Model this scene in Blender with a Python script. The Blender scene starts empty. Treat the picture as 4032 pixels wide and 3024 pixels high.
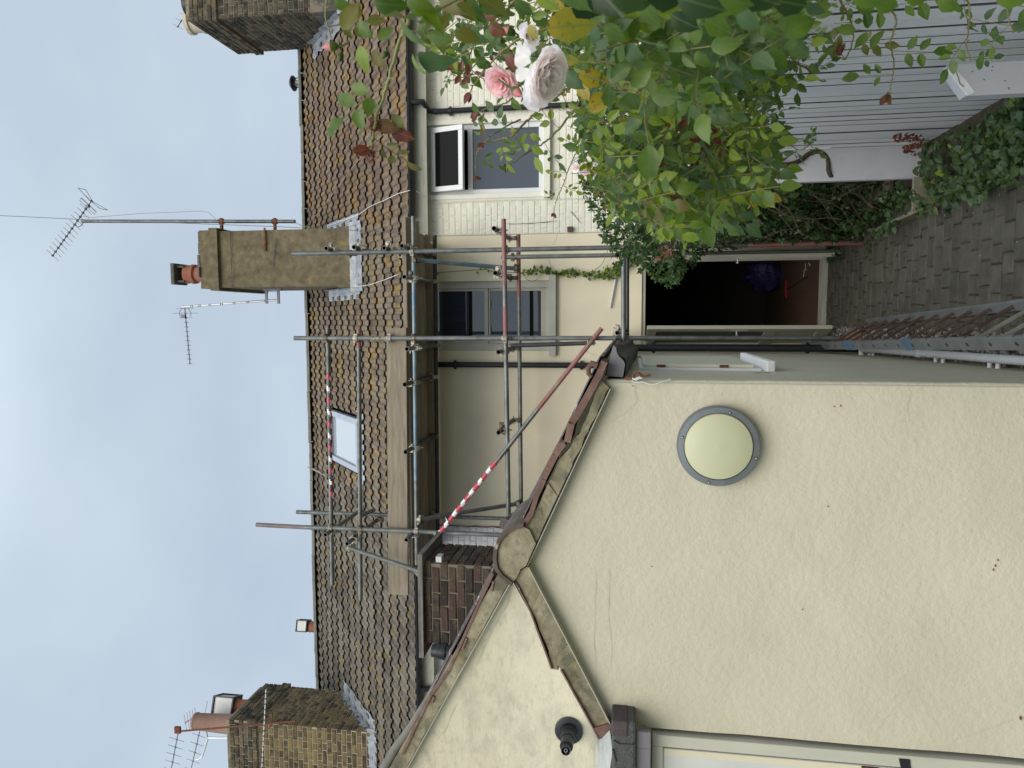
import bpy, math, random
from mathutils import Vector, Matrix, noise
random.seed(7)
V = Vector
S = bpy.context.scene
COL = S.collection
rad = math.radians

# ------------------------------------------------------------------ camera
FP = 2912.0                       # focal length in photo pixels (4032 wide)
CP = V((0, 0, 2.16))
yaw, pit, rol = rad(5.1), rad(9.2), rad(0.58)
Fw = V((-math.sin(yaw)*math.cos(pit), math.cos(yaw)*math.cos(pit), math.sin(pit)))
R0 = V((math.cos(yaw), math.sin(yaw), 0))
U0 = R0.cross(Fw)
Rt = R0*math.cos(rol) + U0*math.sin(rol)
Up = U0*math.cos(rol) - R0*math.sin(rol)
cam = bpy.data.cameras.new('camera')
camo = bpy.data.objects.new('camera', cam)
COL.objects.link(camo)
cx, cy, cz = -Up, Rt, -Fw         # the photograph was stored turned on its side
camo.matrix_world = Matrix(((cx.x, cy.x, cz.x, CP.x), (cx.y, cy.y, cz.y, CP.y), (cx.z, cy.z, cz.z, CP.z), (0, 0, 0, 1)))
cam.sensor_fit = 'HORIZONTAL'; cam.sensor_width = 36; cam.lens = 36*FP/4032
cam.clip_start = 0.05; cam.clip_end = 2000
cam.dof.use_dof = True; cam.dof.focus_distance = 4.5; cam.dof.aperture_fstop = 13
S.camera = camo
S.render.resolution_x, S.render.resolution_y = 1024, 768

# ------------------------------------------------------------------ world and sun (soft overcast daylight)
SUN_EL, SUN_AZ = 42, 178          # azimuth measured clockwise from +Y: behind the camera
W = bpy.data.worlds.new('World'); S.world = W; W.use_nodes = True
nt = W.node_tree; nt.nodes.clear()
N = nt.nodes.new; L = nt.links.new
out = N('ShaderNodeOutputWorld')
sky = N('ShaderNodeTexSky'); sky.sky_type = 'NISHITA'; sky.sun_disc = False
sky.sun_elevation = rad(SUN_EL); sky.sun_rotation = rad(SUN_AZ); sky.air_density = 1.0; sky.dust_density = 2.0
tc = N('ShaderNodeTexCoord')
mp = N('ShaderNodeMapping'); mp.inputs['Scale'].default_value = (1.0, 1.0, 2.0)
L(tc.outputs['Generated'], mp.inputs[0])
nz = N('ShaderNodeTexNoise'); nz.inputs['Scale'].default_value = 2.1; nz.inputs['Detail'].default_value = 5; nz.inputs['Roughness'].default_value = .48
nz.inputs['Distortion'].default_value = .15
L(mp.outputs[0], nz.inputs[0])
rp = N('ShaderNodeValToRGB')                       # thin and thicker cloud
rp.color_ramp.elements[0].position = .34; rp.color_ramp.elements[0].color = (.284, .342, .412, 1)
rp.color_ramp.elements[1].position = .66; rp.color_ramp.elements[1].color = (.362, .418, .468, 1)
L(nz.outputs[0], rp.inputs[0])
sp = N('ShaderNodeSeparateXYZ'); L(tc.outputs['Generated'], sp.inputs[0])
mr = N('ShaderNodeMapRange'); mr.interpolation_type = 'SMOOTHSTEP'; mr.inputs[1].default_value = .64; mr.inputs[2].default_value = 1.0
mr.inputs[3].default_value = 20.5; mr.inputs[4].default_value = 58.0   # overcast sky is brighter overhead
L(sp.outputs[2], mr.inputs[0])
vm = N('ShaderNodeVectorMath'); vm.operation = 'SCALE'; L(rp.outputs[0], vm.inputs[0]); L(mr.outputs[0], vm.inputs['Scale'])
mx = N('ShaderNodeMix'); mx.data_type = 'RGBA'; mx.inputs[0].default_value = .88; mx.clamp_result = False
L(sky.outputs[0], mx.inputs[6]); L(vm.outputs[0], mx.inputs[7])
b1 = N('ShaderNodeBackground'); b1.inputs[1].default_value = 0.05; L(mx.outputs[2], b1.inputs[0]); L(b1.outputs[0], out.inputs[0])

sun = bpy.data.lights.new('sun', 'SUN'); sun.energy = 1.5; sun.angle = rad(50); sun.color = (1, .93, .81)
suno = bpy.data.objects.new('sun', sun); COL.objects.link(suno)
az = rad(SUN_AZ); el = rad(SUN_EL)
sd = V((math.sin(az)*math.cos(el), math.cos(az)*math.cos(el), math.sin(el)))
suno.rotation_euler = sd.to_track_quat('Z', 'Y').to_euler(); suno.location = (0, -5, 12)
S.view_settings.view_transform = 'Standard'; S.view_settings.look = 'None'
S.view_settings.exposure = 0.88; S.view_settings.gamma = 1.0; S.view_settings.use_curve_mapping = False

# ------------------------------------------------------------------ rays from photo pixels (used to measure real positions)
def ray(x, y): return Fw*FP + Rt*(1512-y) + Up*(2016-x)
def aY(x, y, v): d = ray(x, y); return CP + d*(v/d.y)
def aX(x, y, v): d = ray(x, y); return CP + d*(v/d.x)
def aZ(x, y, v): d = ray(x, y); return CP + d*((v-CP.z)/d.z)
def aD(x, y, D): d = ray(x, y); return CP + d*(D/FP)
EZ, EY, RT = 4.80, 8.75, .84     # eave height, eave line, roof slope
RY = 12.12
def aR(x, y):
    d = ray(x, y); k = (EZ - RT*EY - CP.z)/(d.z - RT*d.y); return CP + d*k
def proj(p):
    q = V(p)-CP; w = q.dot(Fw)
    if w <= .02: return None
    return (2016 - q.dot(Up)/w*FP, 1512 - q.dot(Rt)/w*FP, w)

# ------------------------------------------------------------------ materials
MATS = {}
def mat(name, cols, scale=6, rough=.8, bump=0, bscale=30, layers=(), var=.12, metal=0, spec=.4, stretch=(1, 1, 1),
        transl=0, veins=False, detail=5, bumps=(), ior=None, emit=None, coat=0):
    """procedural material in world coordinates; cols = colour stops over noise"""
    m = bpy.data.materials.new(name); m.use_nodes = True; MATS[name] = m
    t = m.node_tree; n = t.nodes; l = t.links.new
    b = n['Principled BSDF']
    g = n.new('ShaderNodeNewGeometry'); mp = n.new('ShaderNodeMapping'); mp.inputs['Scale'].default_value = stretch
    l(g.outputs['Position'], mp.inputs[0])
    oi = n.new('ShaderNodeObjectInfo'); at = n.new('ShaderNodeAttribute'); at.attribute_name = 'rnd'
    ra = n.new('ShaderNodeMath'); ra.operation = 'ADD'; l(oi.outputs['Random'], ra.inputs[0]); l(at.outputs['Fac'], ra.inputs[1])
    fr = n.new('ShaderNodeMath'); fr.operation = 'FRACT'; l(ra.outputs[0], fr.inputs[0])
    ns = n.new('ShaderNodeTexNoise'); ns.inputs['Scale'].default_value = scale; ns.inputs['Detail'].default_value = detail
    ns.inputs['Roughness'].default_value = .6
    l(mp.outputs[0], ns.inputs[0])
    # noise + piece random -> ramp
    mm = n.new('ShaderNodeMath'); mm.operation = 'MULTIPLY_ADD'; mm.inputs[1].default_value = var*3
    l(fr.outputs[0], mm.inputs[0])
    off = n.new('ShaderNodeMath'); off.operation = 'SUBTRACT'; off.inputs[1].default_value = var*1.5
    l(ns.outputs[0], off.inputs[0]); l(off.outputs[0], mm.inputs[2])
    r = n.new('ShaderNodeValToRGB'); cr = r.color_ramp
    k = len(cols)
    for i, c in enumerate(cols):
        p = .28 + .44*i/max(1, k-1)
        e = cr.elements[i] if i < 2 else cr.elements.new(p)
        e.position = p; e.color = (*c, 1)
    if k == 1: cr.elements[1].color = (*cols[0], 1)
    l(mm.outputs[0], r.inputs[0])
    cur = r.outputs[0]
    for (sc, lo, hi, c, fac) in layers:
        q = n.new('ShaderNodeTexNoise'); q.inputs['Scale'].default_value = sc; q.inputs['Detail'].default_value = 6; q.inputs['Roughness'].default_value = .62
        l(mp.outputs[0], q.inputs[0])
        mr = n.new('ShaderNodeMapRange'); mr.inputs[1].default_value = lo; mr.inputs[2].default_value = hi; mr.inputs[4].default_value = fac
        l(q.outputs[0], mr.inputs[0])
        mx = n.new('ShaderNodeMix'); mx.data_type = 'RGBA'; l(mr.outputs[0], mx.inputs[0]); l(cur, mx.inputs[6]); mx.inputs[7].default_value = (*c, 1)
        cur = mx.outputs[2]
    if veins:
        uv = n.new('ShaderNodeUVMap'); se = n.new('ShaderNodeSeparateXYZ'); l(uv.outputs[0], se.inputs[0])
        a = n.new('ShaderNodeMath'); a.operation = 'SUBTRACT'; a.inputs[1].default_value = .5; l(se.outputs[0], a.inputs[0])
        ab = n.new('ShaderNodeMath'); ab.operation = 'ABSOLUTE'; l(a.outputs[0], ab.inputs[0])
        mr = n.new('ShaderNodeMapRange'); mr.inputs[1].default_value = .015; mr.inputs[2].default_value = .05; mr.inputs[3].default_value = .45; mr.inputs[4].default_value = 0
        l(ab.outputs[0], mr.inputs[0])
        # side veins
        v1 = n.new('ShaderNodeMath'); v1.operation = 'MULTIPLY_ADD'; v1.inputs[1].default_value = -.9; l(ab.outputs[0], v1.inputs[0]); l(se.outputs[1], v1.inputs[2])
        v2 = n.new('ShaderNodeMath'); v2.operation = 'MULTIPLY'; v2.inputs[1].default_value = 55; l(v1.outputs[0], v2.inputs[0])
        v3 = n.new('ShaderNodeMath'); v3.operation = 'SINE'; l(v2.outputs[0], v3.inputs[0])
        v4 = n.new('ShaderNodeMapRange'); v4.inputs[1].default_value = .75; v4.inputs[2].default_value = 1; v4.inputs[4].default_value = .16; l(v3.outputs[0], v4.inputs[0])
        v5 = n.new('ShaderNodeMath'); v5.operation = 'MAXIMUM'; l(mr.outputs[0], v5.inputs[0]); l(v4.outputs[0], v5.inputs[1])
        mx = n.new('ShaderNodeMix'); mx.data_type = 'RGBA'; l(v5.outputs[0], mx.inputs[0]); l(cur, mx.inputs[6]); mx.inputs[7].default_value = (.10, .155, .045, 1)
        cur = mx.outputs[2]
        # paler, greyer underside of the leaf
        bf = n.new('ShaderNodeMath'); bf.operation = 'MULTIPLY'; bf.inputs[1].default_value = .45; l(g.outputs['Backfacing'], bf.inputs[0])
        mx = n.new('ShaderNodeMix'); mx.data_type = 'RGBA'; l(bf.outputs[0], mx.inputs[0]); l(cur, mx.inputs[6]); mx.inputs[7].default_value = (.10, .165, .085, 1)
        cur = mx.outputs[2]
    l(cur, b.inputs['Base Color'])
    b.inputs['Roughness'].default_value = rough; b.inputs['Metallic'].default_value = metal
    b.inputs['Specular IOR Level'].default_value = spec
    if ior: b.inputs['IOR'].default_value = ior
    if coat: b.inputs['Coat Weight'].default_value = coat
    if bump or bumps:
        prev = None
        for (bs, st, dist) in ([(bscale, bump, .004)] if bump else []) + list(bumps):
            q = n.new('ShaderNodeTexNoise'); q.inputs['Scale'].default_value = bs; q.inputs['Detail'].default_value = 5
            l(mp.outputs[0], q.inputs[0])
            bp = n.new('ShaderNodeBump'); bp.inputs['Strength'].default_value = st; bp.inputs['Distance'].default_value = dist
            l(q.outputs[0], bp.inputs['Height'])
            if prev: l(prev.outputs[0], bp.inputs['Normal'])
            prev = bp
        l(prev.outputs[0], b.inputs['Normal'])
    if transl:
        tr = n.new('ShaderNodeBsdfTranslucent'); mx = n.new('ShaderNodeMixShader'); mx.inputs[0].default_value = transl
        hs = n.new('ShaderNodeHueSaturation'); hs.inputs['Value'].default_value = 1.7; hs.inputs['Saturation'].default_value = 1.1; l(cur, hs.inputs['Color'])
        l(hs.outputs[0], tr.inputs[0]); l(b.outputs[0], mx.inputs[1]); l(tr.outputs[0], mx.inputs[2])
        l(mx.outputs[0], n['Material Output'].inputs[0])
    return m

cream = mat('cream_render', [(.475, .45, .35), (.505, .475, .372), (.53, .50, .395)], scale=1.6, rough=.85, var=0,
            bumps=((3, .25, .02), (34, .5, .008), (110, .4, .003)), layers=((5, .62, .82, (.41, .385, .30), .30), (1.3, .55, .75, (.52, .50, .41), .3)), spec=.25)
cream2 = mat('stained_cream_render', [(.49, .455, .33), (.55, .52, .39)], scale=3, rough=.88, var=0,
             bumps=((3, .25, .02), (38, .5, .005), (150, .3, .0015)), layers=((2.6, .50, .68, (.30, .29, .23), .5), (14, .5, .72, (.28, .27, .215), .45)), stretch=(1, 1, 1.9), spec=.2)
facade = mat('pale_cream_facade', [(.77, .70, .53), (.81, .745, .575)], scale=.9, rough=.85, var=0, bumps=((3, .2, .01), (60, .3, .003)),
             layers=((1.2, .5, .75, (.60, .54, .40), .35), (6, .62, .8, (.60, .54, .40), .3)), spec=.2)
pbrick = mat('painted_brick_cream', [(.72, .70, .61), (.78, .76, .68)], scale=5, rough=.75, var=.05, bumps=((25, .5, .006), (90, .3, .002)),
             layers=((9, .62, .8, (.60, .55, .44), .3),), spec=.3)
pbrickw = mat('painted_brick_white', [(.66, .68, .70), (.74, .76, .78)], scale=5, rough=.7, var=.05, bumps=((25, .5, .006), (90, .3, .002)),
              layers=((9, .64, .8, (.45, .44, .40), .5),), spec=.3)
pmort = mat('painted_mortar', [(.67, .65, .56), (.73, .71, .62)], scale=8, rough=.9, var=0, bump=.5, bscale=40)
pmortw = mat('painted_mortar_white', [(.58, .59, .60), (.66, .67, .68)], scale=8, rough=.9, var=0, bump=.5, bscale=40)
tilem = mat('roof_tile_purple_brown', [(.080, .060, .045), (.130, .102, .076), (.18, .146, .110)], scale=14, rough=.9, var=.10,
            bump=.8, bscale=120, layers=((6, .545, .62, (.27, .165, .026), .8), (3.1, .48, .7, (.165, .145, .105), .5), (60, .67, .72, (.50, .48, .42), .6)), spec=.2, bumps=((30, .4, .006),))
tileg = mat('roof_tile_grey_brown', [(.070, .059, .046), (.116, .100, .078), (.162, .141, .112)], scale=14, rough=.92, var=.12,
            bump=.8, bscale=120, layers=((5, .575, .65, (.24, .155, .03), .75), (2.5, .5, .7, (.10, .08, .075), .5), (50, .69, .73, (.50, .48, .42), .6)), spec=.2, bumps=((30, .4, .006),))
tiler = mat('roof_tile_lichen_brown', [(.090, .064, .047), (.142, .105, .078), (.188, .150, .113)], scale=14, rough=.92, var=.10,
            bump=.8, bscale=120, layers=((4, .52, .63, (.23, .135, .03), .7), (60, .69, .73, (.50, .48, .42), .6)), spec=.2, bumps=((30, .4, .006),))
ridgem = mat('ridge_tile_grey', [(.11, .11, .10), (.19, .18, .16)], scale=10, rough=.95, var=.1, bump=.7, bscale=80, layers=((9, .55, .7, (.25, .17, .04), .6),), spec=.2)
felt_under = mat('roof_underlay', [(.03, .025, .022)], rough=.95, var=0)
conc = mat('weathered_cement', [(.098, .080, .050), (.15, .125, .078), (.205, .175, .115)], scale=9, rough=.95, var=0, bumps=((12, .5, .012), (70, .6, .004)),
           layers=((5, .62, .72, (.30, .22, .05), .7), (40, .62, .75, (.33, .32, .27), .5), (3, .5, .7, (.085, .075, .05), .5)), spec=.2)
verge = mat('mossy_verge_mortar', [(.16, .142, .092), (.255, .228, .155), (.36, .325, .235)], scale=7, rough=.95, var=0, bumps=((10, .5, .012), (80, .6, .004)),
            layers=((4, .5, .62, (.085, .08, .06), .75), (9, .56, .72, (.30, .235, .085), .5), (45, .68, .74, (.6, .6, .55), .8), (22, .52, .66, (.09, .085, .065), .55)), spec=.2)
redt = mat('red_clay_tile', [(.10, .062, .05), (.145, .082, .066), (.19, .125, .105)], scale=14, rough=.85, var=.06, bump=.6, bscale=120,
           layers=((10, .6, .75, (.10, .075, .06), .6), (60, .68, .72, (.6, .58, .52), .8)), spec=.3)
stock = mat('london_stock_brick', [(.062, .046, .030), (.115, .086, .048), (.165, .125, .065), (.20, .15, .07)], scale=10, rough=.92, var=.13, bumps=((40, .6, .006), (140, .5, .002)),
            layers=((14, .6, .72, (.06, .05, .04), .6), (5, .64, .75, (.20, .15, .05), .3)), spec=.2)
stockd = mat('sooty_stock_brick', [(.034, .03, .024), (.07, .06, .045), (.12, .10, .07), (.15, .115, .07)], scale=10, rough=.92, var=.13, bumps=((40, .6, .006), (140, .5, .002)),
             layers=((8, .62, .72, (.13, .14, .10), .4),), spec=.2)
pierb = mat('mixed_brown_brick', [(.036, .029, .024), (.060, .046, .035), (.088, .070, .042), (.072, .045, .036)], scale=9, rough=.88, var=.28, bumps=((30, .6, .008), (120, .5, .003)),
            layers=((11, .60, .70, (.17, .14, .045), .6), (45, .68, .72, (.6, .6, .55), .8)), spec=.25)
mort = mat('lime_mortar', [(.24, .215, .16), (.36, .33, .26)], scale=12, rough=.95, var=0, bump=.6, bscale=90)
mortd = mat('sooty_mortar', [(.13, .12, .095), (.20, .185, .15)], scale=12, rough=.95, var=0, bump=.6, bscale=90)
lead = mat('lead_flashing', [(.17, .185, .205), (.25, .27, .295), (.38, .40, .43)], scale=8, rough=.5, var=0, metal=.25, bumps=((9, .6, .02), (40, .4, .005)), spec=.5)
foil = mat('bright_flashing_foil', [(.62, .66, .70), (.80, .84, .88)], scale=12, rough=.28, var=0, metal=.75, bumps=((14, .9, .02), (45, .6, .006)))
blackp = mat('black_plastic', [(.012, .013, .017), (.018, .02, .025)], scale=8, rough=.38, var=0, bump=.1, bscale=40, layers=((20, .6, .8, (.06, .06, .06), .4),))
greyp = mat('mid_grey_plastic', [(.155, .145, .165), (.19, .18, .20)], scale=3, rough=.5, var=0, layers=((12, .6, .8, (.12, .115, .12), .4),))
whitep = mat('white_upvc', [(.62, .635, .66), (.66, .675, .695)], scale=3, rough=.35, var=0, layers=((5, .6, .8, (.6, .6, .58), .35),))
woodw = mat('aged_white_paint', [(.42, .415, .35), (.49, .48, .41)], scale=5, rough=.6, var=0, bump=.3, bscale=30, layers=((12, .62, .75, (.40, .38, .31), .5),), stretch=(1, 1, .4))
sillp = mat('grey_white_paint', [(.42, .425, .38), (.50, .505, .46)], scale=5, rough=.6, var=0, bump=.4, bscale=30, layers=((14, .62, .72, (.38, .37, .32), .5),))
glass = mat('window_glass', [(.045, .055, .07)], rough=.03, var=0, spec=.5, ior=1.85, bumps=((1.2, .05, .01),))
glassd = mat('dark_window_glass', [(.010, .011, .012)], rough=.05, var=0, spec=.15, ior=1.2)
glassb = mat('bright_skylight_glass', [(.26, .29, .32)], rough=.04, var=0, ior=2.2)
curt = mat('navy_blind', [(.01, .015, .035), (.02, .028, .05)], scale=3, rough=.8, var=0, stretch=(6, 1, .2))
gutterm = mat('fascia_grey_wood', [(.30, .30, .26), (.46, .45, .38)], scale=4, rough=.8, var=0, bump=.5, bscale=30, stretch=(.5, 1, 3), layers=((9, .55, .7, (.20, .18, .13), .5),))
steel = mat('galvanised_scaffold_tube', [(.095, .102, .100), (.15, .16, .156), (.21, .22, .21)], scale=7, rough=.48, var=.08, metal=.45, bumps=((60, .2, .002),),
            layers=((5, .55, .72, (.15, .14, .115), .6), (30, .66, .74, (.42, .43, .40), .6)), stretch=(1.4, 1.4, 1.4))
steelb = mat('blue_marked_scaffold_tube', [(.12, .15, .17), (.17, .24, .29), (.26, .30, .32)], scale=6, rough=.5, var=0, metal=.35,
             layers=((4, .52, .62, (.09, .20, .30), .7), (30, .66, .74, (.38, .40, .38), .6)))
steelr = mat('faded_red_scaffold_tube', [(.22, .085, .082), (.28, .14, .13)], scale=9, rough=.6, var=.05, metal=.1, layers=((8, .56, .66, (.22, .21, .20), .75),))
pinkg = mat('pink_grey_tube', [(.17, .12, .115), (.22, .20, .195)], scale=9, rough=.6, var=0, metal=.1)
steeld = mat('dark_scaffold_tube', [(.045, .048, .055), (.085, .09, .095)], scale=7, rough=.5, var=0, metal=.4, layers=((6, .6, .7, (.12, .06, .05), .5),))
bore = mat('tube_bore_rust', [(.03, .012, .010), (.05, .02, .016)], rough=.9, var=0)
coup = mat('scaffold_coupler_metal', [(.16, .135, .10), (.36, .33, .27), (.52, .49, .42)], scale=30, rough=.55, var=.25, metal=.4, bump=.5, bscale=90, layers=((25, .55, .68, (.10, .06, .04), .7),))
taper = mat('red_hazard_tape', [(.50, .035, .075), (.58, .05, .09)], scale=6, rough=.4, var=0)
tapew = mat('white_hazard_tape', [(.70, .70, .71), (.76, .76, .77)], scale=6, rough=.4, var=0)
board = mat('scaffold_board_timber', [(.155, .125, .088), (.225, .19, .14), (.29, .25, .19)], scale=5, rough=.85, var=.08, stretch=(.6, 6, 6), bump=.4, bscale=20,
            layers=((3, .6, .75, (.12, .095, .06), .5), (18, .68, .74, (.09, .06, .035), .6)))
terra = mat('terracotta_pot', [(.29, .105, .065), (.36, .145, .095)], scale=6, rough=.8, var=.03, bump=.3, bscale=50, layers=((9, .6, .75, (.22, .12, .085), .5),))
clay = mat('pale_clay_pot', [(.30, .185, .145), (.37, .235, .185)], scale=5, rough=.8, var=.03, bump=.3, bscale=50)
buff = mat('cream_buff_pot', [(.50, .43, .33), (.60, .53, .42)], scale=5, rough=.7, var=.03, layers=((7, .6, .72, (.30, .17, .09), .6),))
cowl = mat('grey_cowl_plate', [(.42, .43, .43), (.52, .53, .53)], scale=6, rough=.5, var=0, metal=.3)
rust = mat('rusty_iron', [(.10, .035, .02), (.20, .075, .04)], scale=30, rough=.9, var=0, bump=.7, bscale=100)
alum = mat('aluminium', [(.25, .27, .28), (.38, .40, .42)], scale=5, rough=.45, var=0, metal=.7, layers=((9, .55, .7, (.22, .22, .20), .5),))
alum2 = mat('light_aluminium', [(.5, .52, .54), (.6, .62, .64)], scale=5, rough=.45, var=0, metal=.4)
bluep = mat('blue_paint_mark', [(.07, .14, .22), (.13, .21, .29)], scale=9, rough=.6, var=0)
rungm = mat('brown_dirty_rung', [(.045, .024, .019), (.085, .048, .037)], scale=12, rough=.7, var=.1, layers=((20, .62, .72, (.28, .27, .25), .6),))
rungg = mat('grey_rung', [(.12, .115, .095), (.19, .185, .16)], scale=12, rough=.6, var=.1)
paver = mat('charcoal_block_paver', [(.055, .051, .042), (.078, .072, .059), (.098, .091, .075)], scale=9, rough=.85, var=.08, bumps=((60, .6, .004), (14, .3, .008)),
            layers=((5, .6, .75, (.09, .084, .068), .5), (2.5, .55, .7, (.036, .040, .027), .5)), spec=.3)
soil = mat('dark_earth', [(.035, .027, .018), (.07, .055, .038)], scale=9, rough=1, var=0, bump=1, bscale=40, bumps=((8, .8, .04),))
sand = mat('joint_grit', [(.028, .026, .020), (.05, .046, .036)], scale=30, rough=1, var=0, bump=.6, bscale=90)
fencem = mat('white_fence_paint', [(.70, .71, .76), (.76, .765, .80), (.80, .80, .80)], scale=3, rough=.7, var=.10, bumps=((20, .3, .004),), stretch=(2, 2, .5),
             layers=((4, .56, .75, (.42, .44, .38), .5), (45, .72, .75, (.12, .12, .11), .7)))
plankg = mat('grey_white_post_paint', [(.44, .455, .49), (.50, .51, .54)], scale=4, rough=.75, var=.06, bumps=((20, .3, .004),), layers=((35, .72, .75, (.10, .09, .08), .7), (4, .6, .8, (.30, .29, .28), .5)))
flake = mat('peeled_white_paint', [(.70, .72, .74), (.76, .77, .79)], scale=9, rough=.7, var=0, bumps=((20, .6, .01),))
kerbm = mat('cream_edging_board', [(.19, .18, .135), (.26, .25, .19)], scale=6, rough=.85, var=0, bump=.5, bscale=40, layers=((8, .58, .7, (.14, .12, .08), .6),))
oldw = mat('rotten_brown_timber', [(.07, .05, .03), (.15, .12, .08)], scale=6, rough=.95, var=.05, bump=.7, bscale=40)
pebb = mat('mixed_pebble', [(.08, .07, .058), (.17, .15, .125), (.30, .285, .26), (.18, .18, .18)], scale=15, rough=.8, var=.3)
feltr = mat('mineral_roofing_felt', [(.035, .037, .038), (.075, .078, .078), (.12, .125, .125)], scale=160, rough=.95, var=0, bump=.9, bscale=220, layers=((8, .55, .7, (.10, .105, .10), .5),))
feltp = mat('purple_roofing_felt', [(.055, .042, .046), (.095, .078, .082)], scale=160, rough=.95, var=0, bump=.9, bscale=220)
doorw = mat('white_painted_door', [(.50, .52, .50), (.56, .58, .56)], scale=4, rough=.5, var=0, bump=.2, bscale=20, layers=((18, .7, .75, (.45, .44, .40), .6),))
lampm = mat('brushed_grey_metal', [(.17, .19, .21), (.22, .245, .265)], scale=6, rough=.42, var=0, metal=.6, layers=((6, .55, .68, (.15, .17, .20), .7),))
diff = mat('cream_lamp_diffuser', [(.47, .47, .31), (.49, .49, .33)], scale=2, rough=.45, var=0, spec=.5, layers=((30, .72, .76, (.4, .38, .28), .4),))
cable = mat('white_cable', [(.62, .62, .58)], rough=.5, var=0)
cableg = mat('dark_cable', [(.05, .05, .055)], rough=.5, var=0)
dirt = mat('crack_dirt', [(.16, .15, .11)], rough=1, var=0)
crackl = mat('hairline_crack', [(.40, .38, .29)], rough=1, var=0)
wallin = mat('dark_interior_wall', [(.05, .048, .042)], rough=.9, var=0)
floorw = mat('brown_laminate_floor', [(.09, .055, .04), (.13, .08, .055)], scale=5, rough=.45, var=.05, stretch=(6, .5, 1))
bagm = mat('purple_plastic_sack', [(.04, .03, .13), (.065, .05, .18)], scale=6, rough=.3, var=0, bumps=((12, .9, .05), (40, .5, .01)))
redp = mat('red_plastic', [(.30, .02, .035)], rough=.4, var=0)
barkm = mat('brown_bark', [(.045, .03, .02), (.10, .07, .045)], scale=20, rough=.9, var=.1, bump=.8, bscale=80)
canem = mat('green_brown_cane', [(.10, .085, .03), (.15, .14, .045)], scale=10, rough=.6, var=.1, layers=((8, .5, .7, (.13, .04, .03), .6),))
greenc = mat('young_green_cane', [(.15, .17, .045), (.20, .21, .07)], scale=10, rough=.5, var=.1)
def leafm(name, cols, layers=(), tr=.35, veins=True, var=.10, rough=.42):
    return mat(name, cols, scale=22, rough=rough, var=var, layers=layers, transl=tr, veins=veins, spec=.45, bumps=((60, .25, .002),))
LG = leafm('rose_leaf_green', [(.040, .084, .013), (.072, .13, .018), (.11, .172, .026)])
LL = leafm('rose_leaf_lime', [(.12, .185, .014), (.17, .235, .02), (.21, .27, .04)])
LB = leafm('rose_leaf_bluish', [(.048, .095, .034), (.072, .13, .048)], rough=.5)
LR = leafm('rose_leaf_red', [(.09, .018, .016), (.15, .032, .024), (.13, .065, .022)], var=.12)
LY = leafm('rose_leaf_yellow', [(.30, .24, .03), (.36, .27, .04)], layers=((90, .58, .64, (.10, .07, .02), .9), (14, .5, .65, (.16, .19, .03), .7)))
LO = leafm('rose_leaf_olive', [(.09, .11, .02), (.14, .13, .025)], layers=((14, .5, .65, (.17, .06, .025), .5),))
CG = leafm('climber_leaf_dark', [(.024, .055, .016), (.042, .086, .022)], veins=False)
CM = leafm('climber_leaf_mid', [(.04, .085, .024), (.062, .115, .034)], veins=False)
CY = leafm('climber_leaf_yellowing', [(.17, .17, .05), (.15, .17, .04)], veins=False)
IG = leafm('ivy_leaf_green', [(.042, .078, .022), (.07, .118, .032)], veins=False)
petw = mat('pale_pink_petal', [(.82, .77, .76), (.86, .83, .82)], scale=16, rough=.55, var=.05, transl=.35, layers=((9, .55, .72, (.76, .60, .57), .4),))
petp = mat('pink_petal', [(.76, .54, .55), (.82, .70, .70)], scale=16, rough=.55, var=.12, transl=.35, layers=((9, .5, .7, (.72, .32, .32), .4),))
budm = mat('deep_pink_bud', [(.42, .10, .12), (.50, .20, .18)], scale=16, rough=.5, var=.1)
deadm = mat('withered_brown_petal', [(.16, .09, .05), (.30, .20, .13)], scale=16, rough=.9, var=.1)

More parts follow.
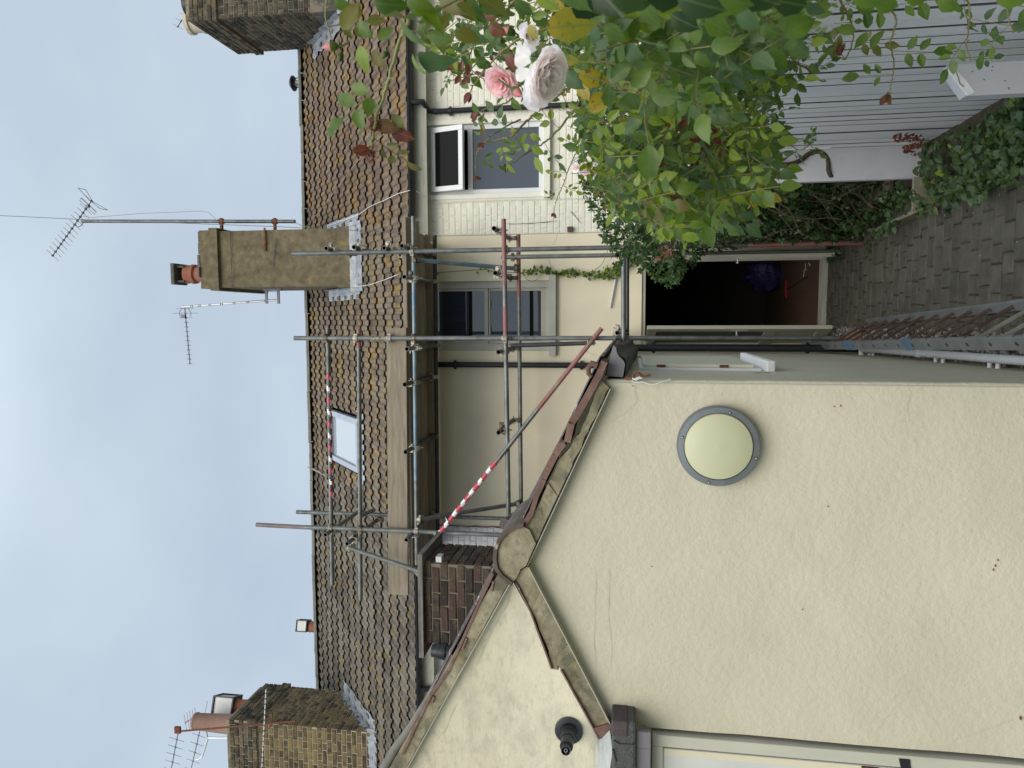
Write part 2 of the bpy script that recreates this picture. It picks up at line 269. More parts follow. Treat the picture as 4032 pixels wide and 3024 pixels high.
# ------------------------------------------------------------------ mesh building
WORLD = {}                        # world origin of every parent
def origin_of(p): return WORLD.get(p.name, V((0, 0, 0))) if p else V((0, 0, 0))
class MB:
    def __init__(s): s.v = []; s.f = []; s.m = []; s.mats = []; s.r = []; s.uv = []; s.cr = 0.0
    def mi(s, m):
        if m is None: return 0
        if m not in s.mats: s.mats.append(m)
        return s.mats.index(m)
    def add(s, vs, fs, m=None, uvs=None, rnd=None):
        o = len(s.v); k = s.mi(m); s.v += [tuple(q) for q in vs]
        r = s.cr if rnd is None else rnd
        s.r += [r]*len(vs)
        s.uv += list(uvs) if uvs else [(0, 0)]*len(vs)
        for f in fs: s.f.append([i+o for i in f]); s.m.append(k)
    def quad(s, a, b, c, d, m=None): s.add([a, b, c, d], [(0, 1, 2, 3)], m)
    def box(s, a, b, m=None):
        x0, y0, z0 = a; x1, y1, z1 = b
        if x0 > x1: x0, x1 = x1, x0
        if y0 > y1: y0, y1 = y1, y0
        if z0 > z1: z0, z1 = z1, z0
        s.add([(x0, y0, z0), (x1, y0, z0), (x1, y1, z0), (x0, y1, z0), (x0, y0, z1), (x1, y0, z1), (x1, y1, z1), (x0, y1, z1)],
              [(0, 3, 2, 1), (4, 5, 6, 7), (0, 1, 5, 4), (1, 2, 6, 5), (2, 3, 7, 6), (3, 0, 4, 7)], m)
    def obox(s, c, ax, ay, az, m=None):      # centre and three half-extent vectors
        c = V(c); ax = V(ax); ay = V(ay); az = V(az)
        p = [c+ax*i+ay*j+az*k for k in (-1, 1) for (i, j) in ((-1, -1), (1, -1), (1, 1), (-1, 1))]
        fs = [(0, 3, 2, 1), (4, 5, 6, 7), (0, 1, 5, 4), (1, 2, 6, 5), (2, 3, 7, 6), (3, 0, 4, 7)]
        if ax.cross(ay).dot(az) < 0: fs = [f[::-1] for f in fs]
        s.add(p, fs, m)
    def beam(s, p, q, w, h, m=None, up=(0, 0, 1)):
        p = V(p); q = V(q); d = (q-p); n = d.normalized(); u = V(up); a = n.cross(u)
        if a.length < 1e-4: a = n.cross(V((1, 0, 0)))
        a.normalize(); b = a.cross(n)
        s.obox((p+q)/2, d/2, a*w/2, b*h/2, m)
    def tube(s, p, q, r, m=None, n=12, caps=True, r2=None, hollow=None, inner=None):
        p = V(p); q = V(q); d = (q-p).normalized(); a = d.orthogonal().normalized(); b = d.cross(a)
        r2 = r if r2 is None else r2
        vs = []
        for c, rr in ((p, r), (q, r2)):
            for i in range(n):
                t = 2*math.pi*i/n; vs.append(c+(a*math.cos(t)+b*math.sin(t))*rr)
        fs = [(i, (i+1) % n, n+(i+1) % n, n+i) for i in range(n)]
        if caps and not hollow: fs += [tuple(range(n))[::-1], tuple(range(n, 2*n))]
        s.add(vs, fs, m)
        if hollow:                            # open bore at both ends
            for c, dd in ((p, d), (q, -d)):
                ring = [c+(a*math.cos(2*math.pi*i/n)+b*math.sin(2*math.pi*i/n))*r for i in range(n)]
                ri = [c+(a*math.cos(2*math.pi*i/n)+b*math.sin(2*math.pi*i/n))*r*hollow for i in range(n)]
                rd = [v+dd*.12 for v in ri]
                fl = dd.dot(d) < 0
                f1 = [(i, n+i, n+(i+1) % n, (i+1) % n) for i in range(n)]
                s.add(ring+ri, f1 if not fl else [f[::-1] for f in f1], m)
                s.add(ri+rd, (f1 if not fl else [f[::-1] for f in f1])+[tuple(range(n, 2*n))], inner or m)
    def path(s, pts, r, m=None, n=6, taper=1.0):
        pts = [V(p) for p in pts]; k = len(pts)
        if k < 2: return
        vs = []; a = None
        for i, p in enumerate(pts):
            d = (pts[min(i+1, k-1)]-pts[max(i-1, 0)]).normalized()
            if a is None: a = d.orthogonal().normalized()
            else:
                a = a-d*a.dot(d)
                a = a.normalized() if a.length > 1e-5 else d.orthogonal().normalized()
            b = d.cross(a); rr = r*(1+(taper-1)*i/(k-1))
            for j in range(n):
                t = 2*math.pi*j/n; vs.append(p+(a*math.cos(t)+b*math.sin(t))*rr)
        fs = []
        for i in range(k-1):
            for j in range(n): fs.append((i*n+j, i*n+(j+1) % n, (i+1)*n+(j+1) % n, (i+1)*n+j))
        fs += [tuple(range(n))[::-1], tuple(range((k-1)*n, k*n))]
        s.add(vs, fs, m)
    def lathe(s, c, axis, prof, m=None, n=24, cap=True):      # prof: (distance along axis, radius)
        c = V(c); d = V(axis).normalized(); a = d.orthogonal().normalized(); b = d.cross(a)
        vs = []
        for (h, r) in prof:
            for i in range(n):
                t = 2*math.pi*i/n; vs.append(c+d*h+(a*math.cos(t)+b*math.sin(t))*r)
        k = len(prof); fs = []
        for i in range(k-1):
            for j in range(n): fs.append((i*n+j, i*n+(j+1) % n, (i+1)*n+(j+1) % n, (i+1)*n+j))
        if cap: fs += [tuple(range(n))[::-1], tuple(range((k-1)*n, k*n))]
        s.add(vs, fs, m)
    def prism(s, poly, ext, m=None):
        poly = [V(p) for p in poly]; e = V(ext); n = len(poly)
        nv = V((0, 0, 0))
        for i in range(n): nv += poly[i].cross(poly[(i+1) % n])
        fs = [tuple(range(n)), tuple(range(n, 2*n))[::-1]] + [(i, n+i, n+(i+1) % n, (i+1) % n) for i in range(n)]
        if nv.dot(e) > 0: fs = [f[::-1] for f in fs]
        s.add(poly+[p+e for p in poly], fs, m)
    def ribbon(s, pts, w, nrm, m=None):       # thin crack line lying on a face
        pts = [V(p) for p in pts]; nrm = V(nrm).normalized(); vs = []; k = len(pts)
        for i, p in enumerate(pts):
            d = pts[min(i+1, k-1)]-pts[max(i-1, 0)]; a = d.cross(nrm)
            if a.length < 1e-6: a = V((1, 0, 0))
            a.normalize(); ww = w*(.6+.8*random.random())*(1 if 0 < i < k-1 else .3)
            vs += [p+a*ww/2, p-a*ww/2]
        s.add(vs, [(2*i, 2*i+1, 2*i+3, 2*i+2) for i in range(k-1)], m)
    def mesh(s, name, mats=None, off=V((0, 0, 0)), smooth=False):
        me = bpy.data.meshes.new(name)
        me.from_pydata([(x-off.x, y-off.y, z-off.z) for (x, y, z) in s.v], [], s.f)
        for m in (mats or s.mats): me.materials.append(m)
        if s.mats and not mats: me.polygons.foreach_set('material_index', s.m)
        at = me.attributes.new('rnd', 'FLOAT', 'POINT'); at.data.foreach_set('value', s.r)
        if any(u != (0, 0) for u in s.uv[:200]):
            ul = me.uv_layers.new(name='UVMap'); d = []
            for p in me.polygons:
                for vi in p.vertices: d += s.uv[vi]
            ul.data.foreach_set('uv', d)
        if smooth: me.polygons.foreach_set('use_smooth', [True]*len(me.polygons))
        me.update()
        return me
    def build(s, name, m=None, parent=None, smooth=False, bevel=0, **props):
        o0 = origin_of(parent) if parent else V((0, 0, 0))
        if parent is None and s.v:
            xs = [q[0] for q in s.v]; ys = [q[1] for q in s.v]; zs = [q[2] for q in s.v]
            o0 = V(((min(xs)+max(xs))/2, (min(ys)+max(ys))/2, min(zs)))
        me = s.mesh(name, [m] if m else None, o0, smooth)
        ob = bpy.data.objects.new(name, me); COL.objects.link(ob)
        if parent: ob.parent = parent
        else: ob.location = o0
        WORLD[ob.name] = o0
        for k, v in props.items(): ob[k] = v
        if bevel:
            b = ob.modifiers.new('bevel', 'BEVEL'); b.width = bevel; b.segments = 2; b.limit_method = 'ANGLE'
        if smooth:
            try: me.set_sharp_from_angle(angle=rad(40))
            except Exception: pass
        return ob
def thing(name, loc, label, cat, group=None, kind=None):
    o = bpy.data.objects.new(name, None); COL.objects.link(o); o.location = loc; o.empty_display_size = .2
    WORLD[o.name] = V(loc)
    if label: o['label'] = label
    if cat: o['category'] = cat
    if group: o['group'] = group
    if kind: o['kind'] = kind
    return o
def inst(name, me, M, parent):              # an object sharing mesh data, placed by a world matrix
    o = bpy.data.objects.new(name, me); COL.objects.link(o)
    o.parent = parent; o.matrix_basis = Matrix.Translation(-origin_of(parent)) @ M
    return o
def frame(o, ax, ay, az):
    return Matrix(((ax.x, ay.x, az.x, o.x), (ax.y, ay.y, az.y, o.y), (ax.z, ay.z, az.z, o.z), (0, 0, 0, 1)))

# ---- bricks
BCACHE = {}
def brick_mesh(l, h, m, d=.05, proud=.012, rnd=0):
    key = (round(l, 2), round(h, 3), m.name, rnd, proud); ro = 3.0 if m.name == 'mixed_brown_brick' else (1.6 if 'stock' in m.name else 1)
    if key in BCACHE: return BCACHE[key]
    r = random.Random(str(key)); b = MB(); e = .005
    j = lambda q: r.uniform(-q, q)*ro
    a = l/2; c = h/2
    back = [(-a, 0, -c), (a, 0, -c), (a, 0, c), (-a, 0, c)]
    mid = [(-a+j(.002), -proud+e, -c+j(.002)), (a+j(.002), -proud+e, -c+j(.002)), (a+j(.002), -proud+e, c+j(.002)), (-a+j(.002), -proud+e, c+j(.002))]
    fr = [(-a+e+abs(j(.003)), -proud+j(.002), -c+e), (a-e-abs(j(.003)), -proud+j(.002), -c+e), (a-e, -proud+j(.002), c-e), (-a+e, -proud+j(.002), c-e)]
    fs = [(8, 9, 10, 11)] + [(i, (i+1) % 4, 4+(i+1) % 4, 4+i) for i in range(4)] + [(4+i, 4+(i+1) % 4, 8+(i+1) % 4, 8+i) for i in range(4)]
    b.add(back+mid+fr, fs, m)
    BCACHE[key] = b.mesh('brick', [m]); return BCACHE[key]
def brick_wall(parent, o, ux, uz, w, h, m, m2=None, bl=.215, bh=.065, j=.010, limit=300, keep=None, bond='stretcher', proud=.012, name='brick', seed=1, m2p=0.0, phase=0):
    """bricks on the plane through o spanned by ux (along) and uz (up); outward normal is ux x uz"""
    o = V(o); ux = V(ux).normalized(); uz = V(uz).normalized(); nn = ux.cross(uz)
    r = random.Random(seed); items = []
    row = 0; z = 0.0
    while z+bh*.4 < h:
        z1 = min(z+bh, h)
        ls = [bl] if bond == 'stretcher' else [bl, (bl-j)/2]
        x = -(bl+j)/2*((row+phase) % 2) if bond == 'stretcher' else -((bl+j)*.75 if (row+phase) % 2 else 0)
        k = 0
        while x < w:
            ll = ls[k % len(ls)]*(1+r.uniform(-.02, .02)); a = max(0, x); b = min(w, x+ll); k += 1
            if b-a > .03:
                cx_, cz_ = (a+b)/2, (z+z1)/2
                p = o+ux*cx_+uz*cz_
                if keep is None or keep(cx_, cz_, b-a, p): items.append((p, b-a, z1-z, cx_, cz_))
            x += ll+j
        z += bh+j; row += 1
    def sz(it):
        q = proj(it[0])
        if q is None: return 9e9
        inside = -40 < q[0] < 4072 and -40 < q[1] < 3064
        return q[2] if inside else q[2]+1000
    order = sorted(items, key=sz); rest = order[limit:]; order = order[:limit]
    for (p, l, hh, a, b) in order:
        mm = m2 if (m2 and r.random() < m2p) else m
        me = brick_mesh(l, hh, mm, proud=proud, rnd=r.randrange(4))
        inst(name, me, frame(p+nn*r.uniform(-.0015, .0015), ux, -nn, uz), parent)
    if rest:
        b = MB()
        for (p, l, hh, _, _) in rest:
            me = brick_mesh(l, hh, m, proud=proud, rnd=r.randrange(4)); Mx = frame(p, ux, -nn, uz)
            b.add([Mx @ v.co for v in me.vertices], [tuple(q.vertices) for q in me.polygons], m, rnd=r.random())
        b.build(name+'s', None, parent, kind='stuff')

def wall_holes(b, x0, x1, z0, z1, y, holes, depth, m=None, top=None):
    """front face at y (facing -Y) with rectangular openings and their reveals"""
    xs = sorted({x0, x1, *[h[0] for h in holes], *[h[1] for h in holes]}); zs = sorted({z0, z1, *[h[2] for h in holes], *[h[3] for h in holes]})
    for i in range(len(xs)-1):
        for k in range(len(zs)-1):
            cx_, cz_ = (xs[i]+xs[i+1])/2, (zs[k]+zs[k+1])/2
            if any(h[0] < cx_ < h[1] and h[2] < cz_ < h[3] for h in holes): continue
            b.quad((xs[i], y, zs[k]), (xs[i+1], y, zs[k]), (xs[i+1], y, zs[k+1]), (xs[i], y, zs[k+1]), m)
    for (a, c, e, g) in holes:
        Y2 = y+depth
        b.quad((a, y, e), (a, Y2, e), (a, Y2, g), (a, y, g), m); b.quad((c, y, g), (c, Y2, g), (c, Y2, e), (c, y, e), m)
        b.quad((a, y, g), (a, Y2, g), (c, Y2, g), (c, y, g), m); b.quad((a, y, e), (c, y, e), (c, Y2, e), (a, Y2, e), m)
def room(b, x0, x1, y0, y1, z0, z1, m, mf=None):       # inside faces of a room
    b.quad((x0, y0, z0), (x0, y1, z0), (x0, y1, z1), (x0, y0, z1), m); b.quad((x1, y0, z1), (x1, y1, z1), (x1, y1, z0), (x1, y0, z0), m)
    b.quad((x0, y1, z0), (x1, y1, z0), (x1, y1, z1), (x0, y1, z1), m); b.quad((x0, y0, z1), (x0, y1, z1), (x1, y1, z1), (x1, y0, z1), m)
    b.quad((x0, y0, z0), (x1, y0, z0), (x1, y1, z0), (x0, y1, z0), mf or m)
def frame_rect(b, x0, x1, z0, z1, y, w, d, m=None, wt=None, wb=None):
    wt = w if wt is None else wt; wb = w if wb is None else wb
    b.box((x0, y, z0), (x0+w, y+d, z1), m); b.box((x1-w, y, z0), (x1, y+d, z1), m)
    b.box((x0+w, y+.001, z1-wt), (x1-w, y+d, z1), m); b.box((x0+w, y+.001, z0), (x1-w, y+d, z0+wb), m)

# ================================================================== SETTING
b = MB(); b.quad((-150, -150, -.06), (150, -150, -.06), (150, 150, -.06), (-150, 150, -.06))
b.build('ground', mat('garden_ground', [(.12, .13, .07), (.20, .18, .13)], scale=.4, rough=1, var=0), kind='structure')

YF = 8.9                                       # rear facade of the terrace
XR, XM, XL, XE = 5.6, 1.01, -2.59, -8.2        # party lines
# paved path between the outbuilding and the fence
b = MB(); b.quad((-.12, 0.5, -.012), (2.3, 0.5, -.012), (2.3, YF, -.012), (-.12, YF, -.012))
pav = b.build('patio', sand, kind='structure')
rp_ = random.Random(5); y = 8.86; PV = []
while y > 3.3:
    dy = .136*rp_.uniform(.94, 1.06); x = -.13-rp_.uniform(0, .16)
    while x < 1.35:
        w = rp_.choice((.12, .155, .17, .20))*rp_.uniform(.97, 1.03)
        PV.append((max(x, -.125), min(x+w, 1.5), y-dy, y)); x += w+.006
    y -= dy+.006
pvc = {}
def paver_mesh(w, d, k):
    key = (round(w, 2), round(d, 2), k)
    if key in pvc: return pvc[key]
    r = random.Random(str(key)); q = MB(); a = w/2; c = d/2; j = lambda: r.uniform(-.004, .004)
    lo = [(-a, -c, -.05), (a, -c, -.05), (a, c, -.05), (-a, c, -.05)]
    mi = [(-a+j(), -c+j(), -.007), (a+j(), -c+j(), -.007), (a+j(), c+j(), -.007), (-a+j(), c+j(), -.007)]
    e = .008
    hi = [(-a+e, -c+e, j()*.4), (a-e, -c+e, j()*.4), (a-e, c-e, j()*.4), (-a+e, c-e, j()*.4)]
    q.add(lo+mi+hi, [(8, 9, 10, 11)]+[(i, (i+1) % 4, 4+(i+1) % 4, 4+i) for i in range(4)]+[(4+i, 4+(i+1) % 4, 8+(i+1) % 4, 8+i) for i in range(4)], paver)
    pvc[key] = q.mesh('paver', [paver]); return pvc[key]
PV = [p for p in PV if p[1]-p[0] > .03]
PV.sort(key=lambda p: (not (p[0] < 1.15 and (proj((p[0], p[2], 0)) or (9e9,))[0] < 4100), p[2]))
far = MB()
for i, (x0, x1, y0, y1) in enumerate(PV):
    me = paver_mesh(x1-x0, y1-y0, rp_.randrange(3))
    M = Matrix.Translation(((x0+x1)/2, (y0+y1)/2, rp_.uniform(-.002, .003))) @ Matrix.Rotation(rp_.uniform(-.012, .012), 4, 'Z') @ Matrix.Rotation(rp_.uniform(-.008, .008), 4, 'X')
    if i < 300: inst('paver', me, M, pav)
    else: far.add([M @ v.co for v in me.vertices], [tuple(q.vertices) for q in me.polygons], paver, rnd=rp_.random())
if far.v: far.build('pavers', None, pav, kind='stuff')

# ================================================================== TERRACE HOUSES
def hz(x, y): p = aY(x, y, YF); return p.x, p.z
def house(name, loc, label): return thing(name, loc, label, 'house')
H_R = house('painted_brick_house', (3.2, YF, 0), 'right house with cream painted brickwork, white windows and lichen covered tiles behind the roses')
H_M = house('rendered_house', (-.8, YF, 0), 'middle house with smooth cream render behind the scaffolding and an open dark back doorway')
H_L = house('white_brick_house', (-5, YF, 0), 'left house with white painted brick and grey tiles beyond the scaffolding')

# windows and door openings (x0, x1, z0, z1) measured on the facade
wr = (hz(1900, 763)[0], hz(1900, 485)[0], hz(2140, 620)[1], hz(1676, 620)[1])
wm = (hz(1950, 1381)[0], hz(1950, 1106)[0], hz(2163, 1240)[1], hz(1676, 1240)[1])
dr = (-.315, .70, .04, 2.055)

def roof_tiles(parent, x0, x1, m, seed, hole=None):
    al = math.atan(RT); c, s_ = math.cos(al), math.sin(al)
    uv = V((0, c, s_)); un = V((0, -s_, c)); ux = V((1, 0, 0))
    gauge = .298; tw = .298
    r = random.Random(seed)
    meshes = []
    for k in range(5):
        q = MB(); rr = random.Random(seed*10+k)
        prof = []
        for rep in range(2):
            o = rep*.149
            prof += [(o+.0, .0), (o+.040, .0), (o+.060, .024), (o+.108, .025), (o+.130, .002)]
        prof.append((.300, .0))
        n = len(prof); vs = []
        j = lambda a: rr.uniform(-a, a)
        for (v0, dz) in ((0, .036), (.39, .002)):
            for (u, z) in prof: vs.append((u, v0+(j(.004) if v0 == 0 else 0), z+dz+j(.0015)))
        for (u, z) in prof: vs.append((u, .045, z*.8-.008))
        fs = [(i, i+1, n+i+1, n+i) for i in range(n-1)] + [(2*n+i, 2*n+i+1, i+1, i) for i in range(n-1)]
        q.add(vs, fs, m); meshes.append(q.mesh('roof_tile', [m]))
    items = []
    nx = int(math.ceil((x1-x0)/tw))
    for row in range(15):
        for cc in range(nx):
            xx = x0+cc*tw
            p = V((xx, EY-.06, EZ-.03)) + uv*(row*gauge)
            ce = p+ux*.15+uv*.16
            if hole and any(h(ce) for h in hole): continue
            items.append(p)
    def key(p):
        q = proj(p+V((.15, 0, 0)))
        return q[2] if q and -120 < q[1] < 3150 else 1e3
    items.sort(key=key)
    rest = MB()
    for i, p in enumerate(items):
        rot = Matrix.Rotation(r.uniform(-.012, .012), 4, 'Z')
        M = frame(p+un*r.uniform(-.003, .006)+uv*r.uniform(-.006, .006), ux, uv, un) @ rot
        me = meshes[r.randrange(5)]
        if i < 300: inst('roof_tile', me, M, parent)
        else: rest.add([M @ v.co for v in me.vertices], [tuple(f.vertices) for f in me.polygons], m, rnd=r.random())
    if rest.v: rest.build('roof_tiles', None, parent, kind='stuff')
    # deck under the tiles
    q = MB()
    a0 = V((x0, EY+.0, EZ-.03)); 
    q.quad(V((x0, EY+.02, EZ-.04)), V((x1, EY+.02, EZ-.04)), V((x1, RY, EZ-.04+RT*(RY-EY-.02))), V((x0, RY, EZ-.04+RT*(RY-EY-.02))))
    q.quad(V((x0, RY, EZ-.04+RT*(RY-EY-.02))), V((x1, RY, EZ-.04+RT*(RY-EY-.02))), V((x1, 16.1, EZ)), V((x0, 16.1, EZ)))
    q.build('roof_deck', felt_under, parent)
    # ridge tiles
    zr = EZ+RT*(RY-EY)+.0
    q = MB(); n = 9
    pr = [(math.cos(math.pi*(i/(n-1)))*.13, math.sin(math.pi*(i/(n-1)))*.095-.02) for i in range(n)]
    vs = [(0, a, bb) for (a, bb) in pr]+[(.445, a*.97, bb*.97) for (a, bb) in pr]
    vs += [(0, a*.85, bb*.8) for (a, bb) in pr]
    q.add(vs, [(i, i+1, n+i+1, n+i) for i in range(n-1)]+[(i+1, i, 2*n+i, 2*n+i+1) for i in range(n-1)], ridgem)
    me = q.mesh('ridge_tile', [ridgem])
    xx = x0
    while xx < x1-.05:
        inst('ridge_tile', me, Matrix.Translation((xx, RY, zr+.035+r.uniform(-.006, .008))) @ Matrix.Rotation(r.uniform(-.02, .02), 4, 'Y'), parent); xx += .45

# skylight corners on the roof plane
sk0, sk1 = -2.24, -1.44
skz0, skz1 = aR(1418, 1740), aR(1321, 1715)
sy0, sy1 = skz0.y-.12, skz1.y
inchim = lambda a, b_, c_, d_: (lambda p: a < p.x < b_ and c_ < p.y < d_)
holes_m = [inchim(sk0-.02, sk1+.02, sy0, sy1)]
roof_tiles(H_R, XM, XR, tiler, 1)
roof_tiles(H_M, XL, XM, tilem, 2, holes_m)
roof_tiles(H_L, XE, XL, tileg, 3)

# walls
def solid_sides(b, x0, x1, m=None):
    b.quad((x0, YF, 0), (x0, 16, 0), (x0, 16, 4.75), (x0, YF, 4.75), m); b.quad((x1, 16, 0), (x1, YF, 0), (x1, YF, 4.75), (x1, 16, 4.75), m)
    b.quad((x0, 16, 0), (x1, 16, 0), (x1, 16, 4.75), (x0, 16, 4.75), m)
    for xx in (x0, x1):
        b.add([(xx, YF, 4.75), (xx, 16, 4.75), (xx, RY, 7.8)], [(0, 1, 2)], m)
b = MB(); wall_holes(b, XL, XM-.002, 0, 4.78, YF, [wm, dr], .16); solid_sides(b, XL+.004, XM-.004); b.build('wall', facade, H_M)
b = MB(); wall_holes(b, XM+.002, XR, 0, 4.78, YF+.006, [wr], .16); solid_sides(b, XM+.004, XR); b.build('wall', pmort, H_R)
b = MB(); wall_holes(b, XE, XL-.002, 0, 4.78, YF+.006, [], .16); solid_sides(b, XE, XL-.004); b.build('wall', pmortw, H_L)
ux, uz = V((1, 0, 0)), V((0, 0, 1))
def kr(cx_, cz_, w, p): return not (wr[0]-.05-w/2 < p.x < wr[1]+.05+w/2 and wr[2]-.10 < p.z < wr[3]+.3) and p.x < 4.9
brick_wall(H_R, (XM+.01, YF+.006, 1.90), ux, uz, 3.9, 2.78, pbrick, keep=kr, proud=.0055, seed=3, bond='flemish')
brick_wall(H_L, (XL-2.6, YF+.006, 3.10), ux, uz, 2.59, 1.62, pbrickw, proud=.0065, seed=4, bond='flemish', limit=220)
# red primer peeping along the render edge of the middle house
b = MB(); b.ribbon([(XL+random.uniform(-.006, .006), YF-.012, 4.7-i*.05) for i in range(24)], .016, (0, -1, 0)); b.build('render_edge', redt, H_M)
# smooth painted reveal strips beside right window
b = MB()
b.box((wr[0]-.055, YF-.006, wr[2]-.02), (wr[0]-.002, YF+.004, wr[3]), None); b.box((wr[1]+.002, YF-.006, wr[2]-.02), (wr[1]+.055, YF+.004, wr[3]), None)
b.build('window_reveal', pbrick, H_R)

# interiors seen through glass and doorway
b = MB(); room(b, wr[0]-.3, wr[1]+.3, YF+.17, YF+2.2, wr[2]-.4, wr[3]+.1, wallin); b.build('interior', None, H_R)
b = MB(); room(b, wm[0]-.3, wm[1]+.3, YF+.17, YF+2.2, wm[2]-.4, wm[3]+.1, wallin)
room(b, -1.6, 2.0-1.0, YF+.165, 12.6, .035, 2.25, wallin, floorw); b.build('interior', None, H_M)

# ---- right window: top hung casement standing open over a fixed pane
b = MB(); x0, x1, z0, z1 = wr; yw = YF+.035
fr_ = MB(); frame_rect(fr_, x0, x1, z0, z1, yw, .06, .07); zt = hz(1849, 620)[1]
fr_.box((x0+.06, yw+.001, zt-.03), (x1-.06, yw+.069, zt+.03))
WR = fr_.build('window', whitep, H_R, bevel=.004)
q = MB(); q.box((x0+.06, yw+.03, z0+.06), (x1-.06, yw+.036, zt-.03)); q.build('pane', glass, WR)
# casement
zh = hz(1702, 620)[1]; ang = rad(17); hgt = zh-(zt+.02)
org = V((0, yw-.005, zh)); dz = V((0, -math.sin(ang), -math.cos(ang))); dn = V((0, -math.cos(ang), math.sin(ang)))
def cas(b, xa, xb, za, zb, ya, yb): # box in casement coordinates (distance down the sash)
    vs = [V((xx, 0, 0))+org+dz*zz+dn*yy for zz in (za, zb) for (xx, yy) in ((xa, ya), (xb, ya), (xb, yb), (xa, yb))]
    b.add(vs, [(0, 3, 2, 1), (4, 5, 6, 7), (0, 1, 5, 4), (1, 2, 6, 5), (2, 3, 7, 6), (3, 0, 4, 7)])
q = MB(); a, c = x0+.035, x1-.035
cas(q, a, a+.06, 0, hgt, 0, .05); cas(q, c-.06, c, 0, hgt, 0, .05); cas(q, a+.06, c-.06, 0, .055, .001, .049); cas(q, a+.06, c-.06, hgt-.06, hgt, .001, .049)
SA = q.build('casement', whitep, WR, bevel=.004)
q = MB(); cas(q, a+.06, c-.06, .055, hgt-.06, .022, .028); q.build('pane', glassd, WR)
q = MB(); q.box((x0-.07, YF-.06, z0-.085), (x1+.02, YF+.1, z0-.003)); q.build('window_sill', pbrick, H_R, bevel=.006)

# ---- middle window: vertical sash
x0, x1, z0, z1 = wm; yw = YF+.03
fr_ = MB(); frame_rect(fr_, x0, x1, z0, z1, yw, .085, .06, wt=.05, wb=.05)
WM = fr_.build('window', sillp, H_M, bevel=.004)
zm = hz(1919, 1240)[1]
q = MB(); a, c = x0+.085, x1-.085
frame_rect(q, a, c, zm, z1-.05, yw+.012, .035, .035, wt=.035, wb=.045); frame_rect(q, a, c, z0+.05, zm-.002, yw+.040, .035, .035, wt=.02, wb=.06)
q.build('sash', woodw, WM)
q = MB(); q.box((a+.03, yw+.028, zm+.04), (c-.03, yw+.033, z1-.08)); q.box((a+.03, yw+.056, z0+.10), (c-.03, yw+.061, zm-.02)); q.build('pane', glass, WM)
q = MB()
for t_ in (.25, .72): q.tube((a+(c-a)*t_-.05, yw+.02, zm-.022), (a+(c-a)*t_+.05, yw+.02, zm-.022), .006); q.box((a+(c-a)*t_-.05, yw+.02, zm-.026), (a+(c-a)*t_-.04, yw+.045, zm-.018)); q.box((a+(c-a)*t_+.04, yw+.02, zm-.026), (a+(c-a)*t_+.05, yw+.045, zm-.018))
q.build('sash_handle', whitep, WM)
q = MB(); zz0, zz1 = hz(1830, 1240)[1], hz(1740, 1240)[1]
q.box((a+.03, yw+.024, zz0), (c-.03, yw+.0275, zz1)); q.build('blind', curt, WM)
q = MB()
for (xa, xb) in ((1842, 1856), (2082, 2096)): q.box((a+.03, yw+(.024 if xa < 1900 else .052), hz(xb, 1240)[1]), (c-.03, yw+(.0275 if xa < 1900 else .0555), hz(xa, 1240)[1]))
q.build('glazing_band', glassd, WM)  # dark bands of the reflection, put on the panes as strips
p0, p1 = hz(2162, 1401), hz(2191, 1082)
q = MB(); q.box((p0[0], YF-.07, p1[1]), (p1[0], YF+.1, wm[2]-.002)); q.build('window_sill', sillp, H_M, bevel=.006)

# ---- fascia, gutters
def gutter(parent, x0, x1, z, m=blackp, y=EY-.07, r=.058):
    q = MB(); n = 8; vs = []
    for xx in (x0, x1):
        for i in range(n+1):
            t = math.pi*i/n; vs.append((xx, y+math.cos(t)*r, z-math.sin(t)*r))
        for i in range(n, -1, -1):
            t = math.pi*i/n; vs.append((xx, y+math.cos(t)*(r-.004), z-math.sin(t)*(r-.004)))
    k = 2*(n+1); q.add(vs, [(i, (i+1) % k, k+(i+1) % k, k+i) for i in range(k)] + [tuple(range(k)), tuple(range(k, 2*k))[::-1]])
    xx = x0+.4
    while xx < x1:
        for i in range(n):
            t0, t1 = math.pi*i/n, math.pi*(i+1)/n; rr = r+.007
            q.quad((xx, y+math.cos(t0)*rr, z-math.sin(t0)*rr), (xx+.03, y+math.cos(t0)*rr, z-math.sin(t0)*rr), (xx+.03, y+math.cos(t1)*rr, z-math.sin(t1)*rr), (xx, y+math.cos(t1)*rr, z-math.sin(t1)*rr))
        xx += .85
    return q.build('gutter', m, parent, smooth=False)
gutter(H_R, XM+.2, XR, EZ+.00); gutter(H_M, XL+.01, XM+.18, EZ+.00); gutter(H_L, XE, XL-.01, EZ+.00)
for (h, a, c) in ((H_R, XM+.005, XR), (H_M, XL+.005, XM-.005), (H_L, XE, XL-.005)):
    q = MB(); q.box((a, EY-.0, EZ-.20), (c, EY+.022, EZ-.0)); q.build('fascia_board', gutterm, h, bevel=.003)
    q = MB(); q.box((a, EY+.03, EZ-.165), (c, YF-.001, EZ-.15)); q.build('soffit_board', gutterm, h)

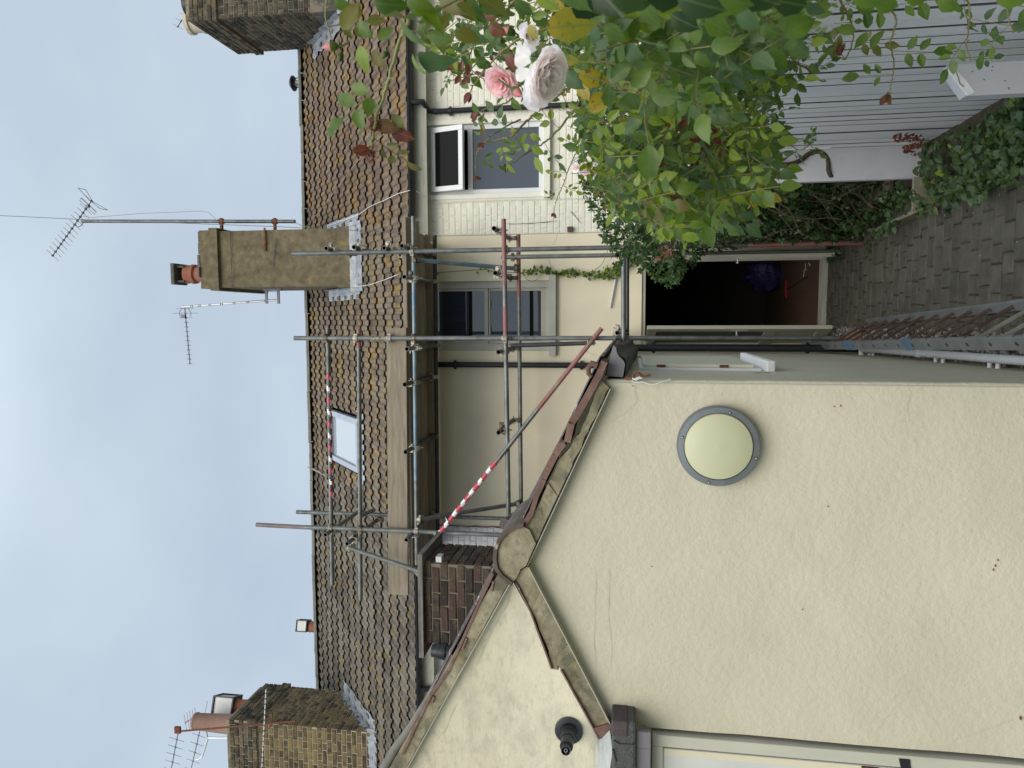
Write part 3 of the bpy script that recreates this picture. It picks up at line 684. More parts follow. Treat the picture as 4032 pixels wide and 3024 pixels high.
# ---- downpipes
def dpipe(parent, pts, r=.034, m=blackp, clips=()):
    q = MB(); q.path(pts, r, n=14)
    for c in clips:
        q.tube(V(c)-V((0, 0, .018)), V(c)+V((0, 0, .018)), r+.007, n=14); q.box((c[0]-r-.02, c[1]-.005, c[2]-.012), (c[0]+r+.02, c[1]+.03, c[2]+.012))
    return q.build('downpipe', m, parent, smooth=True)
px_ = hz(2000, 1436)[0]
dpipe(H_M, [(px_, YF-.045, EZ-.02), (px_, YF-.045, 2.1)], clips=[(px_, YF-.045, hz(1795, 1436)[1]), (px_, YF-.045, hz(2290, 1436)[1])])
g0, g1, g2 = aY(1628, 402, EY-.07), aY(1650, 404, EY-.05), aY(1702, 440, YF-.045)
dpipe(H_R, [(g0.x, EY-.07, EZ-.03), (g0.x, EY-.065, EZ-.12), (g0.x+.004, EY-.06, EZ-.17), (g2.x+.004, YF-.07, g2.z+.03), (g2.x, YF-.045, g2.z-.03), (g2.x, YF-.045, 3.6), (g2.x, YF-.045, 1.0)], r=.033, clips=[(g2.x, YF-.045, g2.z-.22)])
pl = aY(1690, 2690, YF-.05)
dpipe(H_L, [(pl.x, EY-.07, EZ-.02), (pl.x, EY-.06, EZ-.1), (pl.x+.02, YF-.06, 4.35), (pl.x+.02, YF-.06, 3.4)], r=.033, m=blackp)

# ---- skylight
al = math.atan(RT); uv = V((0, math.cos(al), math.sin(al))); un = V((0, -math.sin(al), math.cos(al)))
so = V((0, sy0, EZ+RT*(sy0-EY)))
sl = (sy1-sy0)/math.cos(al)
def sbox(q, xa, xb, va, vb, na, nb, m=None):
    vs = [V((xx, 0, 0))+so+uv*vv+un*nn for nn in (na, nb) for (xx, vv) in ((xa, va), (xb, va), (xb, vb), (xa, vb))]
    q.add(vs, [(0, 3, 2, 1), (4, 5, 6, 7), (0, 1, 5, 4), (1, 2, 6, 5), (2, 3, 7, 6), (3, 0, 4, 7)], m)
q = MB(); e = .085
sbox(q, sk0, sk0+e, 0, sl, .0, .10); sbox(q, sk1-e, sk1, 0, sl, .0, .10); sbox(q, sk0+e, sk1-e, 0, e, 0, .099); sbox(q, sk0+e, sk1-e, sl-e*1.3, sl, 0, .115)
SK = q.build('skylight', mat('skylight_frame_grey', [(.26, .28, .33), (.32, .34, .38)], rough=.45, var=0, metal=.3), H_M, bevel=.006)
q = MB(); sbox(q, sk0+e, sk1-e, e, sl-e, .06, .066); q.build('pane', glassb, SK)
q = MB(); sbox(q, sk0-.012, sk1+.012, -.01, 0, .0, .085); sbox(q, sk0-.012, sk0-.001, 0, sl+.01, 0, .07); sbox(q, sk1+.001, sk1+.012, 0, sl+.01, 0, .07); sbox(q, sk0-.012, sk1+.012, sl+.001, sl+.03, 0, .105); q.build('frame_seal', blackp, SK)
q = MB(); n = 50; vs = []
for i in range(n+1):
    xx = sk0-.13+(sk1-sk0+.26)*i/n; ph = (xx-XL) % .149
    hh = .045+(.036 if .05 < ph < .12 else .006)
    for vv, add in ((.02, .02), (-.19-.012*math.sin(i*.9), .012)): vs.append(V((xx, 0, 0))+so+uv*vv+un*(hh+add))
q.add(vs, [(2*i, 2*i+1, 2*i+3, 2*i+2) for i in range(n)]); q.build('apron_flashing', lead, SK)

# ---- chimneys
def flash(parent, x0, x1, y0, yb, m=lead, side='l', drop=.17, sidew=.17, jag=False, wob=.012):
    """lead dressed over the tiles in front of a stack and up its side"""
    q = MB(); r = random.Random(9); zf = lambda yy: EZ+RT*(yy-EY)+.055
    n = 26; vs = []
    for i in range(n+1):
        xx = x0-.06+(x1-x0+.12)*i/n; w = r.uniform(-wob, wob); ph = (xx-XL) % .149
        bump = .03 if .05 < ph < .12 else 0
        vs += [(xx, y0-.004, zf(y0)+.13+w), (xx, y0-.012, zf(y0)+.036+bump*.2), (xx, y0-drop+w, zf(y0-drop)+.030+bump*.35)]
    q.add(vs, [(3*i+k, 3*i+k+1, 3*i+k+4, 3*i+k+3) for i in range(n) for k in (0, 1)])
    for sd, xx in ((-1, x0), (1, x1)):
        vs = []; n = 16
        for i in range(n+1):
            yy = y0-drop*.5+(yb-y0+drop*.5)*i/n; w = r.uniform(-wob, wob)
            up = .15+((.05 if i % 2 else -.03) if jag else w)
            vs += [(xx+sd*.004, max(yy, y0+.0), zf(yy)+up), (xx+sd*.012, yy, zf(yy)+.03), (xx+sd*(sidew+w*1.5), yy, zf(yy)+.028+abs(w))]
        q.add(vs, [(3*i+k, 3*i+k+1, 3*i+k+4, 3*i+k+3) for i in range(n) for k in (0, 1)])
    return q.build('flashing', m, parent)

def rough_box(q, x0, x1, y0, y1, z0, z1, seg=.12, amp=.008, seed=0):
    """rendered block with softly uneven faces"""
    def face(o, a, b_, nn):
        na = max(2, int(a.length/seg)); nb = max(2, int(b_.length/seg)); vs = []
        for i in range(na+1):
            for j in range(nb+1):
                p = o+a*(i/na)+b_*(j/nb); d = noise.noise(p*3+V((seed, 0, 0)))*amp*2
                edge = i in (0, na) or j in (0, nb)
                vs.append(p+nn*(0 if edge else d))
        q.add(vs, [(i*(nb+1)+j, (i+1)*(nb+1)+j, (i+1)*(nb+1)+j+1, i*(nb+1)+j+1) for i in range(na) for j in range(nb)])
    dx, dy, dz_ = V((x1-x0, 0, 0)), V((0, y1-y0, 0)), V((0, 0, z1-z0))
    face(V((x0, y0, z0)), dx, dz_, V((0, -1, 0))); face(V((x0, y1, z0)), -V((0, y1-y0, 0)), dz_, V((-1, 0, 0)))
    face(V((x1, y0, z0)), dy, dz_, V((1, 0, 0))); face(V((x1, y1, z0)), -dx, dz_, V((0, 1, 0)))
    face(V((x0, y0, z1)), dx, dy, V((0, 0, 1))); face(V((x0, y0, z0)), dy, dx, V((0, 0, -1)))

# middle rendered chimney
cy0, cy1 = 10.15, 11.55
cx0, cx1 = aY(1200, 1128, cy0).x, aY(1200, 902, cy0).x
czt = aY(790, 1015, cy0).z
q = MB(); rough_box(q, cx0, cx1, cy0, cy1, 5.4, czt-.30, seed=1)
CH = q.build('chimney', conc, H_M, smooth=True); 
q = MB(); rough_box(q, cx0-.045, cx1+.045, cy0-.05, cy1+.05, czt-.30, czt-.17, amp=.01, seed=3); rough_box(q, cx0-.015, cx1+.015, cy0-.02, cy1+.02, czt-.169, czt, amp=.012, seed=5); q.build('chimney_cap', conc, CH, smooth=True)
q = MB(); zb = EZ+RT*(cy0-EY); rough_box(q, cx0-.02, cx1+.02, cy0-.025, cy1, 5.4, zb+.34, amp=.006, seed=6); q.build('chimney_plinth', conc, CH, smooth=True)
flash(CH, cx0-.02, cx1+.02, cy0-.03, 11.15, wob=.005)
pm = aY(750, 1080, cy0+.35); zp = czt
q = MB(); q.lathe((pm.x, pm.y, zp-.02), (0, 0, 1), [(0, .135), (.30, .115), (.32, .145), (.37, .15), (.38, .125), (.44, .14), (.47, .145), (.47, .10), (.3, .09)], n=28, cap=False); q.build('chimney_pot', terra, CH, smooth=True)
q = MB()
for dx in (-.11, .11): q.box((pm.x+dx-.015, pm.y-.12, zp+.43), (pm.x+dx+.015, pm.y+.12, zp+.56))
q.box((pm.x-.16, pm.y-.17, zp+.56), (pm.x+.16, pm.y+.17, zp+.62)); q.build('cowl', mat('mossy_cowl_slab', [(.05, .055, .05), (.12, .13, .10)], scale=12, rough=.9, var=0, bump=.5), CH, bevel=.008)
q = MB()
for k in range(4): q.box((cx0+.15+.17*k, cy0-.05+.02*k, czt+.002), (cx0+.31+.17*k, cy0+.12, czt+.03+.006*(k % 2)))
q.build('slate_piece', ridgem, CH)
# banding wire, cracks
q = MB(); zw = aY(913, 1015, cy0).z
q.path([(cx0-.02, cy0-.02, zw), (cx1+.01, cy0-.02, zw)], .004); q.path([(cx0-.02, cy0-.02, zw), (cx0-.02, cy1, zw-.02)], .004); q.build('strap_wire', cableg, CH)
q = MB(); pts = [aY(1082-1.0*i, 935+15*i, cy0-.012)+V((0, -.012, 0)) for i in range(9)]; q.ribbon(pts, .014, (0, -1, 0)); q.build('crack', cableg, CH)

def brick_chimney(parent, x0, x1, y0, y1, z0, z1, mb, md, mm, seed, limit=300):
    q = MB(); q.box((x0, y0, z0), (x1, y1, z1)); ch = q.build('chimney', mm, parent)
    hb = z1-.30
    half = limit//2
    zr0 = z0
    for k, (z_a, z_b, of, m_) in enumerate(((zr0, hb-.15, 0, mb), (hb-.15, hb, .035, md), (hb, z1, .012, md))):
        if of:
            q = MB(); q.box((x0-of+.006, y0-of+.006, z_a+.002), (x1+of-.006, y1+of-.006, z_b)); q.build('chimney_course', mm, ch)
        lim = (limit-90)//2 if k == 0 else 24
        brick_wall(ch, (x0-of, y0-of, z_a), V((1, 0, 0)), uz, x1-x0+2*of, z_b-z_a, m_, seed=seed+k, bond='flemish', limit=lim, phase=k, proud=.007, j=.012)
        if x0 > 0: brick_wall(ch, (x0-of, y1+of, z_a), V((0, -1, 0)), uz, y1-y0+2*of, z_b-z_a, m_, seed=seed+k+5, bond='flemish', limit=lim, phase=k+1, proud=.007, j=.012)
        else: brick_wall(ch, (x1+of, y0-of, z_a), V((0, 1, 0)), uz, y1-y0+2*of, z_b-z_a, m_, seed=seed+k+5, bond='flemish', limit=lim, phase=k+1, proud=.007, j=.012)
    q = MB(); rough_box(q, x0+.03, x1-.03, y0+.03, y1-.03, z1-.02, z1+.07, amp=.03, seg=.2, seed=seed); q.build('flaunching', verge, ch, smooth=True)
    return ch
# left brick chimney
lx1 = aY(1200, 2861, 9.9).x
CL = brick_chimney(H_L, lx1-1.25, lx1, 9.9, 11.0, 5.2, aY(905, 2861, 9.9).z, stock, stockd, mort, 20)
flash(CL, lx1-1.25, lx1, 9.9, 10.95, m=lead, jag=True, drop=.10, sidew=.22)
zt_ = aY(905, 2861, 9.9).z+.05
pp = aY(830, 2845, 10.25); q = MB(); hp = aY(767, 2845, 10.25).z-zt_
q.lathe((pp.x, pp.y, zt_-.03), (0, 0, 1), [(0, .155), (hp*.98, .125), (hp, .135), (hp+.03, .13), (hp+.03, .10), (hp*.7, .10)], n=28, cap=False); q.build('chimney_pot', clay, CL, smooth=True)
pp = aY(935, 2779, 10.75); q = MB(); q.lathe((pp.x, pp.y, zt_-.03), (0, 0, 1), [(0, .12), (.33, .10), (.36, .12)], n=24); q.build('chimney_pot', terra, CL, smooth=True)
def cowl_box(parent, c, w, h, rz):
    ca, sa = math.cos(rz), math.sin(rz); ax = V((ca, sa, 0))*w; ay = V((-sa, ca, 0))*w; az = V((0, 0, h)); c = V(c)
    q = MB(); q.obox(c, ax*.93, ay*.93, az*.9); ob = q.build('cowl', cowl, parent)
    q = MB()
    for i in (-1, 1):
        for j in (-1, 1): q.obox(c+ax*i+ay*j, ax*.08, ay*.08, az)
        q.obox(c+az*i, ax*1.08, ay*1.08, az*.07)
    q.build('cowl_frame', blackp, ob)
cowl_box(CL, (pp.x, pp.y, zt_+.50), .14, .17, .35)
pp = aY(860, 2893, 10.0)+V((.0, .5, 0)); q = MB(); q.lathe((pp.x-.06, pp.y, zt_-.03), (0, 0, 1), [(0, .11), (.08, .12), (.09, .10), (.18, .115), (.19, .095), (.27, .11), (.30, .07)], n=20); q.build('chimney_pot', terra, CL, smooth=True)
# right brick chimney
rx0 = aY(900, 70, 10.4).x
zr = aY(745, 60, 10.4).z
CR = brick_chimney(H_R, rx0, rx0+1.3, 10.4, 11.75, 5.4, zr, stockd, stockd, mortd, 40)
q = MB(); rough_box(q, rx0-.02, rx0+1.3, 10.38, 11.7, 5.6, 6.75, amp=.012, seed=11); q.build('render_patch', mat('dark_grey_render', [(.07, .065, .058), (.11, .10, .09)], scale=7, rough=.95, var=0, bump=.6, layers=((2.4, .55, .62, (.20, .17, .13), .8),)), CR, smooth=True)
flash(CR, rx0-.02, rx0+1.3, 10.35, 11.5, m=lead, sidew=.25, wob=.03)
pt_ = aY(740, 88, 11.2); ph_ = pt_.z-zr
q = MB(); q.lathe((max(pt_.x, rx0+.2), 11.2, zr-.05), (0, 0, 1), [(0, .17), (ph_*.50, .165), (ph_*.52, .185), (ph_*.58, .185), (ph_*.60, .165), (ph_*.92, .165), (ph_*.94, .19), (ph_*1.05, .19), (ph_*1.05, .15), (ph_*.8, .14)], n=32, cap=False); q.build('chimney_pot', buff, CR, smooth=True)
pk_ = aY(738, 22, 10.8); q = MB(); q.lathe((pk_.x, 10.8, zr-.05), (0, 0, 1), [(0, .13), ((pk_.z-zr)*.8, .12), ((pk_.z-zr)*.85, .17), ((pk_.z-zr)+.05, .17), ((pk_.z-zr)+.06, .10), ((pk_.z-zr)+.06, .02)], n=28, cap=False); q.build('chimney_pot', blackp, CR, smooth=True)

# things poking above the ridge, standing on the far roof slope
def ridge_thing(x, y, zr_):
    return aY(x, y, RY+.7)
p = ridge_thing(1235, 2468, 0); t = thing('capped_chimney_pot', (p.x, p.y, p.z-.6), 'terracotta pot with a square pale cowl showing above the left part of the ridge', 'chimney pot')
q = MB(); q.lathe((p.x, p.y, p.z-.6), (0, 0, 1), [(0, .12), (.64, .10), (.66, .11)], n=20); q.build('pot', terra, t, smooth=True)
pc = aY(1195, 2463, RY+.7); cowl_box(t, (pc.x, pc.y, pc.z), .10, .10, .3)
p = ridge_thing(1165, 328, 0); t = thing('roof_vent', (p.x, p.y, p.z-.5), 'small black disc shaped vent cowl just above the ridge near the right chimney', 'vent')
q = MB(); q.tube((p.x, p.y, p.z-.5), (p.x, p.y, p.z+.0), .05); q.build('pipe', cowl, t)
q = MB(); q.lathe((p.x, p.y, p.z+.0), (0, 0, 1), [(0, .02), (.03, .13), (.05, .135), (.10, .07), (.11, .01)], n=24, cap=False)
for a in range(3): q.tube((p.x+.09*math.cos(a*2.1), p.y+.09*math.sin(a*2.1), p.z-.1), (p.x+.09*math.cos(a*2.1), p.y+.09*math.sin(a*2.1), p.z+.04), .008, n=6)
q.build('cap', blackp, t)
p = ridge_thing(1246, 2555, 0); q = MB(); q.lathe((p.x, p.y, p.z-.35), (0, 0, 1), [(0, .10), (.33, .09), (.37, .06), (.38, 0.01)], n=20)
q.build('roof_vent', blackp, None, label='tiny dark dome barely clearing the ridge left of the square cowl', category='vent')

# ---- facade details on the middle house
q = MB(); a, c = aY(2435, 1040, YF-.03), aY(2403, 1207, YF-.03); q.path([a, c], .012, n=10); q.path([c, c+V((-.012, .03, -.008))], .012, n=10); q.build('overflow_pipe', whitep, H_M, smooth=True)
q = MB(); c = aY(2244, 903, YF-.02); q.box((c.x-.03, YF-.05, c.z-.03), (c.x+.03, YF-.0, c.z+.03)); q.build('junction_box', mat('brown_box', [(.10, .06, .05)], var=0), H_R)
def cracks(parent, lines, nrm, m, w, name='crack'):
    q = MB()
    for pts in lines:
        out_ = []
        for i in range(len(pts)-1):
            a, c = V(pts[i]), V(pts[i+1])
            for k in range(4):
                t_ = k/4; out_.append(a.lerp(c, t_)+V((random.uniform(-1, 1), 0, random.uniform(-1, 1)))*(.004 if k else .001))
        out_.append(V(pts[-1])); q.ribbon(out_, w, nrm)
    q.build(name, m, parent)
F_ = lambda *a: [aY(x, y, YF-.003) for (x, y) in a]
cracks(H_M, [F_((2197, 916), (2190, 945), (2175, 965)), F_((2160, 1010), (2170, 1060)), F_((2290, 1370), (2320, 1390), (2350, 1400))], (0, -1, 0), crackl, .003)
G_ = lambda *a: [aY(x, y, YF-.012) for (x, y) in a]
cracks(H_R, [G_((1995, 881), (2060, 880), (2120, 876), (2195, 870)), G_((2245, 830), (2275, 865), (2290, 880))], (0, -1, 0), dirt, .008)
q = MB(); q.path([aY(1660, 800, YF-.02), aY(1705, 800, YF-.02), aY(1850, 793, YF-.02), aY(2120, 785, YF-.02), aY(2310, 782, YF-.02)], .0035, n=5)
q.path([aY(1640, 753, EY-.15), aY(1668, 770, EY-.05), aY(1666, 785, YF-.02), aY(1660, 800, YF-.02)], .0035, n=5); q.build('wall_cable', cable, H_R)
# cables lying on the roof
def roofcable(parent, pts, m=cable, r=.004):
    q = MB(); out_ = [aR(x, y)+un*.085 for (x, y) in pts]; q.path(out_, r, n=5); q.build('roof_cable', m, parent)
roofcable(H_R, [(1640, 752), (1592, 765), (1540, 790), (1480, 815), (1430, 850), (1370, 872), (1310, 892)])
roofcable(H_M, [(1592, 1082), (1540, 1102), (1480, 1122), (1420, 1130)])
roofcable(H_R, [(1600, 480), (1500, 560), (1420, 650), (1350, 740), (1290, 820), (1225, 893), (1165, 875)], m=mat('grey_cable', [(.30, .29, .27)], var=0), r=.003)

# ---- doorway: frame, threshold, two leaves folded outwards
x0, x1, z0, z1 = dr
q = MB(); q.box((x0, YF+.02, z0), (x0+.045, YF+.10, z1)); q.box((x1-.045, YF+.02, z0), (x1, YF+.10, z1)); q.box((x0+.045, YF+.021, z1-.045), (x1-.045, YF+.099, z1)); DF = q.build('door_frame', woodw, H_M, bevel=.004)
q = MB(); q.box((x0-.01, YF-.05, -.01), (x1+.01, YF+.14, .045)); q.build('door_sill', mat('worn_pale_sill', [(.30, .30, .26), (.42, .42, .37)], scale=6, rough=.8, var=0, bump=.4, stretch=(.5, 3, 3)), H_M, bevel=.006)
def leaf_door(hx, hy, fx, fy, label=None):
    """panelled and glazed door leaf from hinge to free edge"""
    h = V((hx, hy, 0)); e = V((fx, fy, 0)); d = (e-h); wd = d.length; d.normalize(); nn = V((d.y, -d.x, 0)); t = .022
    def bx(q, a0, a1, c0, c1, t0=-t, t1=t):
        o = h+d*(a0+a1)/2+V((0, 0, (c0+c1)/2))+nn*(t0+t1)/2; q.obox(o, d*(a1-a0)/2, nn*(t1-t0)/2, V((0, 0, (c1-c0)/2)))
    q = MB(); zb, ztp = .06, 2.0
    bx(q, 0, .09, zb, ztp); bx(q, wd-.09, wd, zb, ztp); bx(q, .09, wd-.09, ztp-.10, ztp); bx(q, .09, wd-.09, zb, zb+.14); bx(q, .09, wd-.09, .62, .74)
    q.build('door', woodw, H_M, bevel=.005); D = bpy.context.scene.collection.objects[-1]
    q = MB(); bx(q, .10, wd-.10, zb+.14, .62, -.010, .010); q.build('door_panel', woodw, D)
    q = MB(); bx(q, .09, wd-.09, .74, ztp-.10, -.004, .004); q.build('pane', glass, D)
    q = MB(); bx(q, wd-.07, wd-.03, .92, 1.10, t, t+.006); q.tube(h+d*(wd-.05)+nn*(t+.01)+V((0, 0, 1.04)), h+d*(wd-.05)+nn*(t+.05)+V((0, 0, 1.04)), .009)
    q.tube(h+d*(wd-.05)+nn*(t+.05)+V((0, 0, 1.04)), h+d*(wd-.15)+nn*(t+.05)+V((0, 0, 1.04)), .009); q.build('door_handle', alum2, D)
leaf_door(-.31, YF-.01, aY(2900, 1288, 8.32).x, 8.32)
leaf_door(.72, YF-.01, .66, 8.33)
# things inside the doorway
c = aZ(3075, 1085, .04)
q = MB(); n = 18; vs = []
for i in range(n+1):
    for j in range(2*n):
        th = math.pi*i/n; ph = math.pi*j/n; d = V((math.sin(th)*math.cos(ph), math.sin(th)*math.sin(ph), math.cos(th)))
        rr = 1+.22*noise.noise(d*2.2)+.10*noise.noise(d*6)
        vs.append(V((c.x+.02+d.x*.24*rr, c.y+.15+d.y*.22*rr, .035+max(0, (d.z*.24+.19)*rr))))
q.add(vs, [(i*2*n+j, i*2*n+(j+1) % (2*n), (i+1)*2*n+(j+1) % (2*n), (i+1)*2*n+j) for i in range(n) for j in range(2*n)])
t = thing('plastic_sack', (c.x, c.y+.15, .04), 'shiny purple plastic sack slumped on the floor just inside the dark doorway', 'sack'); q.build('sack', bagm, t, smooth=True)
q = MB(); pt = V((c.x+.02, c.y+.13, .46)); q.lathe(pt-V((0, 0, .03)), (-.3, 0, 1), [(0, .05), (.03, .025), (.09, .06), (.12, .085)], n=14, cap=False); q.build('sack_neck', bagm, t, smooth=True)
a, c2 = aZ(3096, 1105, .06), aZ(3096, 1172, .06)
t = thing('broom', ((a.x+c2.x)/2, a.y, .04), 'broom with a red head lying on the floor in front of the purple sack', 'broom')
q = MB(); q.beam(a, c2, .05, .035); q.build('head', redp, t, bevel=.006)
q = MB()
for k in range(24): s0 = a.lerp(c2, (k+.5)/24); q.tube(s0+V((0, .02, -.005)), s0+V((0, .075, -.012)), .003, n=4)
q.build('bristles', blackp, t)
q = MB(); q.path([(a+c2)/2+V((0, -.02, 0)), aZ(3178, 1088, .05)], .010, n=8); q.build('handle', barkm, t)
for k, (x, y) in enumerate(((3171, 1052), (3186, 1040), (3165, 1075))):
    p = aZ(x, y, .04); q = MB(); q.box((p.x-.05, p.y-.012, .037), (p.x+.05, p.y+.012, .039)); o = q.build('paper_scrap', whitep, None, category='paper scrap',
    label=('white paper strip on the brown floor inside the doorway', 'pale paper strip nearest the right door jamb on the floor', 'small white scrap on the floor beside the broom handle')[k])
    o.rotation_euler.z = (.5, 1.2, -.4)[k]

# ================================================================== OUTBUILDING (front gable, rear wing)
def swx(y): return -.27-.10*(y-3.3)/5.6          # line of the side wall
OB = thing('outbuilding', (-1.1, 3.3, 0), 'low cream rendered outbuilding with two mossy gable verges and a blank end wall', 'outbuilding')
Y1, Y2 = 3.3, 4.9
g = lambda x, y, v=Y1: aY(x, y, v)
apex = g(2075, 2222); rc = g(2396, 1512); lc = g(2403, 2851)
b = MB()
# front wall as a softly uneven sheet
XA, XB = lc.x, -.285
nx_, nz_ = 60, 74
def ztop(x, ap, r_, l_): return r_.z+(ap.z-r_.z)*(r_.x-x)/(r_.x-ap.x) if x > ap.x else l_.z+(ap.z-l_.z)*(x-l_.x)/(ap.x-l_.x)
vs = []
for i in range(nx_+1):
    x = XA+(XB-XA)*i/nx_; zt = ztop(x, apex, rc, lc)+.03
    for k in range(nz_+1):
        z = zt*k/nz_-.03*(1-k/nz_); d = noise.noise(V((x*2.2, 3, z*2.2)))*.009+noise.noise(V((x*7, 5, z*7)))*.0028
        if i == nx_: d = 0
        vs.append((x, Y1+d, z))
b.add(vs, [(i*(nz_+1)+k, (i+1)*(nz_+1)+k, (i+1)*(nz_+1)+k+1, i*(nz_+1)+k+1) for i in range(nx_) for k in range(nz_)])
# rounded corner and side wall
zs_ = 2.27; vs = []
rows = [(XB, Y1), (-.277, Y1+.003), (-.271, Y1+.010), (-.27, Y1+.022)]
n = 30
for (x, y) in rows+[(swx(Y1+.022+(YF-Y1-.022)*i/n)+noise.noise(V((2, Y1+i*.6, 0)))*.004, Y1+.022+(YF-Y1-.022)*i/n) for i in range(1, n+1)]:
    for k in range(41):
        z = -.03+(zs_+.03)*k/40
        vs.append((x+(noise.noise(V((9, y*3, z*3)))*.004 if y > 3.4 else noise.noise(V((1, 2, z*6)))*.002), y, z))
m_ = len(vs)//41
wx0, wx1, wz0, wz1 = 4.1, 5.0, 1.44, 2.14
fs = []
for i in range(m_-1):
    for k in range(40):
        fs.append((i*41+k, (i+1)*41+k, (i+1)*41+k+1, i*41+k+1))
b.add(vs, fs)
b.build('wall', cream, OB, smooth=True)
# thin grey bead running down the corner
q = MB(); q.path([(-.283, Y1-.003, 2.25), (-.284, Y1-.004, 1.5), (-.286, Y1-.003, .8), (-.286, Y1-.004, 0)], .0022, n=5); q.build('corner_bead', mat('grey_bead', [(.42, .42, .38)], var=0), OB)
# rear wing gable wall
wl, wr_ = aY(1600, 3024, Y2), aY(1998, 2304, Y2)
sl2 = (wl.z-wr_.z)/(wr_.x-wl.x)
def z2(x): return wr_.z+(wr_.x-x)*sl2
b = MB(); nx_ = 40; vs = []
for i in range(nx_+1):
    x = -4.6+(-.45+4.6)*i/nx_
    for k in range(31):
        z = (z2(x)+.03)*k/30; vs.append((x, Y2+noise.noise(V((x*2, 7, z*2)))*.008, z))
b.add(vs, [(i*31+k, (i+1)*31+k, (i+1)*31+k+1, i*31+k+1) for i in range(nx_) for k in range(30)]); b.build('wing_wall', cream2, OB, smooth=True)
# roof slopes of both parts
roofd = mat('wing_roof_tile', [(.06, .045, .045), (.10, .08, .075)], scale=12, rough=.9, var=.1, bump=.6, bscale=80, layers=((26, .60, .66, (.45, .43, .42), .7),))
b = MB()
def slope(b, xa, za, xb, zb, ya, yb, nrib=0):
    """corrugated tile slope between eave (xa) and upper edge (xb)"""
    n = int((yb-ya)/.02); vs = []
    for i in range(n+1):
        y = ya+(yb-ya)*i/n; h = .012*(1+math.sin(y*2*math.pi/.15))
        vs += [(xa, y, za+h), (xb, y, zb+h)]
    b.add(vs, [(2*i, 2*i+1, 2*i+3, 2*i+2) for i in range(n)])
z_r = rc.z+.09
slope(b, -.17, rc.z+.02, apex.x, apex.z+.10, Y1+.01, Y2+.02)
slope(b, lc.x-.05, lc.z+.05, apex.x, apex.z+.10, Y1+.01, Y2)
slope(b, -.19, 2.30, -4.4, z2(-4.4)+.08, Y2+.02, YF-.02)
b.build('roof_slope', roofd, OB)
def vband(lower, upper, y0, y1, m, name, parent=OB, seed=0, rough_=.012):
    """mortar band between two pixel-measured edges, thickness y0..y1"""
    q = MB(); k = len(lower); vs = []
    for i in range(k):
        for (p, yy) in ((lower[i], y0), (upper[i], y0), (upper[i], y1), (lower[i], y1)):
            vs.append((p.x, yy+(noise.noise(V((p.x*14, yy, seed)))*rough_ if yy == y0 else 0), p.z+noise.noise(V((p.x*20, 4, seed)))*rough_*.6))
    fs = []
    for i in range(k-1):
        for j in range(4): fs.append((4*i+j, 4*i+4+j, 4*i+4+(j+1) % 4, 4*i+(j+1) % 4))
    fs += [(0, 1, 2, 3), (4*k-1, 4*k-2, 4*k-3, 4*k-4)]
    q.add(vs, fs); return q.build(name, m, parent)
def line(p, q, n): return [V(p).lerp(V(q), i/n) for i in range(n+1)]
def poly(pts, n):
    out_ = []
    for i in range(len(pts)-1): out_ += line(pts[i], pts[i+1], n)[:-1]
    return out_+[V(pts[-1])]
yf = Y1-.045
G = lambda x, y: aY(x, y, yf)
# right verge mortar, three lengths with cracks between
lo = poly([G(2398, 1527), G(2330, 1668), G(2240, 1858), G(2150, 2050), G(2075, 2218)], 8)
up = poly([G(2366, 1500), G(2287, 1700), G(2196, 1822), G(2122, 1985), G(2062, 2085)], 8)
vband(lo[:10], up[:10], yf, Y1+.02, verge, 'verge_mortar', seed=1); vband([lo[9]]+lo[10:21], [up[9]]+up[10:21], yf+.002, Y1+.02, verge, 'verge_mortar', seed=2); vband(lo[20:], up[20:], yf, Y1+.02, verge, 'verge_mortar', seed=3)
# fibre-cement undercloak strip
def strip(pts, w, m, name, dy=.0):
    q = MB()
    for i in range(len(pts)-1):
        a, c = V(pts[i]), V(pts[i+1]); q.beam(a+V((0, dy, 0)), c+V((0, dy, 0)), .10, w)
    q.build(name, m, OB)
strip([G(2400, 1530)+V((0, .04, -.004)), G(2075, 2226)+V((0, .04, -.004))], .004, mat('pale_undercloak', [(.36, .35, .29)], var=0, rough=.8), 'verge_undercloak')
strip([G(2078, 2232)+V((0, .04, -.004)), G(2400, 2850)+V((0, .04, -.004))], .005, MATS['pale_undercloak'], 'verge_undercloak')
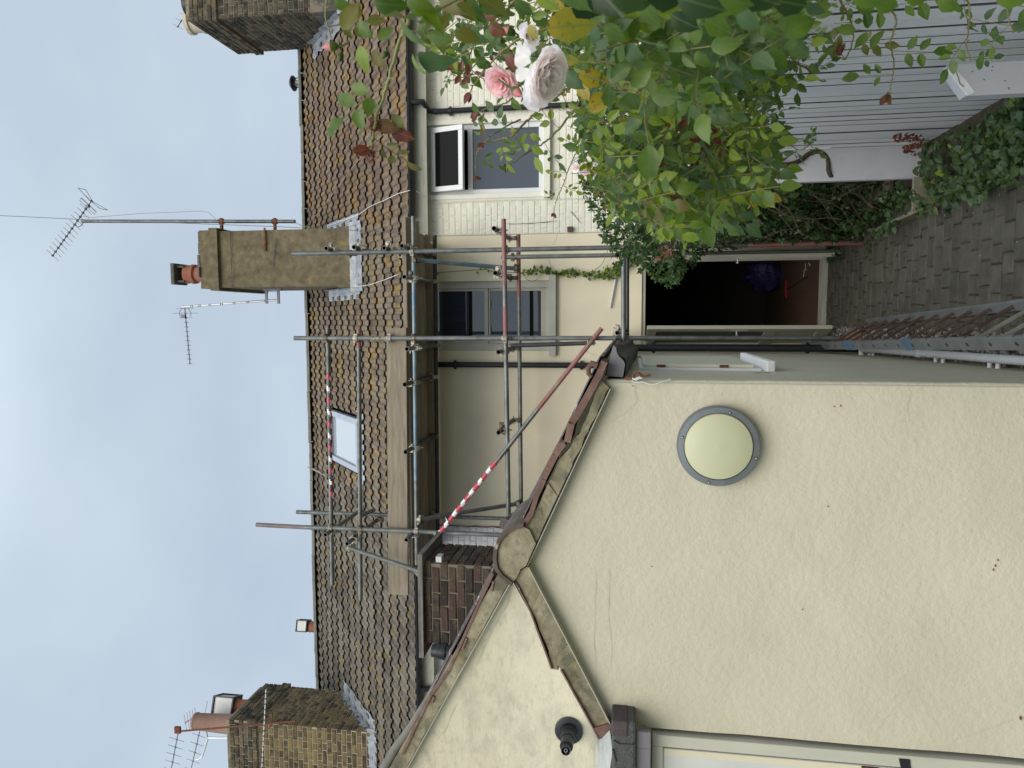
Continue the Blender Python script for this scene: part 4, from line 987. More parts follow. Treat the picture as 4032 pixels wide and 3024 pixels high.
# left verge
lo = poly([G(2078, 2230), G(2180, 2430), G(2290, 2640), G(2398, 2848)], 8)
up = poly([G(2020, 2264), G(2105, 2432), G(2176, 2600), G(2212, 2640), G(2340, 2868)], 7); up = [up[int(round(i*(len(up)-1)/(len(lo)-1)))] for i in range(len(lo))]
vband(lo[:13], up[:13], yf, Y1+.02, verge, 'verge_mortar', seed=4); vband(lo[12:], up[12:], yf+.003, Y1+.02, verge, 'verge_mortar', seed=5)
q = MB(); q.prism([G(2158, 2566), G(2185, 2580), G(2200, 2640), G(2172, 2636)], (0, .06, 0)); q.build('loose_mortar', verge, OB, bevel=.004)
def rtile(pts, th, ya, yb, wdt=None, m=redt):
    """visible red edge of a plain tile, th wide (m)"""
    for i in range(len(pts)-1):
        a, c = V(pts[i]), V(pts[i+1]); q = MB(); L_ = (c-a).length; n = max(2, int(L_/.05)); d = (c-a).normalized(); up_ = V((-d.z, 0, d.x)); 
        if up_.z < 0: up_ = -up_
        vs = []
        for k in range(n+1):
            p = a.lerp(c, k/n); w = noise.noise(p*15)*.0022
            for (s_, yy) in ((0, ya), (th, ya+.004), (th+.006, yb), (0, yb)): vs.append((p.x+up_.x*(s_+w), yy+noise.noise(p*22)*.004, p.z+up_.z*(s_+w)))
        fs = [(4*k+j, 4*k+4+j, 4*k+4+(j+1) % 4, 4*k+(j+1) % 4) for k in range(n) for j in range(4)]+[(0, 1, 2, 3), (4*n+3, 4*n+2, 4*n+1, 4*n)]
        q.add(vs, fs); q.build('verge_tile', m, OB)
yt = yf-.012; T = lambda x, y: aY(x, y, yt)
rtile([T(2392, 1430), T(2372, 1480), T(2318, 1580), T(2262, 1672), T(2245, 1745)], .030, yt, Y1+.2)
rtile([T(2228, 1752), T(2196, 1800), T(2150, 1890)], .028, yt-.003, Y1+.2)
rtile([T(2150, 1893), T(2122, 1955), T(2098, 2030), T(2065, 2090)], .022, yt-.001, Y1+.2)
q = MB(); q.prism([T(2228, 1740), T(2200, 1738), T(2180, 1790), T(2206, 1800)], (0, .05, 0)); q.build('verge_tile', redt, OB, bevel=.004)
rtile([T(2018, 2266), T(2090, 2408), T(2176, 2634)], .008, yt, Y1+.15); rtile([T(2212, 2640), T(2290, 2780), T(2362, 2912)], .008, yt, Y1+.15)
# broken tile lump and end tile at the eave
q = MB(); q.path([T(2352, 1440), T(2330, 1432), T(2316, 1450), T(2318, 1472), T(2330, 1484)], .016, n=8, taper=.6); q.build('broken_tile', redt, OB, smooth=True)
q = MB(); q.prism([T(2366, 2912), T(2340, 2868), T(2398, 2850), T(2412, 2862)], (0, .1, 0)); q.build('verge_tile', redt, OB)
# ridge tile: half round shell and its mortar plug
cr_ = aY(2052, 2190, yt); Rr = .155
arc = [(2062, 2060), (2030, 2064), (1993, 2084), (1960, 2118), (1942, 2160), (1938, 2200), (1948, 2242), (1972, 2275), (2004, 2300), (2014, 2308)]
A_ = [aY(x, y, Y1-.075) for (x, y) in arc]; cen = aY(2050, 2192, Y1-.075)
q = MB(); vs = []; n = len(A_)
for (yy, s_) in ((Y1-.08, 1.0), (Y1+.42, 1.0), (Y1+.42, .87), (Y1-.08, .87)):
    for p in A_: vs.append((cen.x+(p.x-cen.x)*s_, yy+noise.noise(p*9)*.006, cen.z+(p.z-cen.z)*s_+noise.noise(p*20+V((s_, 0, 0)))*.004))
fs = []
for r_ in range(4):
    for i in range(n-1): a = r_*n+i; c = ((r_+1) % 4)*n+i; fs.append((a, a+1, c+1, c))
fs += [(0, n, 2*n, 3*n), (n-1, 4*n-1, 3*n-1, 2*n-1)]
q.add(vs, fs); q.build('ridge_tile', mat('mossy_ridge_tile', [(.07, .055, .045), (.13, .105, .085)], scale=14, rough=.95, var=0, bump=.9, bscale=80, layers=((18, .6, .68, (.45, .43, .41), .7),)), OB, smooth=True)
q = MB(); pl_ = [cen+(p-cen)*.875 for p in A_]+[aY(2034, 2275, Y1-.06), aY(2050, 2240, Y1-.06), aY(2072, 2226, Y1-.06), aY(2110, 2140, Y1-.06), aY(2085, 2085, Y1-.06)]
pc_ = V((sum(p.x for p in pl_)/len(pl_), Y1-.078, sum(p.z for p in pl_)/len(pl_)))
vs = [pc_]+[V((p.x, Y1-.066+noise.noise(p*11)*.006, p.z)) for p in pl_]+[V((p.x, Y1+.05, p.z)) for p in pl_]; n = len(pl_)
mid = [V((pc_.x+(p.x-pc_.x)*.55, Y1-.076+noise.noise(p*13)*.008, pc_.z+(p.z-pc_.z)*.55)) for p in pl_]
vs += mid
q.add(vs, [(0, 1+2*n+i, 1+2*n+(i+1) % n) for i in range(n)]+[(1+2*n+i, 1+i, 1+(i+1) % n, 1+2*n+(i+1) % n) for i in range(n)]+[(1+i, 1+n+i, 1+n+(i+1) % n, 1+(i+1) % n) for i in range(n)]); q.build('ridge_mortar', verge, OB, smooth=True)
# rear tiles of the front roof seen behind the ridge tile
q = MB(); q.path([aY(1990, 2068, Y1+.3), aY(2050, 2028, Y1+.5), aY(2115, 1975, Y1+.7)], .035, n=8); q.build('ridge_bedding', roofd, OB, smooth=True)
# rear wing verge
yv = Y2-.05; K = lambda x, y: aY(x, y, yv)
lo = poly([K(2000, 2300), K(1905, 2470), K(1798, 2670), K(1700, 2842), K(1590, 3040), K(1560, 3094)], 6)
up = poly([K(1960, 2262), K(1862, 2430), K(1752, 2640), K(1668, 2790), K(1556, 2985), K(1515, 3060)], 6)
for s_, a in enumerate((0, 12, 18)):
    e_ = (12, 18, 30)[s_]
    vband(lo[a:e_+1], up[a:e_+1], yv+.002*s_, Y2+.02, verge, 'verge_mortar', seed=7+s_, rough_=.008)
strip([K(2004, 2298)+V((0, .04, -.004)), K(1590, 3044)+V((0, .04, -.004))], .006, MATS['pale_undercloak'], 'verge_undercloak')
yk = yv-.012; Q = lambda x, y: aY(x, y, yk)
rtile([Q(1945, 2262), Q(1880, 2400), Q(1825, 2522), Q(1772, 2640), Q(1700, 2740), Q(1640, 2860), Q(1588, 2975)], .018, yk, Y2+.2)
rtile([Q(1945, 2290), Q(1938, 2330)], .012, yk-.004, Y2+.02); rtile([Q(1840, 2515), Q(1822, 2556)], .012, yk-.004, Y2+.02); rtile([Q(1712, 2745), Q(1702, 2770)], .012, yk-.004, Y2+.02)
q = MB(); c0 = aY(1530, 3010, Y2); q.path([K(1770, 2600)+V((0, .1, .0)), K(1690, 2750)+V((0, .1, .0)), K(1600, 2900)+V((0, .1, .005)), K(1545, 2980)+V((0, .1, .01)), K(1500, 3060)+V((0, .1, .01))], .022, n=10, taper=1.7); q.build('roll_tile', ridgem, OB, smooth=True)
# cracks and marks on the walls
C1 = lambda *a: [aY(x, y, Y1-.004) for (x, y) in a]
C2 = lambda *a: [aY(x, y, Y2-.010) for (x, y) in a]
cracks(OB, [C1((2500, 1512), (2505, 1580), (2470, 1620), (2410, 1660)), C1((3580, 1520), (3585, 1560), (3572, 1600), (3578, 1640)),
            C1((2400, 2235), (2396, 2420), (2410, 2560), (2405, 2640)), C1((2345, 2240), (2340, 2500), (2350, 2680)), C1((3420, 2890), (3470, 2860), (3540, 2760)), C1((3780, 2910), (3900, 2870), (3990, 2835))], (0, -1, 0), crackl, .0012)
cracks(OB, [C1((2528, 2857), (2550, 2862), (2562, 2868), (2552, 2880))], (0, -1, 0), dirt, .002)
cracks(OB, [C2((2010, 2335), (1985, 2400), (1940, 2470), (1900, 2550), (1870, 2630)), C2((1800, 2770), (1770, 2830), (1740, 2900)), C2((1665, 2960), (1690, 3000), (1680, 3040))], (0, -1, 0), crackl, .003)
q = MB()
for (x, y, s_) in ((3310, 1598, .004), (3285, 1601, .003), (2565, 2232, .0025), (3260, 1995, .003), (2490, 1520, .0025), (3930, 2206, .005), (3920, 2228, .006), (3912, 2244, .005), (4020, 2830, .008), (3160, 2402, .0025)):
    p = aY(x, y, Y1-.007); q.prism([p+V((-s_, 0, -s_*.4)), p+V((s_*.7, 0, -s_*.5)), p+V((s_, 0, s_*.4)), p+V((-s_*.5, 0, s_*.5))], (0, .006, 0))
q.build('chip', rust, OB)
q = MB(); 
for (a, c) in (((2815, 1465), (2895, 1467)), ((3070, 1468), (3134, 1470))):
    p, r_ = aX(a[0], a[1], -.29), aX(c[0], c[1], -.29); q.beam(V((swx(4.0)+.001, 3.9 if a[0] < 3000 else 3.55, p.z*0+ (1.55 if a[0] < 3000 else 1.22))), V((swx(4.0)+.001, 3.95 if a[0] < 3000 else 3.60, (1.46 if a[0] < 3000 else 1.15))), .006, .006)
q.build('side_crack', dirt, OB)
# ogee gutter along the eave of the side wall
prof = [(2386, 1480), (2400, 1413), (2414, 1360), (2426, 1369), (2429, 1389), (2436, 1402), (2454, 1418), (2461, 1433), (2453, 1485)]
P_ = [aY(x, y, Y1+.04) for (x, y) in prof]
q = MB(); q.prism(P_, (0, .004, 0)); q.build('gutter_stop_end', greyp, OB)
q = MB(); n = len(P_); vs = []; st = 34
for i in range(st+1):
    t_ = i/st; yy = Y1+.046+t_*3.25; dx = swx(yy)-swx(Y1)
    for k, p in enumerate(P_):
        nn_ = noise.noise(V((k*.5, yy*3.5, 2)))
        vs.append((p.x+dx+nn_*.012+(.006 if k in (6, 7) else 0), yy, p.z-.075*t_+nn_*.018-(.010*abs(math.sin(yy*7)) if k > 4 else 0)))
q.add(vs, [(i*n+k, i*n+(k+1) % n, (i+1)*n+(k+1) % n, (i+1)*n+k) for i in range(st) for k in range(n)]+[tuple(range(st*n, st*n+n))])
q.build('gutter', mat('grey_painted_gutter', [(.085, .083, .078), (.13, .127, .12)], scale=12, rough=.7, var=0, bumps=((10, .8, .02), (60, .4, .003))), OB, smooth=True)
yp = 7.45; xp = swx(yp)+.052
dpipe(OB, [(xp, yp, 2.14), (xp, yp, .05)], r=.036, clips=[(xp, yp, aY(3180, 1372, yp).z), (xp, yp, 1.95)])
# side window with projecting sill
ws = swx(4.5)
q = MB(); q.box((ws-.02, 4.15, 1.47), (ws+.018, 5.2, 2.12)); WS = q.build('side_window', whitep, OB, bevel=.004)
q = MB(); q.box((ws+.018, 4.20, 1.50), (ws+.036, 5.15, 2.10)); q.build('casement', mat('cream_gloss', [(.62, .60, .47)], rough=.4, var=0), WS, bevel=.004)
q = MB()
for z_ in (2.0, 1.66): q.box((ws+.021, 4.192, z_-.024), (ws+.034, 4.199, z_+.024))
q.build('hinge', rust, WS)
q = MB(); q.box((ws-.02, 4.10, 1.405), (ws+.062, 5.10, 1.45)); q.build('window_sill', mat('white_masonry_paint', [(.66, .67, .66), (.72, .73, .72)], scale=9, rough=.7, var=0, bump=.3), OB, bevel=.008)
# rusty eye hook and knotted white cord
h0 = V((-.272, 3.32, aY(2480, 1485, Y1).z))
H3 = lambda x, y, v=3.27: aY(x, y, v)
t = thing('wall_hook', H3(2500, 1480), 'rusty bent iron eye hook sticking out of the wall corner under the eave', 'hook')
q = MB(); q.path([H3(2462, 1490, 3.32), H3(2478, 1488), H3(2494, 1492), H3(2508, 1498), H3(2520, 1490), H3(2524, 1478), H3(2514, 1468), H3(2500, 1468), H3(2492, 1478), H3(2496, 1490)], .0055, n=8)
q.path([H3(2514, 1468), H3(2526, 1478), H3(2540, 1481), H3(2552, 1478), H3(2562, 1476)], .006, n=8); q.build('hook', rust, t, smooth=True)
q = MB(); q.path([H3(2510, 1500, 3.262), H3(2494, 1490, 3.262), H3(2488, 1500, 3.262), H3(2500, 1506, 3.262), H3(2528, 1504, 3.262), H3(2545, 1508, 3.262), H3(2560, 1516, 3.262), H3(2578, 1514, 3.266), H3(2600, 1506, 3.27), H3(2640, 1494, 3.29)], .0028, n=8)
q.path([H3(2490, 1488, 3.258), H3(2500, 1496, 3.255), H3(2528, 1488, 3.255), H3(2520, 1484, 3.258), H3(2498, 1492, 3.258)], .003, n=8)
q.build('tied_cord', cable, None, smooth=True, label='knotted white cord tied to the rusty hook at the wall corner', category='cord')

# waste pipe along the foot of the side wall
yz = 7.15; px0 = aZ(3390, 1372, .12)
ww = lambda y: swx(y)+.055
WP = MB(); zp_ = .12
WP.path([(swx(7.08), 7.08, zp_), (ww(7.0)-.012, 7.08, zp_), (ww(7.0), 7.06, zp_), (ww(6.95), 6.95, zp_), (ww(3.4), 3.4, zp_-.02)], .026, n=16)
o = WP.build('waste_pipe', whitep, OB, smooth=True)
q = MB()
for y_ in (6.95, 5.75): q.tube((ww(y_), y_-.03, zp_), (ww(y_), y_+.03, zp_), .031, n=14)
q.build('pipe_collar', whitep, OB, smooth=True)
q = MB()
for y_ in (6.95, 6.85, 5.50, 5.38, 4.72, 4.62): q.tube((swx(y_)-.01, y_, .09), (swx(y_)+.035, y_, .09), .014, n=10)
q.build('pipe_stub', whitep, OB, smooth=True)

# low lean-to with felt roof and plank door at the left end
LT = thing('lean_to', (-2.2, 3.2, 0), 'small lean-to with curled grey felt roof edge, foil flashing and white door at bottom left', 'lean-to')
yl = 3.16; B = lambda x, y, v=yl: aY(x, y, v)
f0, f1 = B(2410, 2838), B(2504, 2843); XE_ = -3.4
q = MB(); q.box((-2.40, yl, f1.z), (f0.x, yl+.25, f0.z)); q.build('felt_edge', feltr, LT, bevel=.012)
q = MB(); c1 = B(2478, 2905, yl-.004); q.box((c1.x, yl-.005, B(2474, 2840).z), (f0.x+.003, yl+.2, f0.z+.003)); q.build('felt_patch', feltp, LT, bevel=.008)
q = MB(); q.path([B(2415, 2915, yl-.004), B(2440, 2930, yl-.004), B(2490, 2932, yl-.004), B(2502, 2935, yl-.004)], .003, n=5); q.path([B(2412, 2950, yl-.003), B(2425, 3000, yl-.003)], .004, n=5); q.build('felt_lap', cableg, LT)
q = MB(); a = B(2504, 2880, yl+.03); c_ = B(2563, 2880, yl+.03); q.box((B(2530, 2948, yl+.03).x+.001, yl+.03, c_.z), (a.x, yl+.055, a.z-.002)); q.build('fascia_board', greyp, LT, bevel=.003)
q = MB(); q.box((XE_, yl+.034, c_.z), (B(2530, 2948, yl+.03).x-.001, yl+.057, a.z-.002)); q.build('fascia_board', greyp, LT, bevel=.003)
q = MB(); q.box((XE_, yl+.002, f1.z+.002), (-2.401, yl+.25, f0.z-.002)); q.build('felt_edge', feltr, LT)
# foil flashing slope
q = MB(); n1, n2 = 24, 16; vs = []; zb_ = aY(2345, 2960, Y2).z
for i in range(n1+1):
    for k in range(n2+1):
        y_ = yl+.04+(Y2-yl-.05)*k/n2; x_ = -3.4+(lc.x-.02+3.4)*i/n1+.05*k/n2
        vs.append((x_, y_, f0.z+.004+(zb_-f0.z)*k/n2+noise.noise(V((x_*9, y_*9, 1)))*.016))
q.add(vs, [(i*(n2+1)+k, (i+1)*(n2+1)+k, (i+1)*(n2+1)+k+1, i*(n2+1)+k+1) for i in range(n1) for k in range(n2)]); q.build('foil_flashing', foil, LT, smooth=True)
# door frame and door
yd = Y1-.03; zt = aY(2568, 2895, yd).z
q = MB(); fx = aY(2600, 2895, yd).x; q.box((fx-.055, yd, -.02), (fx, yd+.09, zt)); q.box((XE_, yd+.001, zt-.05), (fx-.0551, yd+.089, zt)); q.build('door_frame', woodw, LT, bevel=.004)
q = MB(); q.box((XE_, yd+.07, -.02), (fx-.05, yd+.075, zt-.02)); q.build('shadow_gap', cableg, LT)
dz_ = aY(2590, 2930, yd+.02).z
q = MB(); dx_ = fx-.068; q.box((-2.9, yd+.015, 0), (dx_, yd+.05, dz_)); DR = q.build('plank_door', doorw, LT, bevel=.003)
q = MB(); q.box((dx_-.032, yd+.0135, .0), (dx_-.002, yd+.0149, dz_-.03)); q.build('door_edge_strip', mat('cream_edge', [(.60, .56, .42)], var=0, rough=.6), DR)
q = MB()
for i in range(6): q.box((dx_-.145-i*.105, yd+.0125, 0), (dx_-.141-i*.105, yd+.0148, dz_-.03))
q.build('plank_groove', dirt, DR)
q = MB(); hz_ = aY(3560, 2985, yd).z; hx_ = dx_
q.prism([V((hx_+.055, yd-.006, hz_+.022)), V((hx_+.055, yd-.006, hz_-.022)), V((hx_-.09, yd-.004, hz_-.045)), V((hx_-.09, yd-.004, hz_-.010))], (0, .008, 0)); q.build('door_latch', blackp, LT, bevel=.002)
q = MB(); hz2 = aY(3430, 2995, yd).z; q.box((hx_-.02, yd+.004, hz2-.035), (hx_-.002, yd+.013, hz2+.035)); q.build('hinge', rust, LT)

# bulkhead lamp
lp = g(1549*1.8228, 960*1.8228)
t = thing('wall_lamp', lp, 'round bulkhead lamp with brushed grey rim and cream diffuser on the cream end wall', 'lamp'); ax_ = V((0, -1, 0))
Rl = abs(g(2824, 1595).x-g(2824, 1907).x)/2*1.0
q = MB(); q.lathe(lp+V((0, .004, 0)), ax_, [(0, Rl*.97), (.028, Rl), (.050, Rl), (.062, Rl*.965), (.064, Rl*.84), (.056, Rl*.82)], n=72, cap=False); q.build('rim', lampm, t, smooth=True)
q = MB(); q.lathe(lp, ax_, [(.055, Rl*.822), (.064, Rl*.80), (.074, Rl*.62), (.081, Rl*.35), (.083, .001)], n=64, cap=False); q.build('diffuser', diff, t, smooth=True)
q = MB(); q.lathe(lp+V((0, .006, 0)), ax_, [(0, Rl*.985), (.022, Rl*.985)], n=72); q.build('gasket', blackp, t)
for (x, y) in ((2866, 1618), (2683, 1713), (2968, 1795), (2784, 1888)):
    p = g(x, y); p.y = Y1-.0625; q = MB(); q.lathe(p, ax_, [(0, .0062), (.0012, .0062), (.0012, .0042), (.0005, .004)], n=16, cap=False); s1 = q.build('screw', cableg, t); q = MB(); q.lathe(p, ax_, [(0, .0038), (.0016, .0032), (.0018, .0015), (.0005, .001)], n=12, cap=False); q.build('screw_head', alum2, s1)

# flue terminal on the wing wall
fp = aY(2240, 2876, Y2-.01)
t = thing('flue_terminal', fp, 'black round boiler flue with wall plate on the stained cream gable', 'flue')
q = MB(); q.lathe(fp, ax_, [(0, .098), (.006, .098), (.010, .085), (.012, .06)], n=48, cap=False); q.build('wall_plate', blackp, t, smooth=True)
q = MB(); q.lathe(fp, ax_, [(.0, .056), (.05, .056), (.05, .050), (.12, .050), (.12, .045), (.20, .044), (.20, .032), (.25, .031), (.25, .026), (.20, .025)], n=36, cap=False); q.build('flue_pipe', blackp, t, smooth=True)
q = MB(); q.lathe(fp, ax_, [(.235, .013), (.245, .013), (.245, .009), (.23, .009)], n=20, cap=False); q.box((fp.x-.025, fp.y-.243, fp.z-.001), (fp.x-.012, fp.y-.236, fp.z+.001)); q.build('inner_ring', greyp, t)
# vertical flue behind the wing roof
vp = aY(1760, 2565, 5.6); t = thing('vent_terminal', (vp.x, 5.6, vp.z-.4), 'black ribbed vertical flue cap rising behind the wing verge beside the brown brick stack', 'flue')
q = MB(); zb_ = aY(1795, 2565, 5.6).z; ztv = aY(1700, 2565, 5.6).z; hh = ztv-zb_
q.tube((vp.x, 5.6, zb_-.6), (vp.x, 5.6, zb_), .055, n=24); q.build('flue_pipe', blackp, t, smooth=True)
q = MB(); q.lathe((vp.x, 5.6, zb_), (0, 0, 1), [(0, .062), (hh*.25, .068), (hh*.26, .055), (hh*.38, .055), (hh*.39, .070), (hh*.5, .070), (hh*.52, .064), (hh*.72, .061), (hh*.74, .056), (hh*.97, .050), (hh, .04)], n=28); q.build('cap', blackp, t, smooth=False)

# mixed brick stack behind the wing
pr_, pl_x = aY(1680, 2218, 6.2).x, aY(1680, 2530, 6.2).x
ptz = aY(1672, 2300, 6.2).z
PI_ = thing('brick_stack', ((pr_+pl_x)/2, 6.4, 2.5), 'squat stack of mixed brown, red and yellow bricks with a concrete coping slab', 'chimney stack')
q = MB(); q.box((pl_x, 6.2, 2.3), (pr_, 6.75, ptz)); q.build('core', mortd, PI_)
brick_wall(PI_, (pl_x, 6.2, ptz-.075*20-.005), ux, uz, pr_-pl_x, .075*20, pierb, bl=.225, bh=.064, j=.012, seed=77, proud=.010)
brick_wall(PI_, (pr_, 6.2, ptz-.075*20-.005), V((0, 1, 0)), uz, .55, .075*20, pierb, bl=.225, bh=.064, j=.012, seed=78, proud=.012, phase=1)
q = MB(); a, c_ = aY(1655, 2182, 6.15), aY(1655, 2588, 6.15); rough_box(q, c_.x, a.x, 6.14, 6.85, ptz+.002, ptz+.045, amp=.005, seg=.06); q.build('coping', ridgem, PI_)
q = MB(); p = aY(1716, 2205, 6.1); q.box((p.x-.02, 6.1, p.z-.05), (p.x+.03, 6.19, p.z)); q.build('bracket', cowl, PI_)
q = MB(); a = aY(1965, 2250, 6.12); q.add([aY(1940, 2218, 6.1), aY(1945, 2285, 6.1), aY(1905, 2285, 6.1), aY(1990, 2262, 6.1)], [(0, 1, 3), (1, 2, 3)]); q.build('flashing', lead, PI_)

# ================================================================== SCAFFOLD
YO, YI = 7.6, 8.45; TR = .0242
SC = thing('scaffold', (0, YO, 0), 'tube and fitting scaffold with timber boards in front of the rendered house', 'scaffold')
def tube(segs, name='scaffold_tube', hollow=False, parent=SC, r=TR):
    """segs: [(point, material of the length that follows), ..., last point]"""
    q = MB()
    for i in range(len(segs)-1):
        p, m = segs[i]; e_ = segs[i+1][0] if isinstance(segs[i+1], tuple) else segs[i+1]
        q.tube(p, e_, r, m, n=14, caps=True, hollow=(.84 if hollow else None), inner=bore)
    return q.build(name, None, parent, smooth=True)
def sy(pts, yy): return [aY(x, y, yy) for (x, y) in pts]
# standards
z_s1 = aY(1151, 998, YO).z
def std(x, yy, z0, z1, m=steel, reds=()):
    cuts = [z0]+[c for r_ in reds for c in r_[:2]]+[z1]; segs = []
    for i in range(len(cuts)-1): segs.append((V((x, yy, cuts[i])), reds[i//2][2] if i % 2 else m))
    tube(segs+[V((x, yy, cuts[-1]))], name='standard')
std(.71, YO, -.05, z_s1, reds=[(.0, 1.05, steelr)])
std(.70, YI-.06, 0, aY(2012, 1013, YI).z+.1)
std(-.20, YO, .13, aY(1159, 1341, YO).z, reds=[(5.05, 5.45, steelr)] if False else ())
tube([(V((-2.295, YO, 1.9)), steel), (V((-2.30, YO, 5.45)), steel), (aY(1200, 2076, YO), MATS['pink_grey_tube']), aY(1010, 2066, YO)], name='standard')
tube([(aY(2080, 2045, YI), steel), aY(1168, 2016, YI)], name='standard')
tube([(aY(2311, 1351, 8.1), steeld), aY(2012, 1361, 8.1)], name='standard')
# ledgers
LEDY = YO+.052
def led(a, b_, yy, m, name='ledger', **k):
    p, r_ = aY(a[0], a[1], yy), aY(b_[0], b_[1], yy); z = (p.z+r_.z)/2
    if isinstance(m, list):
        segs = []; 
        for (t_, mm) in m: segs.append((V((p.x+(r_.x-p.x)*t_, yy, p.z+(r_.z-p.z)*t_)), mm))
        return tube(segs+[r_], name=name)
    return tube([(p, m), r_], name=name)
led((1291, 1292), (1309, 2302), LEDY, steel)
led((1413, 1294), (1420, 2362), LEDY, [(0, steelr), (.07, steel)])
led((1627, 852), (1642, 2222), LEDY, [(0, steel), (.13, steelb), (.75, steel)])
led((1712, 926), (1724, 2141), YI, steeld)
led((1983, 862), (2004, 2110), YO-.052, [(0, steelr), (.14, steelr), (.20, steel), (.27, steelr), (.36, steel)])
led((2041, 924), (2052, 2007), YI, [(0, steelr), (.22, steel)])
led((2455, 972), (2455, 1358), YO-.052, steel); led((2469, 985), (2469, 1330), YI-.1, steeld)
# taped lengths of guard rail and brace
def tape(a, b_, pitch=.16, cover=.42):
    a, b_ = V(a), V(b_); d = (b_-a); L_ = d.length; d.normalize(); u = d.orthogonal().normalized(); w = d.cross(u); q = MB(); nr, ns = int(L_/.02), 16
    r_ = random.Random(4)
    for i in range(nr):
        for k in range(ns):
            t0, t1 = 2*math.pi*k/ns, 2*math.pi*(k+1)/ns
            ph = ((i*.02)/pitch+k/ns) % 2
            jit = noise.noise(V((i*.5, 0, 0)))*.08
            if ph < cover+jit: m = taper
            elif 1.0 < ph < 1.0+cover+jit: m = tapew
            else: continue
            R_ = TR+.0018; f = lambda t_, s_: a+d*s_+(u*math.cos(t_)+w*math.sin(t_))*R_
            q.add([f(t0, i*.02), f(t1, i*.02), f(t1, (i+1)*.02+.0005), f(t0, (i+1)*.02+.0005)], [(0, 1, 2, 3)], m)
    return q
p0, p1 = aY(1294, 1475, LEDY), aY(1306, 1978, LEDY)
q = tape(p0, p1, .13); q.build('hazard_tape', None, SC)
d0, d1 = aY(2370, 1292, YO-.075), aY(1714, 2121, YO-.075)
lz = lambda t_: d0.lerp(d1, t_)
tube([(d0, steelr), (lz(.37), steel), (lz(.60), steelr), (lz(.615), steel), d1], name='brace')
q = tape(lz(.625), lz(.975), .075, .88)
for k, t_ in enumerate((.80, .84, .93)):
    p = lz(t_); q.add([p+V((.0, -.026, 0)), p+V((.02, -.03, -.02)), p+V((.06+.02*k, -.04, -.055+.03*k)), p+V((.045, -.035, -.03))], [(0, 1, 2, 3)], tapew)
q.build('hazard_tape', None, SC)
# transoms with open ends
TRN = []
def trn(x, y, y0=YO-.10, y1=YI+.16, m=steel, z=None, far=None):
    p = aY(x, y, y0); e_ = V((p.x, y1, p.z)) if far is None else far
    TRN.append((p, e_)); tube([(p, m), e_], name='transom', hollow=True)
for (x, y) in ((1582, 968), (1592, 1090), (1602, 1374), (1594, 1514), (1597, 1780), (1600, 2126)): trn(x, y, y0=7.40, m=steeld if y in (1514, 1780) else steel)
for (x, y) in ((1284, 978), (1393, 973), (1512, 976)): trn(x, y, y1=YI-.25)
for (x, y) in ((1281, 2106), (1366, 2141)): trn(x, y, y1=YI+.02, y0=YO-.14)
for (x, y) in ((1945, 899), (1950, 1075), (1963, 1386), (1963, 1703)): trn(x, y, y0=YO-.12, y1=YI+.05, m=steeld)
trn(2431, 1311, y0=YO-.07, y1=YI-.1); trn(2070, 2085, y0=YO-.07, y1=YI)
tube([(aY(1625, 1023, YO+.1), steelb), aY(2037, 1058, YI-.05)], name='brace')
tube([(aY(1644, 2046, YO+.05), steel), aY(2047, 1982, YI-.04)], name='brace')
tube([(aY(1373, 2156, YO-.12), steel), aY(1655, 2250, YO-.12)], name='brace')
tube([(aY(1472, 2008, YI), steel), aY(1415, 2033, YO+.1)], name='brace', hollow=False)
# couplers
def coup_mesh(k):
    r = random.Random(k); q = MB(); n = 12
    for (ax2, of) in ((V((0, 0, 1)), V((0, 0, 0))), (V((1, 0, 0)), V((0, .053, 0)))):
        q.lathe(of-ax2*.023, ax2, [(0, .0255), (.0, .0315), (.004, .033), (.042, .033), (.046, .0315), (.046, .0255)], n=n, cap=False)
        s_ = ax2.cross(V((0, 1, 0)))
        for sg in (1, -1):
            q.obox(of+s_*.038*sg+V((0, -.002, 0)), ax2*.016, s_*.008, V((0, .009, 0)))
        q.tube(of+s_*.040+V((0, .02, 0)), of+s_*.040+V((0, -.048-.012*r.random(), 0)), .0065, n=8)
        q.tube(of+s_*.040+V((0, -.022, 0)), of+s_*.040+V((0, -.034, 0)), .012, n=6)
        q.tube(of-s_*.040-ax2*.02, of-s_*.040+ax2*.02, .007, n=8)
    q.obox(V((0, .027, 0)), V((.022, 0, 0)), V((0, .006, 0)), V((0, 0, .022)))
    return q.mesh('coupler', [coup], smooth=False)
cms = [coup_mesh(k) for k in range(3)]
cr2 = random.Random(11)
def coupler(p, ta=(0, 0, 1), tb=(1, 0, 0)):
    ta = V(ta).normalized(); tb = V(tb); tb = (tb-ta*tb.dot(ta)).normalized(); ay = ta.cross(tb)
    if cr2.random() < .5: tb = -tb; ta = -ta
    inst('coupler', cms[cr2.randrange(3)], frame(V(p), tb, ay, ta), SC)
LEDZ = {'g1': aY(1300, 1700, LEDY).z, 'g2': aY(1416, 1700, LEDY).z, 'd': aY(1636, 1500, LEDY).z, 'm': aY(1992, 1500, YO-.052).z, 'h': aY(2455, 1160, YO-.05).z}
for xs in (-.20, -2.30):
    for k in ('g1', 'g2', 'd'): coupler((xs, YO, LEDZ[k]))
coupler((.71, YO, LEDZ['d'])); coupler((.71, YO, LEDZ['m'])); coupler((-.20, YO-.052, LEDZ['m']), (1, 0, 0), (0, 0, 1)); coupler((.71, YO, 2.24)); coupler((-.20, YO, 2.24))
coupler((-.20, YO, 4.72)); coupler((.70, YI-.06, 2.24)); coupler(aY(2012, 1013, YI-.05)-V((0, 0, .02))); coupler(lz(.06), d1-d0, (0, 0, 1)); coupler(lz(.985), d1-d0, (0, 0, 1))
